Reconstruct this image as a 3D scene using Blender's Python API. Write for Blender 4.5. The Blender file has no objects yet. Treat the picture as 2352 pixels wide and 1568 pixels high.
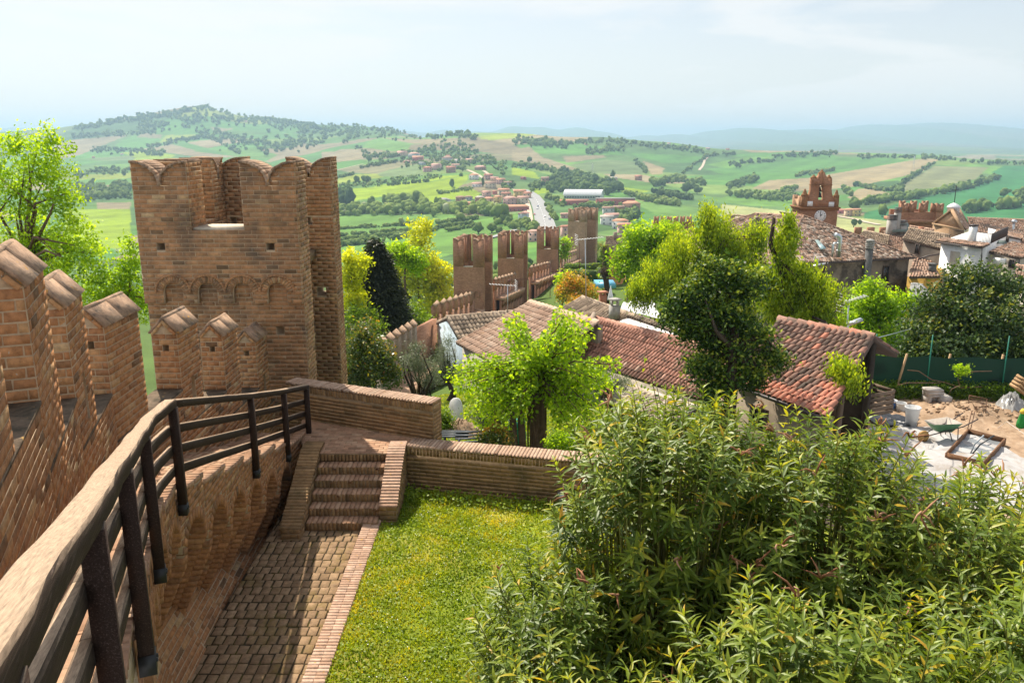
import bpy, math, random
import numpy as np
from mathutils import Vector, Matrix
random.seed(11)
rng = np.random.default_rng(11)
PI = math.pi
sc = bpy.context.scene
COL = sc.collection
# ---------------------------------------------------------------- camera
# eye at the origin, looking along +Y and about 14 degrees down (29 mm lens)
F = 1883.0
CX, CY = 1176.0, 784.0
TILT = math.atan((784 - 317) / F)
cam_d = bpy.data.cameras.new('camera')
cam_d.sensor_width = 36.0
cam_d.lens = 36.0 * F / 2352.0
cam_d.clip_start = 0.05
cam_d.clip_end = 60000.0
cam = bpy.data.objects.new('camera', cam_d)
COL.objects.link(cam)
cam.rotation_euler = (PI / 2 - TILT, 0, 0)
sc.camera = cam
# ---------------------------------------------------------------- sun, sky, exposure
SUN = Vector((-0.38, 0.72, 1.0)).normalized()
SUN_EL = math.asin(SUN.z)
SUN_AZ = math.atan2(SUN.x, SUN.y)
sun_d = bpy.data.lights.new('sun', 'SUN')
sun_d.energy = 5.0
sun_d.angle = math.radians(0.55)
sun_d.color = (1.0, 0.91, 0.76)
sun = bpy.data.objects.new('sun', sun_d)
COL.objects.link(sun)
sun.rotation_euler = SUN.to_track_quat('Z', 'Y').to_euler()
sc.view_settings.view_transform = 'Standard'
sc.view_settings.look = 'None'
sc.view_settings.gamma = 1.0
sc.view_settings.exposure = 0.6
sc.cycles.use_denoising = True
sc.cycles.use_adaptive_sampling = True
sc.cycles.adaptive_threshold = 0.02
sc.cycles.max_bounces = 5
sc.cycles.diffuse_bounces = 3
sc.cycles.glossy_bounces = 2
sc.cycles.transmission_bounces = 4
sc.cycles.transparent_max_bounces = 8
sc.cycles.volume_bounces = 0
sc.cycles.sample_clamp_indirect = 6.0
world = bpy.data.worlds.new('World')
sc.world = world
world.use_nodes = True


def build_world():
    nt = world.node_tree
    N, L = nt.nodes, nt.links
    N.clear()
    out = N.new('ShaderNodeOutputWorld')
    bg = N.new('ShaderNodeBackground')
    bg.inputs['Strength'].default_value = 0.083
    L.new(bg.outputs[0], out.inputs[0])
    sky = N.new('ShaderNodeTexSky')
    sky.sky_type = 'NISHITA'
    sky.sun_disc = False
    sky.sun_elevation = SUN_EL
    sky.sun_rotation = SUN_AZ
    sky.altitude = 140
    sky.air_density = 1.0
    sky.dust_density = 1.6
    sky.ozone_density = 1.5
    tc = N.new('ShaderNodeTexCoord')
    sep = N.new('ShaderNodeSeparateXYZ')
    L.new(tc.outputs['Generated'], sep.inputs[0])

    def math_(op, a, b=None, c=None):
        m = N.new('ShaderNodeMath'); m.operation = op
        for i, q in enumerate((a, b, c)):
            if q is None: continue
            if isinstance(q, (int, float)): m.inputs[i].default_value = q
            else: L.new(q, m.inputs[i])
        return m.outputs[0]
    z = math_('MAXIMUM', sep.outputs['Z'], 0.0)
    zz = math_('ADD', z, 0.14)
    px = math_('DIVIDE', sep.outputs['X'], zz)
    py = math_('DIVIDE', sep.outputs['Y'], zz)
    pz = math_('MULTIPLY', z, 14.0)
    comb = N.new('ShaderNodeCombineXYZ')
    L.new(px, comb.inputs[0]); L.new(py, comb.inputs[1]); L.new(pz, comb.inputs[2])
    n1 = N.new('ShaderNodeTexNoise'); n1.inputs['Scale'].default_value = 0.62
    n1.inputs['Detail'].default_value = 9; n1.inputs['Roughness'].default_value = 0.56
    n1.inputs['Distortion'].default_value = 0.25
    L.new(comb.outputs[0], n1.inputs['Vector'])
    r1 = N.new('ShaderNodeValToRGB')
    r1.color_ramp.elements[0].position = 0.42; r1.color_ramp.elements[0].color = (0.30, 0.30, 0.30, 1)
    r1.color_ramp.elements[1].position = 0.56; r1.color_ramp.elements[1].color = (0.95, 0.95, 0.95, 1)
    L.new(n1.outputs['Fac'], r1.inputs[0])
    # thin high veil everywhere, thicker towards the hazy horizon
    veil = math_('MULTIPLY', math_('POWER', math_('SUBTRACT', 1.0, z), 4.0), 0.8)
    cov = math_('MAXIMUM', math_('MULTIPLY', r1.outputs[0], 0.86), veil)
    mix = N.new('ShaderNodeMix'); mix.data_type = 'RGBA'
    L.new(cov, mix.inputs[0])
    L.new(sky.outputs[0], mix.inputs[6])
    mix.inputs[7].default_value = (8.1, 8.0, 7.85, 1)
    L.new(mix.outputs[2], bg.inputs['Color'])


build_world()

# ---------------------------------------------------------------- map helpers
# survey(): a direction read off the photograph -> metres per metre ahead; used to place things at their own real distance
CT, ST = math.cos(TILT), math.sin(TILT)


def ray(px, py):
    u = (px - CX) / F
    v = -(py - CY) / F
    y = CT + v * ST
    z = -ST + v * CT
    return u / y, z / y


def aty(px, py, y):
    X, S = ray(px, py)
    return Vector((X * y, y, S * y))


def atz(px, py, z):
    X, S = ray(px, py)
    y = z / S
    return Vector((X * y, y, z))


def proj(p):
    d = p[1] * CT - p[2] * ST
    up = p[1] * ST + p[2] * CT
    return CX + F * p[0] / d, CY - F * up / d, d


# ---------------------------------------------------------------- object helpers
W = {}


def tag(o, label=None, cat=None, group=None, kind=None):
    if label: o['label'] = label
    if cat: o['category'] = cat
    if group: o['group'] = group
    if kind: o['kind'] = kind
    return o


def link(o, parent=None, world_m=None):
    COL.objects.link(o)
    m = world_m if world_m is not None else Matrix.Identity(4)
    W[o] = m
    o.matrix_basis = m
    if parent is not None:
        o.parent = parent
        o.matrix_parent_inverse = W[parent].inverted()
    return o


def empty(name, loc, label=None, cat=None, group=None, kind=None):
    o = bpy.data.objects.new(name, None)
    o.empty_display_size = 0.2
    link(o, None, Matrix.Translation(Vector(loc)))
    return tag(o, label, cat, group, kind)


def mesh_np(name, v, quads=None, tris=None, ngons=None, tint=None, smooth=False, mats=None, midx=None):
    me = bpy.data.meshes.new(name)
    v = np.asarray(v, dtype=np.float32).reshape(-1, 3)
    loops, tot = [], []
    if quads is not None and len(quads):
        q = np.asarray(quads, dtype=np.int32).reshape(-1, 4); loops.append(q.ravel()); tot.append(np.full(len(q), 4, np.int32))
    if tris is not None and len(tris):
        t = np.asarray(tris, dtype=np.int32).reshape(-1, 3); loops.append(t.ravel()); tot.append(np.full(len(t), 3, np.int32))
    if ngons:
        for g in ngons:
            loops.append(np.asarray(g, np.int32)); tot.append(np.array([len(g)], np.int32))
    lp = np.concatenate(loops); tt = np.concatenate(tot)
    st = np.concatenate(([0], np.cumsum(tt)[:-1])).astype(np.int32)
    me.vertices.add(len(v)); me.vertices.foreach_set('co', v.ravel())
    me.loops.add(len(lp)); me.loops.foreach_set('vertex_index', lp)
    me.polygons.add(len(tt)); me.polygons.foreach_set('loop_start', st); me.polygons.foreach_set('loop_total', tt)
    if midx is not None:
        me.polygons.foreach_set('material_index', np.asarray(midx, np.int32))
    if smooth:
        me.polygons.foreach_set('use_smooth', np.ones(len(tt), bool))
    if tint is not None:
        a = me.attributes.new('tint', 'FLOAT', 'POINT')
        a.data.foreach_set('value', np.asarray(tint, np.float32))
    me.update(calc_edges=True)
    for m in (mats or []):
        me.materials.append(m)
    return me


BOXQ = np.array([[0, 3, 2, 1], [4, 5, 6, 7], [0, 1, 5, 4], [1, 2, 6, 5], [2, 3, 7, 6], [3, 0, 4, 7]])
BOXV = np.array([[-1, -1, -1], [1, -1, -1], [1, 1, -1], [-1, 1, -1], [-1, -1, 1], [1, -1, 1], [1, 1, 1], [-1, 1, 1]], float) * 0.5


class MB:
    def __init__(s):
        s.v, s.q, s.t, s.g, s.ti, s.n = [], [], [], [], [], 0

    def add(s, v, quads=None, tris=None, ngons=None, tint=0.5):
        v = np.asarray(v, float).reshape(-1, 3)
        if quads is not None and len(quads): s.q.append(np.asarray(quads) + s.n)
        if tris is not None and len(tris): s.t.append(np.asarray(tris) + s.n)
        if ngons: s.g += [[i + s.n for i in g] for g in ngons]
        s.v.append(v)
        s.ti.append(np.full(len(v), tint) if np.isscalar(tint) else np.asarray(tint, float))
        s.n += len(v)
        return s

    def box(s, c, size, rz=0.0, tint=0.5, jit=0.0):
        v = BOXV * np.asarray(size, float)
        if jit: v = v + rng.normal(0, jit, v.shape)
        if rz:
            a, b = math.cos(rz), math.sin(rz)
            v = v @ np.array([[a, b, 0], [-b, a, 0], [0, 0, 1]])
        return s.add(v + np.asarray(c, float), BOXQ, tint=tint)

    def ob(s, c, ux, uy, uz, tint=0.5, jit=0.0):
        """box with centre c and full edge vectors ux, uy, uz"""
        v = BOXV @ np.array([ux, uy, uz], float)
        if jit: v = v + rng.normal(0, jit, v.shape)
        return s.add(v + np.asarray(c, float), BOXQ, tint=tint)

    def bar(s, p0, p1, w, h, up=(0, 0, 1), tint=0.5):
        p0, p1 = Vector(p0), Vector(p1)
        d = (p1 - p0)
        side = d.cross(Vector(up)).normalized()
        u2 = side.cross(d).normalized()
        return s.ob((p0 + p1) / 2, d, side * w, u2 * h, tint)

    def prism(s, pts, ext, tint=0.5):
        """polygon (list of 3d points) pushed along ext"""
        p = np.array([list(q) for q in pts], float)
        n = len(p)
        v = np.vstack([p, p + np.asarray(list(ext), float)])
        q = [[i, (i + 1) % n, (i + 1) % n + n, i + n] for i in range(n)]
        return s.add(v, q, ngons=[list(range(n))[::-1], list(range(n, 2 * n))], tint=tint)

    def tube(s, pts, rads, n=6, tint=0.5, cap=True):
        pts = [Vector(p) for p in pts]
        if np.isscalar(rads): rads = [rads] * len(pts)
        vs = []
        for i, p in enumerate(pts):
            d = (pts[min(i + 1, len(pts) - 1)] - pts[max(i - 1, 0)])
            if d.length < 1e-9: d = Vector((0, 0, 1))
            d.normalize()
            a = d.cross(Vector((0.31, 0.17, 0.93)))
            if a.length < 0.05: a = d.cross(Vector((1, 0, 0)))
            a.normalize(); b = d.cross(a)
            for k in range(n):
                t = 2 * PI * k / n
                vs.append(p + (a * math.cos(t) + b * math.sin(t)) * rads[i])
        q = []
        for i in range(len(pts) - 1):
            for k in range(n):
                k2 = (k + 1) % n
                q.append([i * n + k, i * n + k2, (i + 1) * n + k2, (i + 1) * n + k])
        g = [list(range(n))[::-1], list(range((len(pts) - 1) * n, len(pts) * n))] if cap else None
        return s.add(np.array([list(p) for p in vs]), q, ngons=g, tint=tint)

    def lathe(s, c, prof, n=16, tint=0.5, M=None):
        vs, q = [], []
        for r, z in prof:
            for k in range(n):
                t = 2 * PI * k / n
                vs.append([r * math.cos(t), r * math.sin(t), z])
        vs = np.array(vs)
        if M is not None: vs = vs @ np.array(M.to_3x3()).T
        vs = vs + np.asarray(list(c), float)
        for i in range(len(prof) - 1):
            for k in range(n):
                k2 = (k + 1) % n
                q.append([i * n + k, i * n + k2, (i + 1) * n + k2, (i + 1) * n + k])
        return s.add(vs, q, ngons=[list(range(n))[::-1], list(range((len(prof) - 1) * n, len(prof) * n))], tint=tint)

    def mesh(s, name, mat, smooth=False):
        return mesh_np(name, np.vstack(s.v), np.vstack(s.q) if s.q else None, np.vstack(s.t) if s.t else None, s.g,
                       np.concatenate(s.ti), smooth, [mat])

    def build(s, name, mat, parent=None, smooth=False, label=None, cat=None, group=None, kind=None):
        o = bpy.data.objects.new(name, s.mesh(name, mat, smooth))
        link(o, parent)
        return tag(o, label, cat, group, kind)


# ---------------------------------------------------------------- materials
def new_mat(name):
    m = bpy.data.materials.new(name)
    m.use_nodes = True
    nt = m.node_tree
    b = nt.nodes['Principled BSDF']
    return m, nt.nodes, nt.links, b


def ramp(N, stops):
    r = N.new('ShaderNodeValToRGB')
    e = r.color_ramp.elements
    while len(e) < len(stops): e.new(0.5)
    for i, (p, c) in enumerate(stops):
        e[i].position = p
        e[i].color = (c[0], c[1], c[2], 1)
    return r


def noise(N, L, scale, detail=4, rough=0.55, coord=None, dist=0.0):
    n = N.new('ShaderNodeTexNoise')
    n.inputs['Scale'].default_value = scale
    n.inputs['Detail'].default_value = detail
    n.inputs['Roughness'].default_value = rough
    n.inputs['Distortion'].default_value = dist
    if coord is not None: L.new(coord, n.inputs['Vector'])
    return n


def mixc(N, L, fac, a, b, mode='MIX'):
    m = N.new('ShaderNodeMix'); m.data_type = 'RGBA'; m.blend_type = mode
    for i, q in ((0, fac), (6, a), (7, b)):
        if isinstance(q, (int, float)): m.inputs[i].default_value = q
        elif isinstance(q, tuple): m.inputs[i].default_value = (q[0], q[1], q[2], 1)
        else: L.new(q, m.inputs[i])
    return m.outputs[2]


def geo_pos(N):
    return N.new('ShaderNodeNewGeometry').outputs['Position']


def tint_mat(name, stops, rough=0.85, nscale=9.0, namt=0.45, stain=None, stain_scale=1.2, stain_lo=0.52, stain_hi=0.7, bump=0.25, bscale=60.0, spec=0.3, spots=None):
    """colour from the per-piece 'tint' value, broken up by world-space grain and stains"""
    m, N, L, b = new_mat(name)
    at = N.new('ShaderNodeAttribute'); at.attribute_name = 'tint'
    r = ramp(N, stops)
    L.new(at.outputs['Fac'], r.inputs[0])
    P = geo_pos(N)
    n = noise(N, L, nscale, 6, 0.65, P)
    rr = ramp(N, [(0.25, (1 - namt,) * 3), (0.75, (1 + namt * 0.6,) * 3)])
    L.new(n.outputs['Fac'], rr.inputs[0])
    col = mixc(N, L, 1.0, r.outputs[0], rr.outputs[0], 'MULTIPLY')
    if stain:
        ns = noise(N, L, stain_scale, 7, 0.68, P, 0.4)
        rs = ramp(N, [(stain_lo, (0, 0, 0)), (stain_hi, (1, 1, 1))])
        L.new(ns.outputs['Fac'], rs.inputs[0])
        col = mixc(N, L, rs.outputs[0], col, stain)
    if spots:
        nv = noise(N, L, spots[1], 3, 0.5, P)
        rv = ramp(N, [(spots[2], (0, 0, 0)), (spots[2] + 0.05, (1, 1, 1))])
        L.new(nv.outputs['Fac'], rv.inputs[0])
        col = mixc(N, L, rv.outputs[0], col, spots[0])
    L.new(col, b.inputs['Base Color'])
    b.inputs['Roughness'].default_value = rough
    b.inputs['Specular IOR Level'].default_value = spec
    if bump:
        nb = noise(N, L, bscale, 5, 0.6, P)
        bp = N.new('ShaderNodeBump'); bp.inputs['Strength'].default_value = bump; bp.inputs['Distance'].default_value = 0.02
        L.new(nb.outputs['Fac'], bp.inputs['Height']); L.new(bp.outputs[0], b.inputs['Normal'])
    return m


def flat_mat(name, col, rough=0.6, metal=0.0, var=0.25, nscale=6.0, bump=0.0, spec=0.4):
    return tint_mat(name, [(0.0, tuple(c * 0.8 for c in col)), (1.0, tuple(min(1, c * 1.2) for c in col))], rough, nscale, var, bump=bump, spec=spec) if metal == 0 else metal_mat(name, col, rough)


def metal_mat(name, col, rough):
    m, N, L, b = new_mat(name)
    b.inputs['Base Color'].default_value = (*col, 1)
    b.inputs['Metallic'].default_value = 0.9
    b.inputs['Roughness'].default_value = rough
    return m


def leaf_mat(name, stops, trans=0.45, tcol=None, rough=0.5, spec=0.35):
    m, N, L, b = new_mat(name)
    at = N.new('ShaderNodeAttribute'); at.attribute_name = 'tint'
    r = ramp(N, stops)
    L.new(at.outputs['Fac'], r.inputs[0])
    L.new(r.outputs[0], b.inputs['Base Color'])
    b.inputs['Roughness'].default_value = rough
    b.inputs['Specular IOR Level'].default_value = spec
    tr = N.new('ShaderNodeBsdfTranslucent')
    tc = mixc(N, L, 1.0, r.outputs[0], tcol or (1.8, 1.65, 0.5), 'MULTIPLY')
    L.new(tc, tr.inputs['Color'])
    ms = N.new('ShaderNodeMixShader'); ms.inputs[0].default_value = trans
    L.new(b.outputs[0], ms.inputs[1]); L.new(tr.outputs[0], ms.inputs[2])
    L.new(ms.outputs[0], N['Material Output'].inputs['Surface'])
    return m
# ================================================================ terrain
TC = [-500, 0, 200, 350, 470, 580, 700, 900, 1100, 1300, 1450, 1600, 1700, 1900, 2100, 2352, 2900]     # bearings (columns of the survey)
def sl(py): return ray(1176, py)[1]
TR = [   # distance ahead -> height per bearing; numbers > 100 are survey rows (seen edge), others metres
 (4,    [-9.6] * 17),
 (17,   [-12, -12, -12, -11, -10.5, -10, -9.6, -9.4, -9.2, -9.2, -9.2, -9.2, -9.2, -9.2, -9.2, -9.2, -9.2]),
 (29,   [-17, -17, -17, -17, -16, -15, -14, -11.2, -10.5, -10.6, -10.5, -10, -9.5, -9.1, -9.1, -9.1, -9.1]),
 (45,   [-24, -24, -24, -24, -23, -22, -20, -15, -13.6, -14, -14, -14, -13.5, -13, -12.5, -12.5, -12.5]),
 (75,   [-36, -36, -36, -36, -35, -34, -32, -24, -18.5, -18, -17.5, -17, -17, -17, -17, -17, -17]),
 (105,  [-44, -44, -44, -44, -43, -42, -40, -34, -24, -22, -21, -20, -20, -20, -20, -20, -20]),
 (215,  [-62, -62, -62, -62, -62, -61, -60, -56, -45, -33, -32, -32, -32, -34, -36, -38, -38]),
 (400,  [-78, -78, -78, -78, -78, -77, -76, -73, -66, -58, -56, -58, -60, -62, -64, -64, -64]),
 (700,  [-87, -87, -87, -87, -86, -85, -84, -82, -78, -72, -76, -80, -80, -80, -80, -78, -76]),
 (1000, [-90, -90, -90, -90, -89, -88, -87, 478, 462, 462, 475, -88, -88, -86, -80, -76, -70]),
 (1400, [-90, -90, -90, -89, -88, -86, 425, 412, 402, 416, 425, 437, 440, 440, 432, 428, 420]),
 (2000, [398, 398, 394, 392, 390, 388, 380, 358, 352, 364, 374, 386, 388, 384, 378, 384, 390]),
 (2600, [368, 366, 362, 358, 352, 352, 350, 322, 306, 315, 322, 334, 345, 348, 357, 368, 372]),
 (3200, [345, 340, 333, 322, 312, 316, 318, 308, -70, -70, -70, -80, -90, -90, -90, -90, -90]),
 (4000, [305, 302, 289, 263, 245, 271, 285, 299, -60, -70, -70, -80, -90, -90, -90, -90, -90]),
 (4700, [-30, -30, -10, 40, 60, 30, 10, 0, -60, -70, -70, -80, -90, -90, -90, -90, -90]),
 (6500, [-80] * 13 + [335, 338, 342, 350]),
 (9000, [-90] * 12 + [322, 318, 320, 326, 330]),
 (12500,[300, 296, 298, 300, 300, 300, 299, 298, 296, 306, 311, 303, 297, 292, 296, 306, 312]),
 (16000,[-60] * 17),
 (22000,[-120] * 17)]
_ty = np.log(np.array([r[0] for r in TR], float))
_tz = np.array([[(c if c <= 150 else sl(c) * r[0]) for c in r[1]] for r in TR], float)
_tx = np.array([(c - CX) / F / 1.02 for c in TC])


def _cr(p0, p1, p2, p3, t):
    m1 = (p2 - p0) * 0.5; m2 = (p3 - p1) * 0.5
    d = p2 - p1                                # keep the curve monotone between knots
    m1 = np.where(np.sign(m1) != np.sign(d), 0, np.sign(m1) * np.minimum(np.abs(m1), 3 * np.abs(d)))
    m2 = np.where(np.sign(m2) != np.sign(d), 0, np.sign(m2) * np.minimum(np.abs(m2), 3 * np.abs(d)))
    t2, t3 = t * t, t * t * t
    return (2 * t3 - 3 * t2 + 1) * p1 + (t3 - 2 * t2 + t) * m1 + (-2 * t3 + 3 * t2) * p2 + (t3 - t2) * m2


def _wob(x, y):
    r = np.hypot(x, y)
    a = np.clip((r - 500) / 2500, 0, 1)
    w = (np.sin(x / 173 + 1.3 * np.sin(y / 310)) + np.sin(y / 211 + 1.1 * np.sin(x / 270)) + 0.6 * np.sin(x / 71 + y / 93)) * 2.6
    w2 = (np.sin(x / 41 + y / 57) + np.sin(x / 33 - y / 49 + 2)) * 1.1
    far = np.clip((r - 7000) / 4000, 0, 1)
    w3 = (np.sin(x / 420) + np.sin(x / 163 + 1) * 0.6 + np.sin(x / 77 + 2) * 0.35 + np.sin(x / 900 + .7) * 1.2) * 34
    return a * (w + w2) * (1 - far) + far * w3


def height(x, y):
    x = np.atleast_1d(np.asarray(x, float)); y = np.atleast_1d(np.asarray(y, float))
    yy = np.maximum(y, 4.0)
    X = x / yy
    ly = np.clip(np.log(yy), _ty[0], _ty[-1] - 1e-6)
    i = np.clip(np.searchsorted(_ty, ly, side='right') - 1, 0, len(_ty) - 2)
    t = (ly - _ty[i]) / (_ty[i + 1] - _ty[i])
    Xc = np.clip(X, _tx[0], _tx[-1] - 1e-6)
    j = np.clip(np.searchsorted(_tx, Xc, side='right') - 1, 0, len(_tx) - 2)
    s = (Xc - _tx[j]) / (_tx[j + 1] - _tx[j])

    def row(k):
        k = np.clip(k, 0, len(_ty) - 1)
        J = lambda d: _tz[k, np.clip(j + d, 0, len(_tx) - 1)]
        return _cr(J(-1), J(0), J(1), J(2), s)
    z = _cr(row(i - 1), row(i), row(i + 1), row(i + 2), t)
    return z + _wob(x, y)


def h1(x, y): return float(height(x, y)[0])


_ys = np.exp(np.linspace(math.log(30), math.log(20000), 2600))


def ground_at(px, py, ymin=30.0):
    """where the line of sight of a surveyed point meets the land"""
    X, S = ray(px, py)
    hh = height(X * _ys, _ys)
    k = np.nonzero((hh >= S * _ys) & (_ys > ymin))[0]
    y = _ys[k[0]] if len(k) else 15000.0
    return Vector((X * y, y, h1(X * y, y)))


def poly_in(px, py, pts):
    pts = np.array(pts, float)
    inside = np.zeros(px.shape, bool)
    n = len(pts)
    for a in range(n):
        x0, y0 = pts[a]; x1, y1 = pts[(a + 1) % n]
        c = ((y0 > py) != (y1 > py)) & (px < (x1 - x0) * (py - y0) / (y1 - y0 + 1e-12) + x0)
        inside ^= c
    return inside


def tf(ox, oy, k):      # zoom sheet -> survey coordinates
    return lambda pts: [((ox + a / k) * 0.91875, (oy + b / k) * 0.91875) for a, b in pts]


ZA = tf(840, 380, 5.88)
ZL = tf(0, 240, 1.8375)
ZR = tf(1280, 290, 1.8375)
LIME = (0.27, 0.36, 0.02); GRN = (0.105, 0.235, 0.055); GRN2 = (0.145, 0.27, 0.06); DEEP = (0.05, 0.19, 0.075)
BRN = (0.30, 0.235, 0.165); BRN2 = (0.36, 0.27, 0.18); YEL = (0.30, 0.35, 0.06); PALE = (0.40, 0.40, 0.20); SCR = (0.16, 0.21, 0.10); STR = (0.42, 0.36, 0.2)
FIELDS = [
 (ZA([(40, 560), (500, 520), (1350, 450), (1950, 340), (1950, 400), (1780, 540), (2000, 545), (2130, 600), (2040, 690), (1700, 700), (1400, 770), (1250, 690), (900, 620), (250, 720), (230, 600)]), LIME),
 (ZA([(560, 500), (1400, 380), (1600, 350), (1940, 335), (1350, 440), (560, 515)]), LIME),
 (ZA([(20, 400), (280, 330), (590, 320), (700, 370), (250, 440), (20, 470)]), YEL),
 (ZA([(-400, 960), (700, 930), (1600, 910), (2000, 960), (2100, 1000), (1000, 1080), (-400, 1160)]), GRN2),
 (ZA([(-400, 1160), (1000, 1085), (2100, 1000), (2352, 950), (2700, 1000), (2500, 1400), (-400, 1650)]), GRN2),
 (ZA([(-200, 0), (400, -20), (700, 20), (430, 100), (250, 130), (-200, 170)]), BRN),
 (ZA([(-200, 170), (400, 110), (420, 180), (100, 240), (-200, 300)]), GRN),
 (ZL([(340, 200), (590, 180), (500, 215), (370, 270), (250, 300), (200, 240)]), BRN), (ZL([(620, 190), (670, 168), (745, 180), (740, 195)]), BRN),
 (ZL([(735, 215), (760, 180), (990, 178), (840, 200)]), YEL), (ZL([(780, 220), (850, 212), (1060, 270), (1000, 275)]), GRN),
 (ZL([(730, 235), (1100, 280), (950, 285), (760, 260)]), BRN), (ZL([(1220, 300), (1390, 215), (1540, 235), (1450, 250), (1240, 305)]), BRN),
 (ZL([(1480, 290), (1560, 245), (1640, 243), (1720, 270), (1550, 305)]), BRN), (ZL([(560, 260), (680, 250), (820, 275), (640, 290)]), LIME),
 (ZL([(620, 285), (830, 280), (590, 330)]), LIME), (ZL([(430, 320), (600, 310), (590, 345), (480, 345)]), GRN2),
 (ZL([(1740, 190), (1900, 200), (2210, 190), (2130, 215), (1900, 220)]), BRN), (ZL([(1660, 235), (1700, 205), (1880, 220), (1880, 245), (1800, 255)]), GRN2),
 (ZL([(440, 490), (600, 488), (600, 520), (450, 520)]), BRN), (ZL([(300, 520), (600, 520), (600, 700), (300, 700)]), LIME),
 (ZL([(240, 400), (420, 380), (420, 480), (240, 480)]), GRN2),
 (ZL([(650, 130), (800, 105), (860, 100), (800, 135)]), GRN), (ZL([(960, 145), (1080, 150), (1000, 170)]), BRN),
 (ZR([(0, 155), (80, 142), (140, 190), (220, 215), (330, 250), (250, 265), (0, 205)]), BRN), (ZR([(230, 185), (420, 180), (430, 190), (250, 215)]), BRN),
 (ZR([(260, 225), (430, 200), (600, 215), (600, 270), (380, 265)]), SCR), (ZR([(600, 205), (700, 240), (690, 265), (640, 270)]), BRN2),
 (ZR([(520, 170), (880, 185), (870, 215), (680, 215)]), GRN), (ZR([(890, 245), (1100, 225), (1440, 185), (1830, 200), (1680, 240), (1500, 275), (1150, 305), (960, 265)]), GRN),
 (ZR([(890, 225), (1060, 190), (1210, 185), (1190, 200), (1000, 240)]), GRN2),
 (ZR([(1100, 335), (1180, 295), (1360, 285), (1830, 205), (1900, 195), (1960, 200), (1880, 260), (1600, 320), (1480, 335), (1300, 345)]), BRN2),
 (ZR([(1540, 375), (1590, 335), (1660, 330), (1760, 365), (1600, 395)]), BRN2), (ZR([(1730, 345), (1800, 310), (1940, 230), (2190, 235), (2130, 290), (1950, 330), (1800, 345)]), (0.24, 0.24, 0.14)),
 (ZR([(1620, 445), (1800, 395), (2100, 325), (2250, 280), (2200, 260), (2260, 230), (2700, 230), (2700, 520), (1620, 500)]), DEEP),
 (ZR([(960, 405), (1300, 440), (1820, 490), (1800, 560), (960, 470)]), PALE), (ZR([(870, 365), (1240, 410), (1100, 412), (880, 385)]), GRN2),
 (ZR([(500, 325), (640, 345), (560, 362), (500, 350)]), LIME), (ZR([(0, 235), (100, 255), (130, 290), (0, 270)]), LIME),
 (ZR([(560, 375), (700, 395), (900, 430), (900, 470), (640, 440), (560, 400)]), (0.17, 0.29, 0.08)),
 (ZR([(575, 385), (660, 385), (740, 400), (690, 405)]), STR), (ZR([(90, 330), (180, 335), (170, 352), (110, 360)]), LIME),
]
NC, = (820,)
cols = np.linspace(-0.9, 0.9, NC)
rows = np.concatenate([np.array([0.8, 3, 6, 9, 12, 15, 17]), np.exp(np.linspace(math.log(19), math.log(450), 60)), np.exp(np.linspace(math.log(460), math.log(4800), 330)), np.exp(np.linspace(math.log(4900), math.log(22000), 60))])
NR = len(rows)
gy = np.repeat(rows, NC); gX = np.tile(cols, NR)
gx = gX * gy
gz = height(gx, gy)
tv = np.stack([gx, gy, gz], 1)
ii = (np.arange(NR - 1)[:, None] * NC + np.arange(NC - 1)[None, :]).ravel()
tq = np.stack([ii, ii + 1, ii + NC + 1, ii + NC], 1)
# patchwork of fields: nearest seed in metres, its own crop colour
seeds = np.stack([rng.uniform(-1.0, 1.0, 700), np.exp(rng.uniform(math.log(420), math.log(9000), 700))], 1)
sw = np.stack([seeds[:, 0] * seeds[:, 1], seeds[:, 1] * 0.8], 1)
pal = np.array([GRN, GRN2, (0.12, 0.2, 0.07), (0.09, 0.17, 0.06), BRN, (0.2, 0.28, 0.08), SCR, (0.13, 0.24, 0.06), (0.25, 0.22, 0.14), YEL])
pc = pal[rng.choice(len(pal), len(seeds), p=[.17, .15, .15, .14, .11, .08, .07, .07, .04, .02])] * rng.uniform(0.8, 1.2, (len(seeds), 1))
wx = gx + 22 * np.sin(gy / 83) ; wy = (gy + 18 * np.sin(gx / 71)) * 0.8
near = np.zeros(len(gx), int); edge = np.zeros(len(gx))
for a in range(0, len(gx), 20000):
    b_ = slice(a, a + 20000)
    d = np.hypot(wx[b_, None] - sw[None, :, 0], wy[b_, None] - sw[None, :, 1])
    o2 = np.argpartition(d, 1, axis=1)[:, :2]
    dd = np.take_along_axis(d, o2, 1)
    sw_ = dd[:, 0] > dd[:, 1]
    o2[sw_] = o2[sw_][:, ::-1]
    near[b_] = o2[:, 0]; edge[b_] = np.abs(dd[:, 1] - dd[:, 0])
tcol = pc[near]
d_ = gy * CT - gz * ST; u_ = gy * ST + gz * CT
spx = CX + F * gx / d_; spy = CY - F * u_ / d_
infield = np.zeros(len(gx), bool)
for pts, c in FIELDS:
    s_ = poly_in(spx, spy, pts) & (gy > 450) & (gy < 5000)
    tcol[s_] = c; infield |= s_
nearm = gy < 430
tcol[nearm] = np.array([0.10, 0.15, 0.04])
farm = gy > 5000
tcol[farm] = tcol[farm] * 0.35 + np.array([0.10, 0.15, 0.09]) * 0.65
wv = 1 + 0.10 * np.sin(gx / 37 + 2 * np.sin(gy / 60)) + 0.08 * np.sin(gx / 11 - gy / 17)
tcol = tcol * wv[:, None] * np.array([.78, .84, .7])


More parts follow.
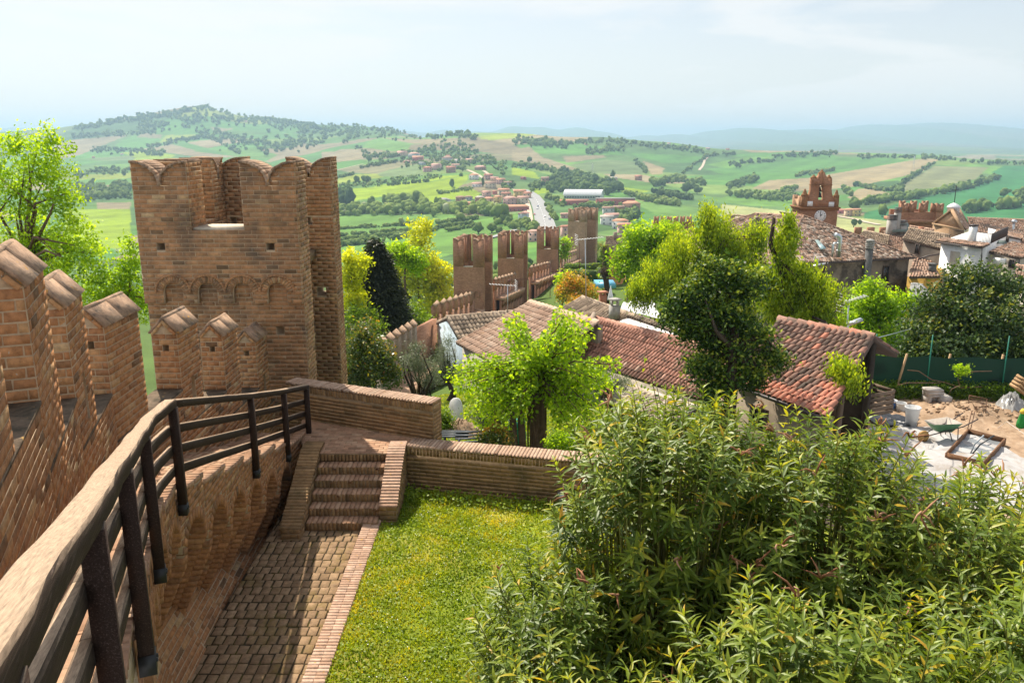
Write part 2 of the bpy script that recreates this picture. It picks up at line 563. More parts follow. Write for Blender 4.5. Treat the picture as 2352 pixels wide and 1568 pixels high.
def terrain_mat():
    m, N, L, b = new_mat('farmland')
    at = N.new('ShaderNodeAttribute'); at.attribute_name = 'Col'
    P = geo_pos(N)
    n1 = noise(N, L, 0.05, 6, 0.6, P)
    r1 = ramp(N, [(0.3, (0.78, 0.78, 0.78)), (0.7, (1.22, 1.2, 1.15))]); L.new(n1.outputs['Fac'], r1.inputs[0])
    n2 = noise(N, L, 1.6, 4, 0.6, P)
    r2 = ramp(N, [(0.3, (0.8, 0.8, 0.8)), (0.7, (1.2, 1.2, 1.2))]); L.new(n2.outputs['Fac'], r2.inputs[0])
    c = mixc(N, L, 1.0, mixc(N, L, 1.0, at.outputs['Color'], r1.outputs[0], 'MULTIPLY'), r2.outputs[0], 'MULTIPLY')
    L.new(c, b.inputs['Base Color'])
    b.inputs['Roughness'].default_value = 0.95; b.inputs['Specular IOR Level'].default_value = 0.1
    return m


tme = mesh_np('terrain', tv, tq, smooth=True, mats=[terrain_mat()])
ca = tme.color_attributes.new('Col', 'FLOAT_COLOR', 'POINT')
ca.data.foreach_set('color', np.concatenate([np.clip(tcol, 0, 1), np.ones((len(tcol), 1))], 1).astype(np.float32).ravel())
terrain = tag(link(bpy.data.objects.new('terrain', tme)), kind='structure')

# ---------------------------------------------------------------- the air
def build_haze():
    mb = MB()
    mb.box((0, 9900, 20), (42000, 26000, 380))
    m = bpy.data.materials.new('haze_air'); m.use_nodes = True
    N, L = m.node_tree.nodes, m.node_tree.links
    N.remove(N['Principled BSDF'])
    v = N.new('ShaderNodeVolumePrincipled')
    v.inputs['Color'].default_value = (0.54, 0.79, 1.0, 1)
    v.inputs['Density'].default_value = 0.00015
    v.inputs['Anisotropy'].default_value = 0.2
    L.new(v.outputs[0], N['Material Output'].inputs['Volume'])
    mb.build('haze', m, kind='stuff')


build_haze()
# ================================================================ brickwork helpers
BRICK_STOPS = [(0.0, (0.085, 0.054, 0.034)), (0.16, (0.209, 0.118, 0.062)), (0.4, (0.351, 0.167, 0.077)), (0.6, (0.427, 0.203, 0.088)), (0.8, (0.475, 0.271, 0.128)), (1.0, (0.532, 0.371, 0.206))]
M_BRICK = tint_mat('old_brick', BRICK_STOPS, 0.9, 14, 0.5, (0.14, 0.11, 0.085), 2.2, 0.58, 0.82, 0.5, 70, 0.2, ((0.42, 0.38, 0.3), 26, 0.70))
M_BRICK_T = tint_mat('tower_brick', [(0.0, (0.128, 0.079, 0.043)), (0.18, (0.265, 0.154, 0.080)), (0.42, (0.393, 0.204, 0.098)), (0.62, (0.468, 0.239, 0.114)), (0.8, (0.500, 0.298, 0.151)), (1.0, (0.553, 0.378, 0.206))],
                    0.9, 8, 0.45, (0.13, 0.09, 0.062), 1.0, 0.47, 0.72, 0.45, 45, 0.2)
M_BRICK_L = tint_mat('mossy_brick', [(0.0, (0.139, 0.092, 0.050)), (0.3, (0.277, 0.170, 0.085)), (0.6, (0.370, 0.223, 0.109)), (1.0, (0.462, 0.306, 0.162))],
                     0.92, 9, 0.4, (0.10, 0.085, 0.04), 1.7, 0.5, 0.75, 0.5, 60, 0.2)
M_PALE = tint_mat('worn_coping_brick', [(0.0, (0.25, 0.15, 0.10)), (0.5, (0.46, 0.31, 0.22)), (1.0, (0.58, 0.42, 0.31))], 0.9, 12, 0.35, (0.20, 0.16, 0.12), 3.0, 0.58, 0.75, 0.5, 60, 0.2, ((0.55, 0.33, 0.10), 7, 0.68))
M_FLOOR = tint_mat('floor_brick', [(0.0, (0.239, 0.144, 0.092)), (0.5, (0.423, 0.243, 0.151)), (1.0, (0.515, 0.342, 0.227))], 0.9, 9, 0.35, (0.30, 0.22, 0.15), 2.0, 0.5, 0.8, 0.35, 60, 0.2)
M_MORTAR = tint_mat('lime_mortar', [(0, (0.442, 0.328, 0.217)), (1, (0.515, 0.386, 0.262))], 0.95, 12, 0.3, (0.22, 0.17, 0.12), 1.6, 0.55, 0.8, 0.4, 80, 0.1)
M_MORTAR_D = tint_mat('dark_mortar', [(0, (0.276, 0.190, 0.114)), (1, (0.343, 0.240, 0.143))], 0.95, 12, 0.4, (0.07, 0.06, 0.04), 1.6, 0.5, 0.75, 0.4, 80, 0.1)
M_COPING = tint_mat('lichened_coping', [(0, (0.324, 0.213, 0.144)), (0.5, (0.396, 0.262, 0.178)), (1, (0.450, 0.312, 0.215))], 0.95, 7, 0.5, (0.13, 0.105, 0.085), 5.0, 0.5, 0.68, 0.8, 40, 0.15, ((0.52, 0.27, 0.07), 9, 0.66))
M_SILL = tint_mat('pale_sill', [(0, (0.55, 0.47, 0.36)), (1, (0.68, 0.6, 0.48))], 0.9, 10, 0.3, bump=0.3)
M_SILLD = tint_mat('mossy_sill', [(0, (.12, .085, .06)), (1, (.2, .15, .105))], .95, 9, .5, (.06, .05, .035), 3, .5, .65, .6, 40, .1, ((.5, .3, .1), 9, .68))
M_SOIL = tint_mat('damp_soil', [(0, (0.05, 0.04, 0.028)), (1, (0.10, 0.075, 0.045))], 1.0, 12, 0.4, (0.10, 0.085, 0.025), 4, 0.5, 0.62, 0.6, 50, 0.1)
M_PAVE = tint_mat('stone_setts', [(0, (0.200, 0.128, 0.071)), (0.5, (0.309, 0.202, 0.118)), (1, (0.409, 0.277, 0.164))], 0.92, 10, 0.45, (0.20, 0.14, 0.045), 1.8, 0.52, 0.72, 0.7, 50, 0.2)
M_KERB = tint_mat('kerb_brick', [(0, (0.30, 0.18, 0.12)), (0.5, (0.48, 0.31, 0.22)), (1, (0.6, 0.42, 0.32))], 0.92, 12, 0.35, (0.25, 0.18, 0.12), 3.0, 0.56, 0.75, 0.5, 60, 0.2, ((0.55, 0.30, 0.08), 9, 0.66))

_unit = {}


def unit_cube(mat, lev):
    k = (mat.name, lev)
    if k not in _unit:
        _unit[k] = MB().ob((0, 0, 0), (1, 0, 0), (0, 1, 0), (0, 0, 1), tint=(lev + 0.5) / 14, jit=0.012).mesh('brick', mat)
    return _unit[k]


def lay(out, P0, U, V, N, poly, bl=0.30, ch=0.104, joint=0.015, proud=0.005, depth=0.05, tint=(0.5, 0.17), holes=(), off=0.0, skip=None, v0=0.0):
    """courses of bricks filling a polygon in the (u, v) plane; holes are polygons that cut bricks short"""
    P0, U, V, N = Vector(P0), Vector(U), Vector(V), Vector(N)
    allp = [poly] + list(holes)
    vmax = max(p[1] for p in poly)
    j = 0
    v = v0
    while v < vmax - ch * 0.35:
        vm = v + ch / 2
        xs = []
        for pg in allp:
            n = len(pg)
            for a in range(n):
                x0, y0 = pg[a]; x1, y1 = pg[(a + 1) % n]
                if (y0 > vm) != (y1 > vm):
                    xs.append((x1 - x0) * (vm - y0) / (y1 - y0) + x0)
        xs.sort()
        for a in range(0, len(xs) - 1, 2):
            ua, ub = xs[a], xs[a + 1]
            if ub - ua < 0.03: continue
            sh = (j % 2) * bl / 2 + off + random.uniform(-0.02, 0.02) * (bl / 0.27) * (4 if joint > .025 else 1)
            k = math.floor((ua - sh) / bl)
            while True:
                b0 = max(ua, k * bl + sh); b1 = min(ub, (k + 1) * bl + sh)
                k += 1
                if b0 >= ub: break
                if b1 - b0 < 0.028: continue
                w = b1 - b0 - joint
                if w < 0.015: continue
                if skip and skip((b0 + b1) / 2, vm): continue
                tn = random.gauss(*tint)
                if random.random() < 0.05: tn = random.uniform(0.1, 0.3)
                if random.random() < 0.03: tn = random.uniform(0.75, 1)
                pr = proud + random.uniform(-0.002, 0.003)
                c = P0 + U * ((b0 + b1) / 2) + V * vm + N * ((pr - depth) / 2)
                if joint > .025: c = c + V * random.uniform(-.012, .012); w *= random.uniform(.88, 1.06); pr += random.uniform(-.01, .006)
                out.append((c, U * w, V * (ch - joint) * random.uniform(0.95, 1.02), N * (depth + pr), min(1, max(0, tn)), N))
        v += ch
        j += 1


def voussoirs(out, P0, U, V, N, cu, cv, r, ring=0.16, a0=0.0, a1=PI, n=13, depth=0.05, proud=0.014, tint=(0.5, 0.2)):
    P0, U, V, N = Vector(P0), Vector(U), Vector(V), Vector(N)
    da = (a1 - a0) / n
    for k in range(n):
        a = a0 + da * (k + 0.5)
        d = U * math.cos(a) + V * math.sin(a)
        tgt = -U * math.sin(a) + V * math.cos(a)
        c = P0 + U * cu + V * cv + d * (r + ring / 2) + N * ((proud - depth) / 2)
        out.append((c, tgt * ((r + ring * 0.4) * da * 0.86), d * ring, N * (depth + proud), min(1, max(0, random.gauss(*tint))), N))


def emit(groups, n_ind=260, name='brick', stuff='brick_courses'):
    """groups: (parent, material, list of bricks). The n_ind that show largest become objects, the rest one joined part per parent"""
    cand = []
    for gi, (par, mat, lst) in enumerate(groups):
        for bi, (c, ux, uy, uz, t, n) in enumerate(lst):
            x, y, d = proj(c)
            ok = d > 0.5 and -60 < x < 2412 and -60 < y < 1628 and n.dot(c) < 0
            cand.append((ux.length * uy.length / (d * d) * abs(n.dot(c.normalized())) if ok else 0.0, gi, bi))
    cand.sort(reverse=True)
    ind = {(gi, bi) for s, gi, bi in cand[:n_ind] if s > 0}
    for gi, (par, mat, lst) in enumerate(groups):
        mb = MB(); cnt = 0
        for bi, (c, ux, uy, uz, t, n) in enumerate(lst):
            if (gi, bi) in ind:
                o = bpy.data.objects.new(name, unit_cube(mat, min(13, int(t * 14))))
                m = Matrix(((ux.x, uy.x, uz.x, c.x), (ux.y, uy.y, uz.y, c.y), (ux.z, uy.z, uz.z, c.z), (0, 0, 0, 1)))
                link(o, par, m)
            else:
                mb.ob(c, ux, uy, uz, t, 0.002); cnt += 1
        if cnt:
            mb.build(stuff, mat, par, kind='stuff')


def holed(mb, P0, U, V, N, w, h, holes, depth=0.25, through=False, tint=0.5):
    """flat face w x h with square recesses (u, v, hw, hh)"""
    P0, U, V, N = Vector(P0), Vector(U), Vector(V), Vector(N)
    us = sorted({0.0, w} | {q for a in holes for q in (a[0] - a[2], a[0] + a[2])})
    vs = sorted({0.0, h} | {q for a in holes for q in (a[1] - a[3], a[1] + a[3])})
    P = lambda u, v, d=0: P0 + U * u + V * v - N * d
    for a in range(len(us) - 1):
        for b in range(len(vs) - 1):
            um, vm = (us[a] + us[a + 1]) / 2, (vs[b] + vs[b + 1]) / 2
            if any(abs(um - q[0]) < q[2] and abs(vm - q[1]) < q[3] for q in holes): continue
            mb.add([P(us[a], vs[b]), P(us[a + 1], vs[b]), P(us[a + 1], vs[b + 1]), P(us[a], vs[b + 1])], [[0, 1, 2, 3]], tint=tint)
    for q in holes:
        dep = q[4] if len(q) > 4 else depth
        c = [(q[0] - q[2], q[1] - q[3]), (q[0] + q[2], q[1] - q[3]), (q[0] + q[2], q[1] + q[3]), (q[0] - q[2], q[1] + q[3])]
        v = [P(*p) for p in c] + [P(*p, dep) for p in c]
        qq = [[0, 4, 5, 1], [1, 5, 6, 2], [2, 6, 7, 3], [3, 7, 4, 0]]
        if not (len(q) > 5 and q[5]): qq.append([4, 7, 6, 5])
        mb.add(v, qq, tint=tint)


def sq(u, v, a, b): return [(u - a, v - b), (u + a, v - b), (u + a, v + b), (u - a, v + b)]


# ================================================================ the stepped battlement beside the wall walk
WALL_Y = [0.6, 5.0, 7.2, 9.4, 11.6, 12.75, 20.0]
WALL_X = [-1.69, -3.46, -4.35, -5.24, -5.93, -5.97, -5.97]
def wall_x(y): return float(np.interp(y, WALL_Y, WALL_X))
MERLONS = [(4.75, 5.95, -0.60), (7.2, 8.3, -1.28), (9.4, 10.4, -1.92), (11.6, 12.8, -2.66), (14.2, 15.15, -3.37), (16.4, 17.3, -3.96), (18.5, 19.36, -4.6)]
TH = 0.46


def build_parapet():
    root = empty('battlement_wall', (-5.9, 12, -8), 'weathered brick parapet stepping down beside the walkway with seven gabled merlons', 'wall')
    groups = []
    segs = [(0.6, 4.75, -0.60 - 1.78 + 0.62)]
    for i, (y0, y1, ez) in enumerate(MERLONS):
        yn = MERLONS[i + 1][0] if i + 1 < len(MERLONS) else 19.62
        segs.append((y0, yn, ez - 1.78))
    base = MB(); bl = []
    for (y0, y1, zs) in segs:
        a, b = Vector((wall_x(y0), y0, 0)), Vector((wall_x(y1), y1, 0))
        d = (b - a).normalized(); n = Vector((d.y, -d.x, 0))
        L_ = (b - a).length
        zb = zs - 2.3
        base.prism([a + Vector((0, 0, zb)), b + Vector((0, 0, zb)), b + Vector((0, 0, zs)), a + Vector((0, 0, zs))], -n * TH)
        lay(bl, a + Vector((0, 0, zb)), d, (0, 0, 1), n, [(0, 0), (L_, 0), (L_, 2.3), (0, 2.3)], tint=(0.55, 0.12))
    bp = base.build('parapet_base', M_MORTAR, root)
    for (y0, y1, zs) in segs:
        a, b = Vector((wall_x(y0), y0, zs)), Vector((wall_x(y1), y1, zs)); d = (b - a).normalized(); n = Vector((d.y, -d.x, 0))
        MB().prism([a + n * .012, b + n * .012, b - n * (TH + .01), a - n * (TH + .01)], (0, 0, .035)).build('crenel_sill', M_SILLD, root)
    groups.append((bp, M_BRICK, bl))
    for i, (y0, y1, ez) in enumerate(MERLONS):
        a, b = Vector((wall_x(y0), y0, 0)), Vector((wall_x(y1), y1, 0))
        d = (b - a).normalized(); n = Vector((d.y, -d.x, 0))
        L_ = (b - a).length
        zs = ez - 1.78
        Z = Vector((0, 0, 1))
        core = MB()
        # inner long face with loophole on some, near gable end with putlog hole
        slit = [(L_ * 0.55, 0.50, 0.075, 0.34, 0.3)] if i in (2, 4, 6) else []
        holed(core, a + Z * zs, d, Z, n, L_, 1.78, slit)
        hole = [(TH * 0.52, 1.5, 0.055, 0.065, 0.28)] if i >= 2 else []
        holed(core, a - n * TH + Z * zs, n, Z, -d, TH, 1.78, hole)
        core.add([b + Z * zs, b - n * TH + Z * zs, b - n * TH + Z * ez, b + Z * ez], [[0, 1, 2, 3]])
        core.add([a - n * TH + Z * zs, b - n * TH + Z * zs, b - n * TH + Z * ez, a - n * TH + Z * ez], [[3, 2, 1, 0]])
        gab = [a - n * TH + Z * ez, a + Z * ez, a - n * TH / 2 + Z * (ez + 0.25)]
        core.prism(gab, d * L_)
        part = core.build('merlon', M_MORTAR, root)
        lst = []
        lay(lst, a + Z * zs, d, Z, n, [(0, 0), (L_, 0), (L_, 1.78), (0, 1.78)], holes=[sq(q[0], q[1], q[2], q[3]) for q in slit], tint=(0.56, 0.11))
        lay(lst, a - n * TH + Z * zs, n, Z, -d, [(0, 0), (TH, 0), (TH, 1.78), (0, 1.78)], bl=0.25, holes=[sq(q[0], q[1], q[2], q[3]) for q in hole], tint=(0.55, 0.13))
        # slanting brick edging of the gable
        for sgn in (0, 1):
            p0 = a - n * (TH if sgn else 0) + Z * ez
            p1 = a - n * TH / 2 + Z * (ez + 0.25)
            e = (p1 - p0); el = e.length; e.normalize()
            up = e.cross(d if sgn else -d); up = up if up.z > 0 else -up
            for k in range(2):
                c = p0 + e * (el * (k + 0.5) / 2) - up * 0.03 - d * 0.005
                lst.append((c, e * (el / 2 - 0.012), up * 0.05, d * 0.06, random.uniform(0.5, 0.9), -d))
        groups.append((part, M_BRICK, lst))
        # coping: rough tiles on the two slopes
        cop = MB()
        for sgn in (0, 1):
            e0 = a + n * 0.018 + Z * (ez - 0.012) if sgn == 0 else a - n * (TH + 0.018) + Z * (ez - 0.012)
            r0 = a - n * TH / 2 + Z * (ez + 0.255)
            sl_ = r0 - e0
            up = sl_.cross(d if sgn == 0 else -d).normalized(); up = up if up.z > 0 else -up
            m = 2
            for k in range(m):
                u0 = -0.012 + (L_ + 0.024) * k / m; u1 = -0.012 + (L_ + 0.024) * (k + 1) / m
                th = 0.042 + random.uniform(-0.003, 0.004)
                c = e0 + sl_ * 0.5 + d * ((u0 + u1) / 2) + up * th / 2
                cop.ob(c, d * (u1 - u0 + 0.006), sl_ * (1.02 + random.uniform(-0.01, 0.01)), up * th, random.uniform(.3, .8), 0.003)
        ridge_a = a - n * TH / 2 + Z * (ez + 0.268) - d * 0.015
        cop.tube([ridge_a + d * ((L_ + 0.03) * t) + Vector((0, 0, random.uniform(-0.008, 0.008))) for t in (0, .25, .5, .75, 1)], 0.04, 8, 0.6)
        cop.build('coping', M_COPING, part)
    emit(groups, 300)


build_parapet()

# ================================================================ wall walk on corbelled arches
EDGE = [(1.0, -0.98), (1.8, -1.31), (8.6, -4.07), (9.3, -4.26), (9.9, -4.38), (13.6, -4.62), (16.0, -4.72), (17.4, -4.64)]
EDGE_Z = [(1.0, -2.15), (1.8, -2.36), (4.9, -3.22), (7.4, -3.92), (9.9, -4.45), (13.6, -5.50), (16.0, -6.18), (17.0, -6.47), (17.5, -6.48)]
def edge_x(y): return float(np.interp(y, [e[0] for e in EDGE], [e[1] for e in EDGE]))
def floor_z(y): return float(np.interp(y, [e[0] for e in EDGE_Z], [e[1] for e in EDGE_Z]))


def build_walk():
    root = empty('wall_walk', (-5, 12, -7.5), 'brick walkway on corbelled arches sloping down to the landing', 'walkway')
    groups = []
    ys = [1.0, 2.0, 3.0, 3.95, 4.9, 5.75, 6.6, 7.4, 8.25, 9.1, 9.9] + [9.9 + 1.065 * k for k in range(1, 8)]
    fl = MB(); fb = []
    for i in range(len(ys) - 1):
        y0, y1 = ys[i], ys[i + 1]
        a, b = Vector((edge_x(y0), y0, 0)), Vector((edge_x(y1), y1, 0))
        wl = lambda y: Vector((wall_x(y) + 0.02 - (0.0), y, 0))
        z0, z1 = floor_z(y0) - 0.05, floor_z(y1) + 0.05      # each bay ends in a low step
        d = (b - a).normalized(); nrm = Vector((d.y, -d.x, 0))
        c, e = wl(y0 - 0.3 if i else y0), wl(y1 - 0.3 if y1 < 9.9 else y1)
        A, B, C_, E_ = a + Vector((0, 0, z0)), b + Vector((0, 0, z1)), e + Vector((0, 0, z1)), c + Vector((0, 0, z0))
        fl.prism([A, B, C_, E_], (0, 0, -0.32))
        U = (B - A).normalized(); Nn = Vector((0, 0, 1)) - U * U.z; Nn.normalize()
        Vv = Nn.cross(U)
        tov = lambda p: ((p - A).dot(U), (p - A).dot(Vv))
        lay(fb, A, U, Vv, Nn, [tov(A), tov(B), tov(C_), tov(E_)], bl=0.25, ch=0.125, joint=0.012, proud=0.008, depth=0.03, tint=(0.55, 0.17), v0=0.0)
        # brick nosing along the open edge, last ones standing proud as a low kerb
        m = 8
        for k in range(m):
            t = (k + 0.5) / m
            p = A.lerp(B, t) + Vector((0, 0, -0.03 + 0.05 * max(0, t - 0.6)))
            fb.append((p - nrm * 0.08 + Vector((0, 0, 0.03)), U * ((B - A).length / m - 0.012), nrm * 0.2, Nn * 0.07, random.uniform(0.3, 0.8), nrm))
    fp = fl.build('walkway_floor', M_MORTAR, root)
    groups.append((fp, M_FLOOR, fb))
    # arcaded face
    aw = MB(); ab = []; cb = []
    arches = list(zip(ys[4:-1], ys[5:]))
    for i, (y0, y1) in enumerate(arches):
        a, b = Vector((edge_x(y0), y0, 0)), Vector((edge_x(y1), y1, 0))
        d = (b - a).normalized(); n = Vector((d.y, -d.x, 0)); Lb = (b - a).length
        zt0, zt1 = floor_z(y0) - 0.08, floor_z(y1) - 0.02
        zt = min(zt0, zt1) - 0.05
        r = Lb * 0.39
        zc = zt - 0.30 - r                    # spring of the arch
        zk = zc - 1.25                        # foot of the corbels
        Z = Vector((0, 0, 1))
        # spandrel plate with the arch cut out of its lower edge
        pl = [a + Z * zt0, b + Z * zt1, b + Z * zc]
        cu = Lb / 2
        for k in range(0, 13):
            t = PI * k / 12
            pl.append(a + d * (cu + r * math.cos(t)) + Z * (zc + r * math.sin(t)))
        pl.append(a + Z * zc)
        aw.prism(pl, -n * 0.58)
        uv = lambda p: ((p - a - Z * zc).dot(d), p.z - zc)
        poly = [uv(p) for p in pl]
        ringcut = [(cu + (r + 0.15) * math.cos(PI * k / 12), (r + 0.15) * math.sin(PI * k / 12)) for k in range(13)]
        poly2 = [uv(a + Z * zt0), uv(b + Z * zt1), (Lb, 0)] + ringcut + [(0, 0)]
        lay(ab, a + Z * zc, d, Z, n, poly2, bl=0.26, ch=0.09, tint=(0.5, 0.12))
        voussoirs(ab, a + Z * zc, d, Z, n, cu, 0, r - .012, 0.15, n=13, depth=.59, tint=(.45, .1))
        # corbel between this arch and the next: courses stepping back to the wall
        for sx, (s0, s1) in enumerate(((0, cu - r), (cu + r, Lb))):
            st = 14
            for k in range(st):
                f = k / st
                zz = zc - (k + 0.5) * 1.25 / st
                proj_ = 0.58 * (1 - f)
                narrow = 1 - 0.12 * f
                if sx == 0: u0, u1 = s0, s0 + (s1 - s0) * narrow
                else: u0, u1 = s1 - (s1 - s0) * narrow, s1
                c = a + d * ((u0 + u1) / 2) - n * (0.61 - proj_ / 2) + Z * zz
                cb.append((c, d * (u1 - u0), Z * (1.25 / st - 0.008), n * (proj_ + 0.06), random.gauss(0.5, 0.1), n))
    # wall behind the arches, battered outwards to the paving
    lw = MB(); lb = []
    for i, (y0, y1) in enumerate(arches):
        a, b = Vector((edge_x(y0), y0, 0)), Vector((edge_x(y1), y1, 0))
        d = (b - a).normalized(); n = Vector((d.y, -d.x, 0)); Lb = (b - a).length
        zt = floor_z(y0) - 0.2
        zm = floor_z(y1) - 1.9
        A, B = a - n * 0.62, b - n * 0.62
        foot = 0.0
        bs = -0.40 if y0 > 9.5 else -0.42
        P = [A + Vector((0, 0, zt)), B + Vector((0, 0, zt)), B + Vector((0, 0, zm)), A + Vector((0, 0, zm))]
        lw.add(P, [[3, 2, 1, 0]])
        Q = [A + n * (0.0), B + n * 0.0, B + n * (0.62 + bs + 0.40), A + n * (0.62 + bs + 0.40)]
        zf = -7.9
        lw.add([Q[0] + Vector((0, 0, zm)), Q[1] + Vector((0, 0, zm)), Q[2] + Vector((0, 0, zf)), Q[3] + Vector((0, 0, zf))], [[3, 2, 1, 0]])
        lay(lb, A + Vector((0, 0, zm)), d, (0, 0, 1), n, [(0, 0), (Lb, 0), (Lb, zt - zm), (0, zt - zm)], ch=0.095, tint=(0.42, 0.1))
        up = (Q[0] + Vector((0, 0, zm)) - Q[3] - Vector((0, 0, zf))); hl = up.length; up.normalize()
        lay(lb, Q[3] + Vector((0, 0, zf)), d, up, d.cross(up), [(0, 0), (Lb, 0), (Lb, hl), (0, hl)], ch=0.095, tint=(0.58, 0.1))
    ap = aw.build('arcade', M_MORTAR, root)
    wp = lw.build('retaining_wall', M_MORTAR, root)
    groups += [(ap, M_BRICK, ab), (ap, M_BRICK, cb), (wp, M_BRICK, lb)]
    emit(groups, 300)


build_walk()

# ================================================================ wooden railing
def wood_mat(name, side, top, grain=(-0.3, 0.92, -0.24)):
    m, N, L, b = new_mat(name)
    P = geo_pos(N)
    cx_ = N.new('ShaderNodeCombineXYZ')
    for i, (ax, k) in enumerate((((0.9, 0.36, 0.1), 120), (grain, 3.0), ((0.1, 0.2, 0.97), 120))):
        dt = N.new('ShaderNodeVectorMath'); dt.operation = 'DOT_PRODUCT'; L.new(P, dt.inputs[0]); dt.inputs[1].default_value = tuple(q * k for q in ax); L.new(dt.outputs['Value'], cx_.inputs[i])
    n = noise(N, L, 1.0, 8, 0.72, cx_.outputs[0], 0.35)
    rs = ramp(N, [(0.3, tuple(c * 0.45 for c in side)), (0.55, side), (0.72, tuple(min(1, c * 2.6 + 0.04) for c in side))]); L.new(n.outputs['Fac'], rs.inputs[0])
    rt = ramp(N, [(0.3, tuple(c * 0.5 for c in top)), (0.5, top), (0.75, tuple(min(1, c * 1.5) for c in top))]); L.new(n.outputs['Fac'], rt.inputs[0])
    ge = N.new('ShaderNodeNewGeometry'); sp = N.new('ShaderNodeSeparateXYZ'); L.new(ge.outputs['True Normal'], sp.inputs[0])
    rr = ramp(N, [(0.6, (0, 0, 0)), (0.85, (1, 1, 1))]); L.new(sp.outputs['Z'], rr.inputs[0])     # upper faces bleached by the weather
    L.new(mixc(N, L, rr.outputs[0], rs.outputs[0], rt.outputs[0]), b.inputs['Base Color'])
    b.inputs['Roughness'].default_value = 0.75; b.inputs['Specular IOR Level'].default_value = 0.15
    bp = N.new('ShaderNodeBump'); bp.inputs['Strength'].default_value = 0.5; bp.inputs['Distance'].default_value = 0.01
    L.new(n.outputs['Fac'], bp.inputs['Height']); L.new(bp.outputs[0], b.inputs['Normal'])
    return m


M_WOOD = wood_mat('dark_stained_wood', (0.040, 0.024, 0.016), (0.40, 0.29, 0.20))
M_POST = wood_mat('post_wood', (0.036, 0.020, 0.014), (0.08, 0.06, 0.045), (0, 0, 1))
M_IRON = flat_mat('black_iron', (0.02, 0.02, 0.02), 0.5)
RAIL = [(0.9, -0.893, -0.88), (1.8, -1.26, -1.13), (8.6, -4.03, -3.0), (9.1, -4.17, -3.09), (9.5, -4.26, -3.15), (9.9, -4.33, -3.21), (13.6, -4.58, -4.30), (16.0, -4.70, -4.97), (17.62, -4.62, -5.36)]


def rail_at(y):
    return Vector((float(np.interp(y, [r[0] for r in RAIL], [r[1] for r in RAIL])), y, float(np.interp(y, [r[0] for r in RAIL], [r[2] for r in RAIL]))))


def sweep_bar(pts, w, h, dz=0.0, dx=0.0):
    """one timber following the points: rectangular section, mitred"""
    mb = MB(); vs = []; q = []
    pts = [Vector(p) for p in pts]
    for i, p in enumerate(pts):
        d = pts[min(i + 1, len(pts) - 1)] - pts[max(i - 1, 0)]
        s = Vector((d.y, -d.x, 0)).normalized()
        for (a, b) in ((-w / 2, -h), (w / 2, -h), (w / 2, -0.012), (w / 2 - 0.012, 0), (-w / 2 + 0.012, 0), (-w / 2, -0.012)):
            vs.append(p + s * (a + dx) + Vector((0, 0, b + dz)) + Vector((random.uniform(-1, 1), 0, random.uniform(-1, 1))) * 0.0016)
    k = 6
    for i in range(len(pts) - 1):
        for j in range(k):
            j2 = (j + 1) % k
            q.append([i * k + j, i * k + j2, (i + 1) * k + j2, (i + 1) * k + j])
    mb.add(np.array([list(v) for v in vs]), q, ngons=[list(range(k))[::-1], list(range((len(pts) - 1) * k, len(pts) * k))])
    return mb


def build_rail():
    root = empty('wooden_railing', (-4.4, 10, -4.5), 'dark wooden railing with posts and three lower rails along the walkway', 'railing')
    near = [rail_at(y) for y in np.linspace(0.9, 9.9, 32)]
    for i in range(2, len(near) - 2):
        near[i] = near[i] + Vector((0.006 * math.sin(i * 0.9), 0, 0.005 * math.sin(i * 1.7)))
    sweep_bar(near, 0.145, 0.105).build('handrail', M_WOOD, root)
    far = [rail_at(9.9) - Vector((0, 0.03, 0))] + [rail_at(y) for y in np.linspace(10.2, 17.62, 16)]
    sweep_bar(far, 0.13, 0.105, dz=-0.003).build('handrail', M_WOOD, root)
    posts = [1.55, 3.2, 4.9, 7.15, 9.86, 13.6, 16.0, 17.5]
    for y in posts:
        p = rail_at(y)
        d = (rail_at(min(17.6, y + 0.2)) - rail_at(max(0.95, y - 0.2)))
        s = Vector((d.y, -d.x, 0)).normalized(); f = Vector((-s.y, s.x, 0))
        zt, zb = p.z - 0.10, p.z - 1.56
        po = MB().ob(p + s * 0.035 + Vector((0, 0, (zt + zb) / 2 - p.z)), s * 0.10, f * 0.10, (0, 0, zt - zb), jit=0.002).build('post', M_POST, root)
        br = MB().ob(p + s * 0.035 + Vector((0, 0, zb + 0.07 - p.z)), s * 0.112, f * 0.112, (0, 0, 0.15))
        for q in (-0.025, 0.025):
            br.lathe(p + s * 0.094 + f * q + Vector((0, 0, zb + 0.09 - p.z)), [(0.011, -0.012), (0.011, 0.012)], 8)
        br.build('bracket', M_IRON, po)
    ys = posts
    for a, b in zip(ys[:-1], ys[1:]):
        for off in (0.34, 0.62, 0.90):
            n = 5
            pts = [rail_at(y) - Vector((0, 0, off)) for y in np.linspace(a, b, n)]
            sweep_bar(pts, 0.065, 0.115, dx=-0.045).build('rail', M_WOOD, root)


build_rail()

# ================================================================ landing, stairs, low walls, paving
LZ = -6.48


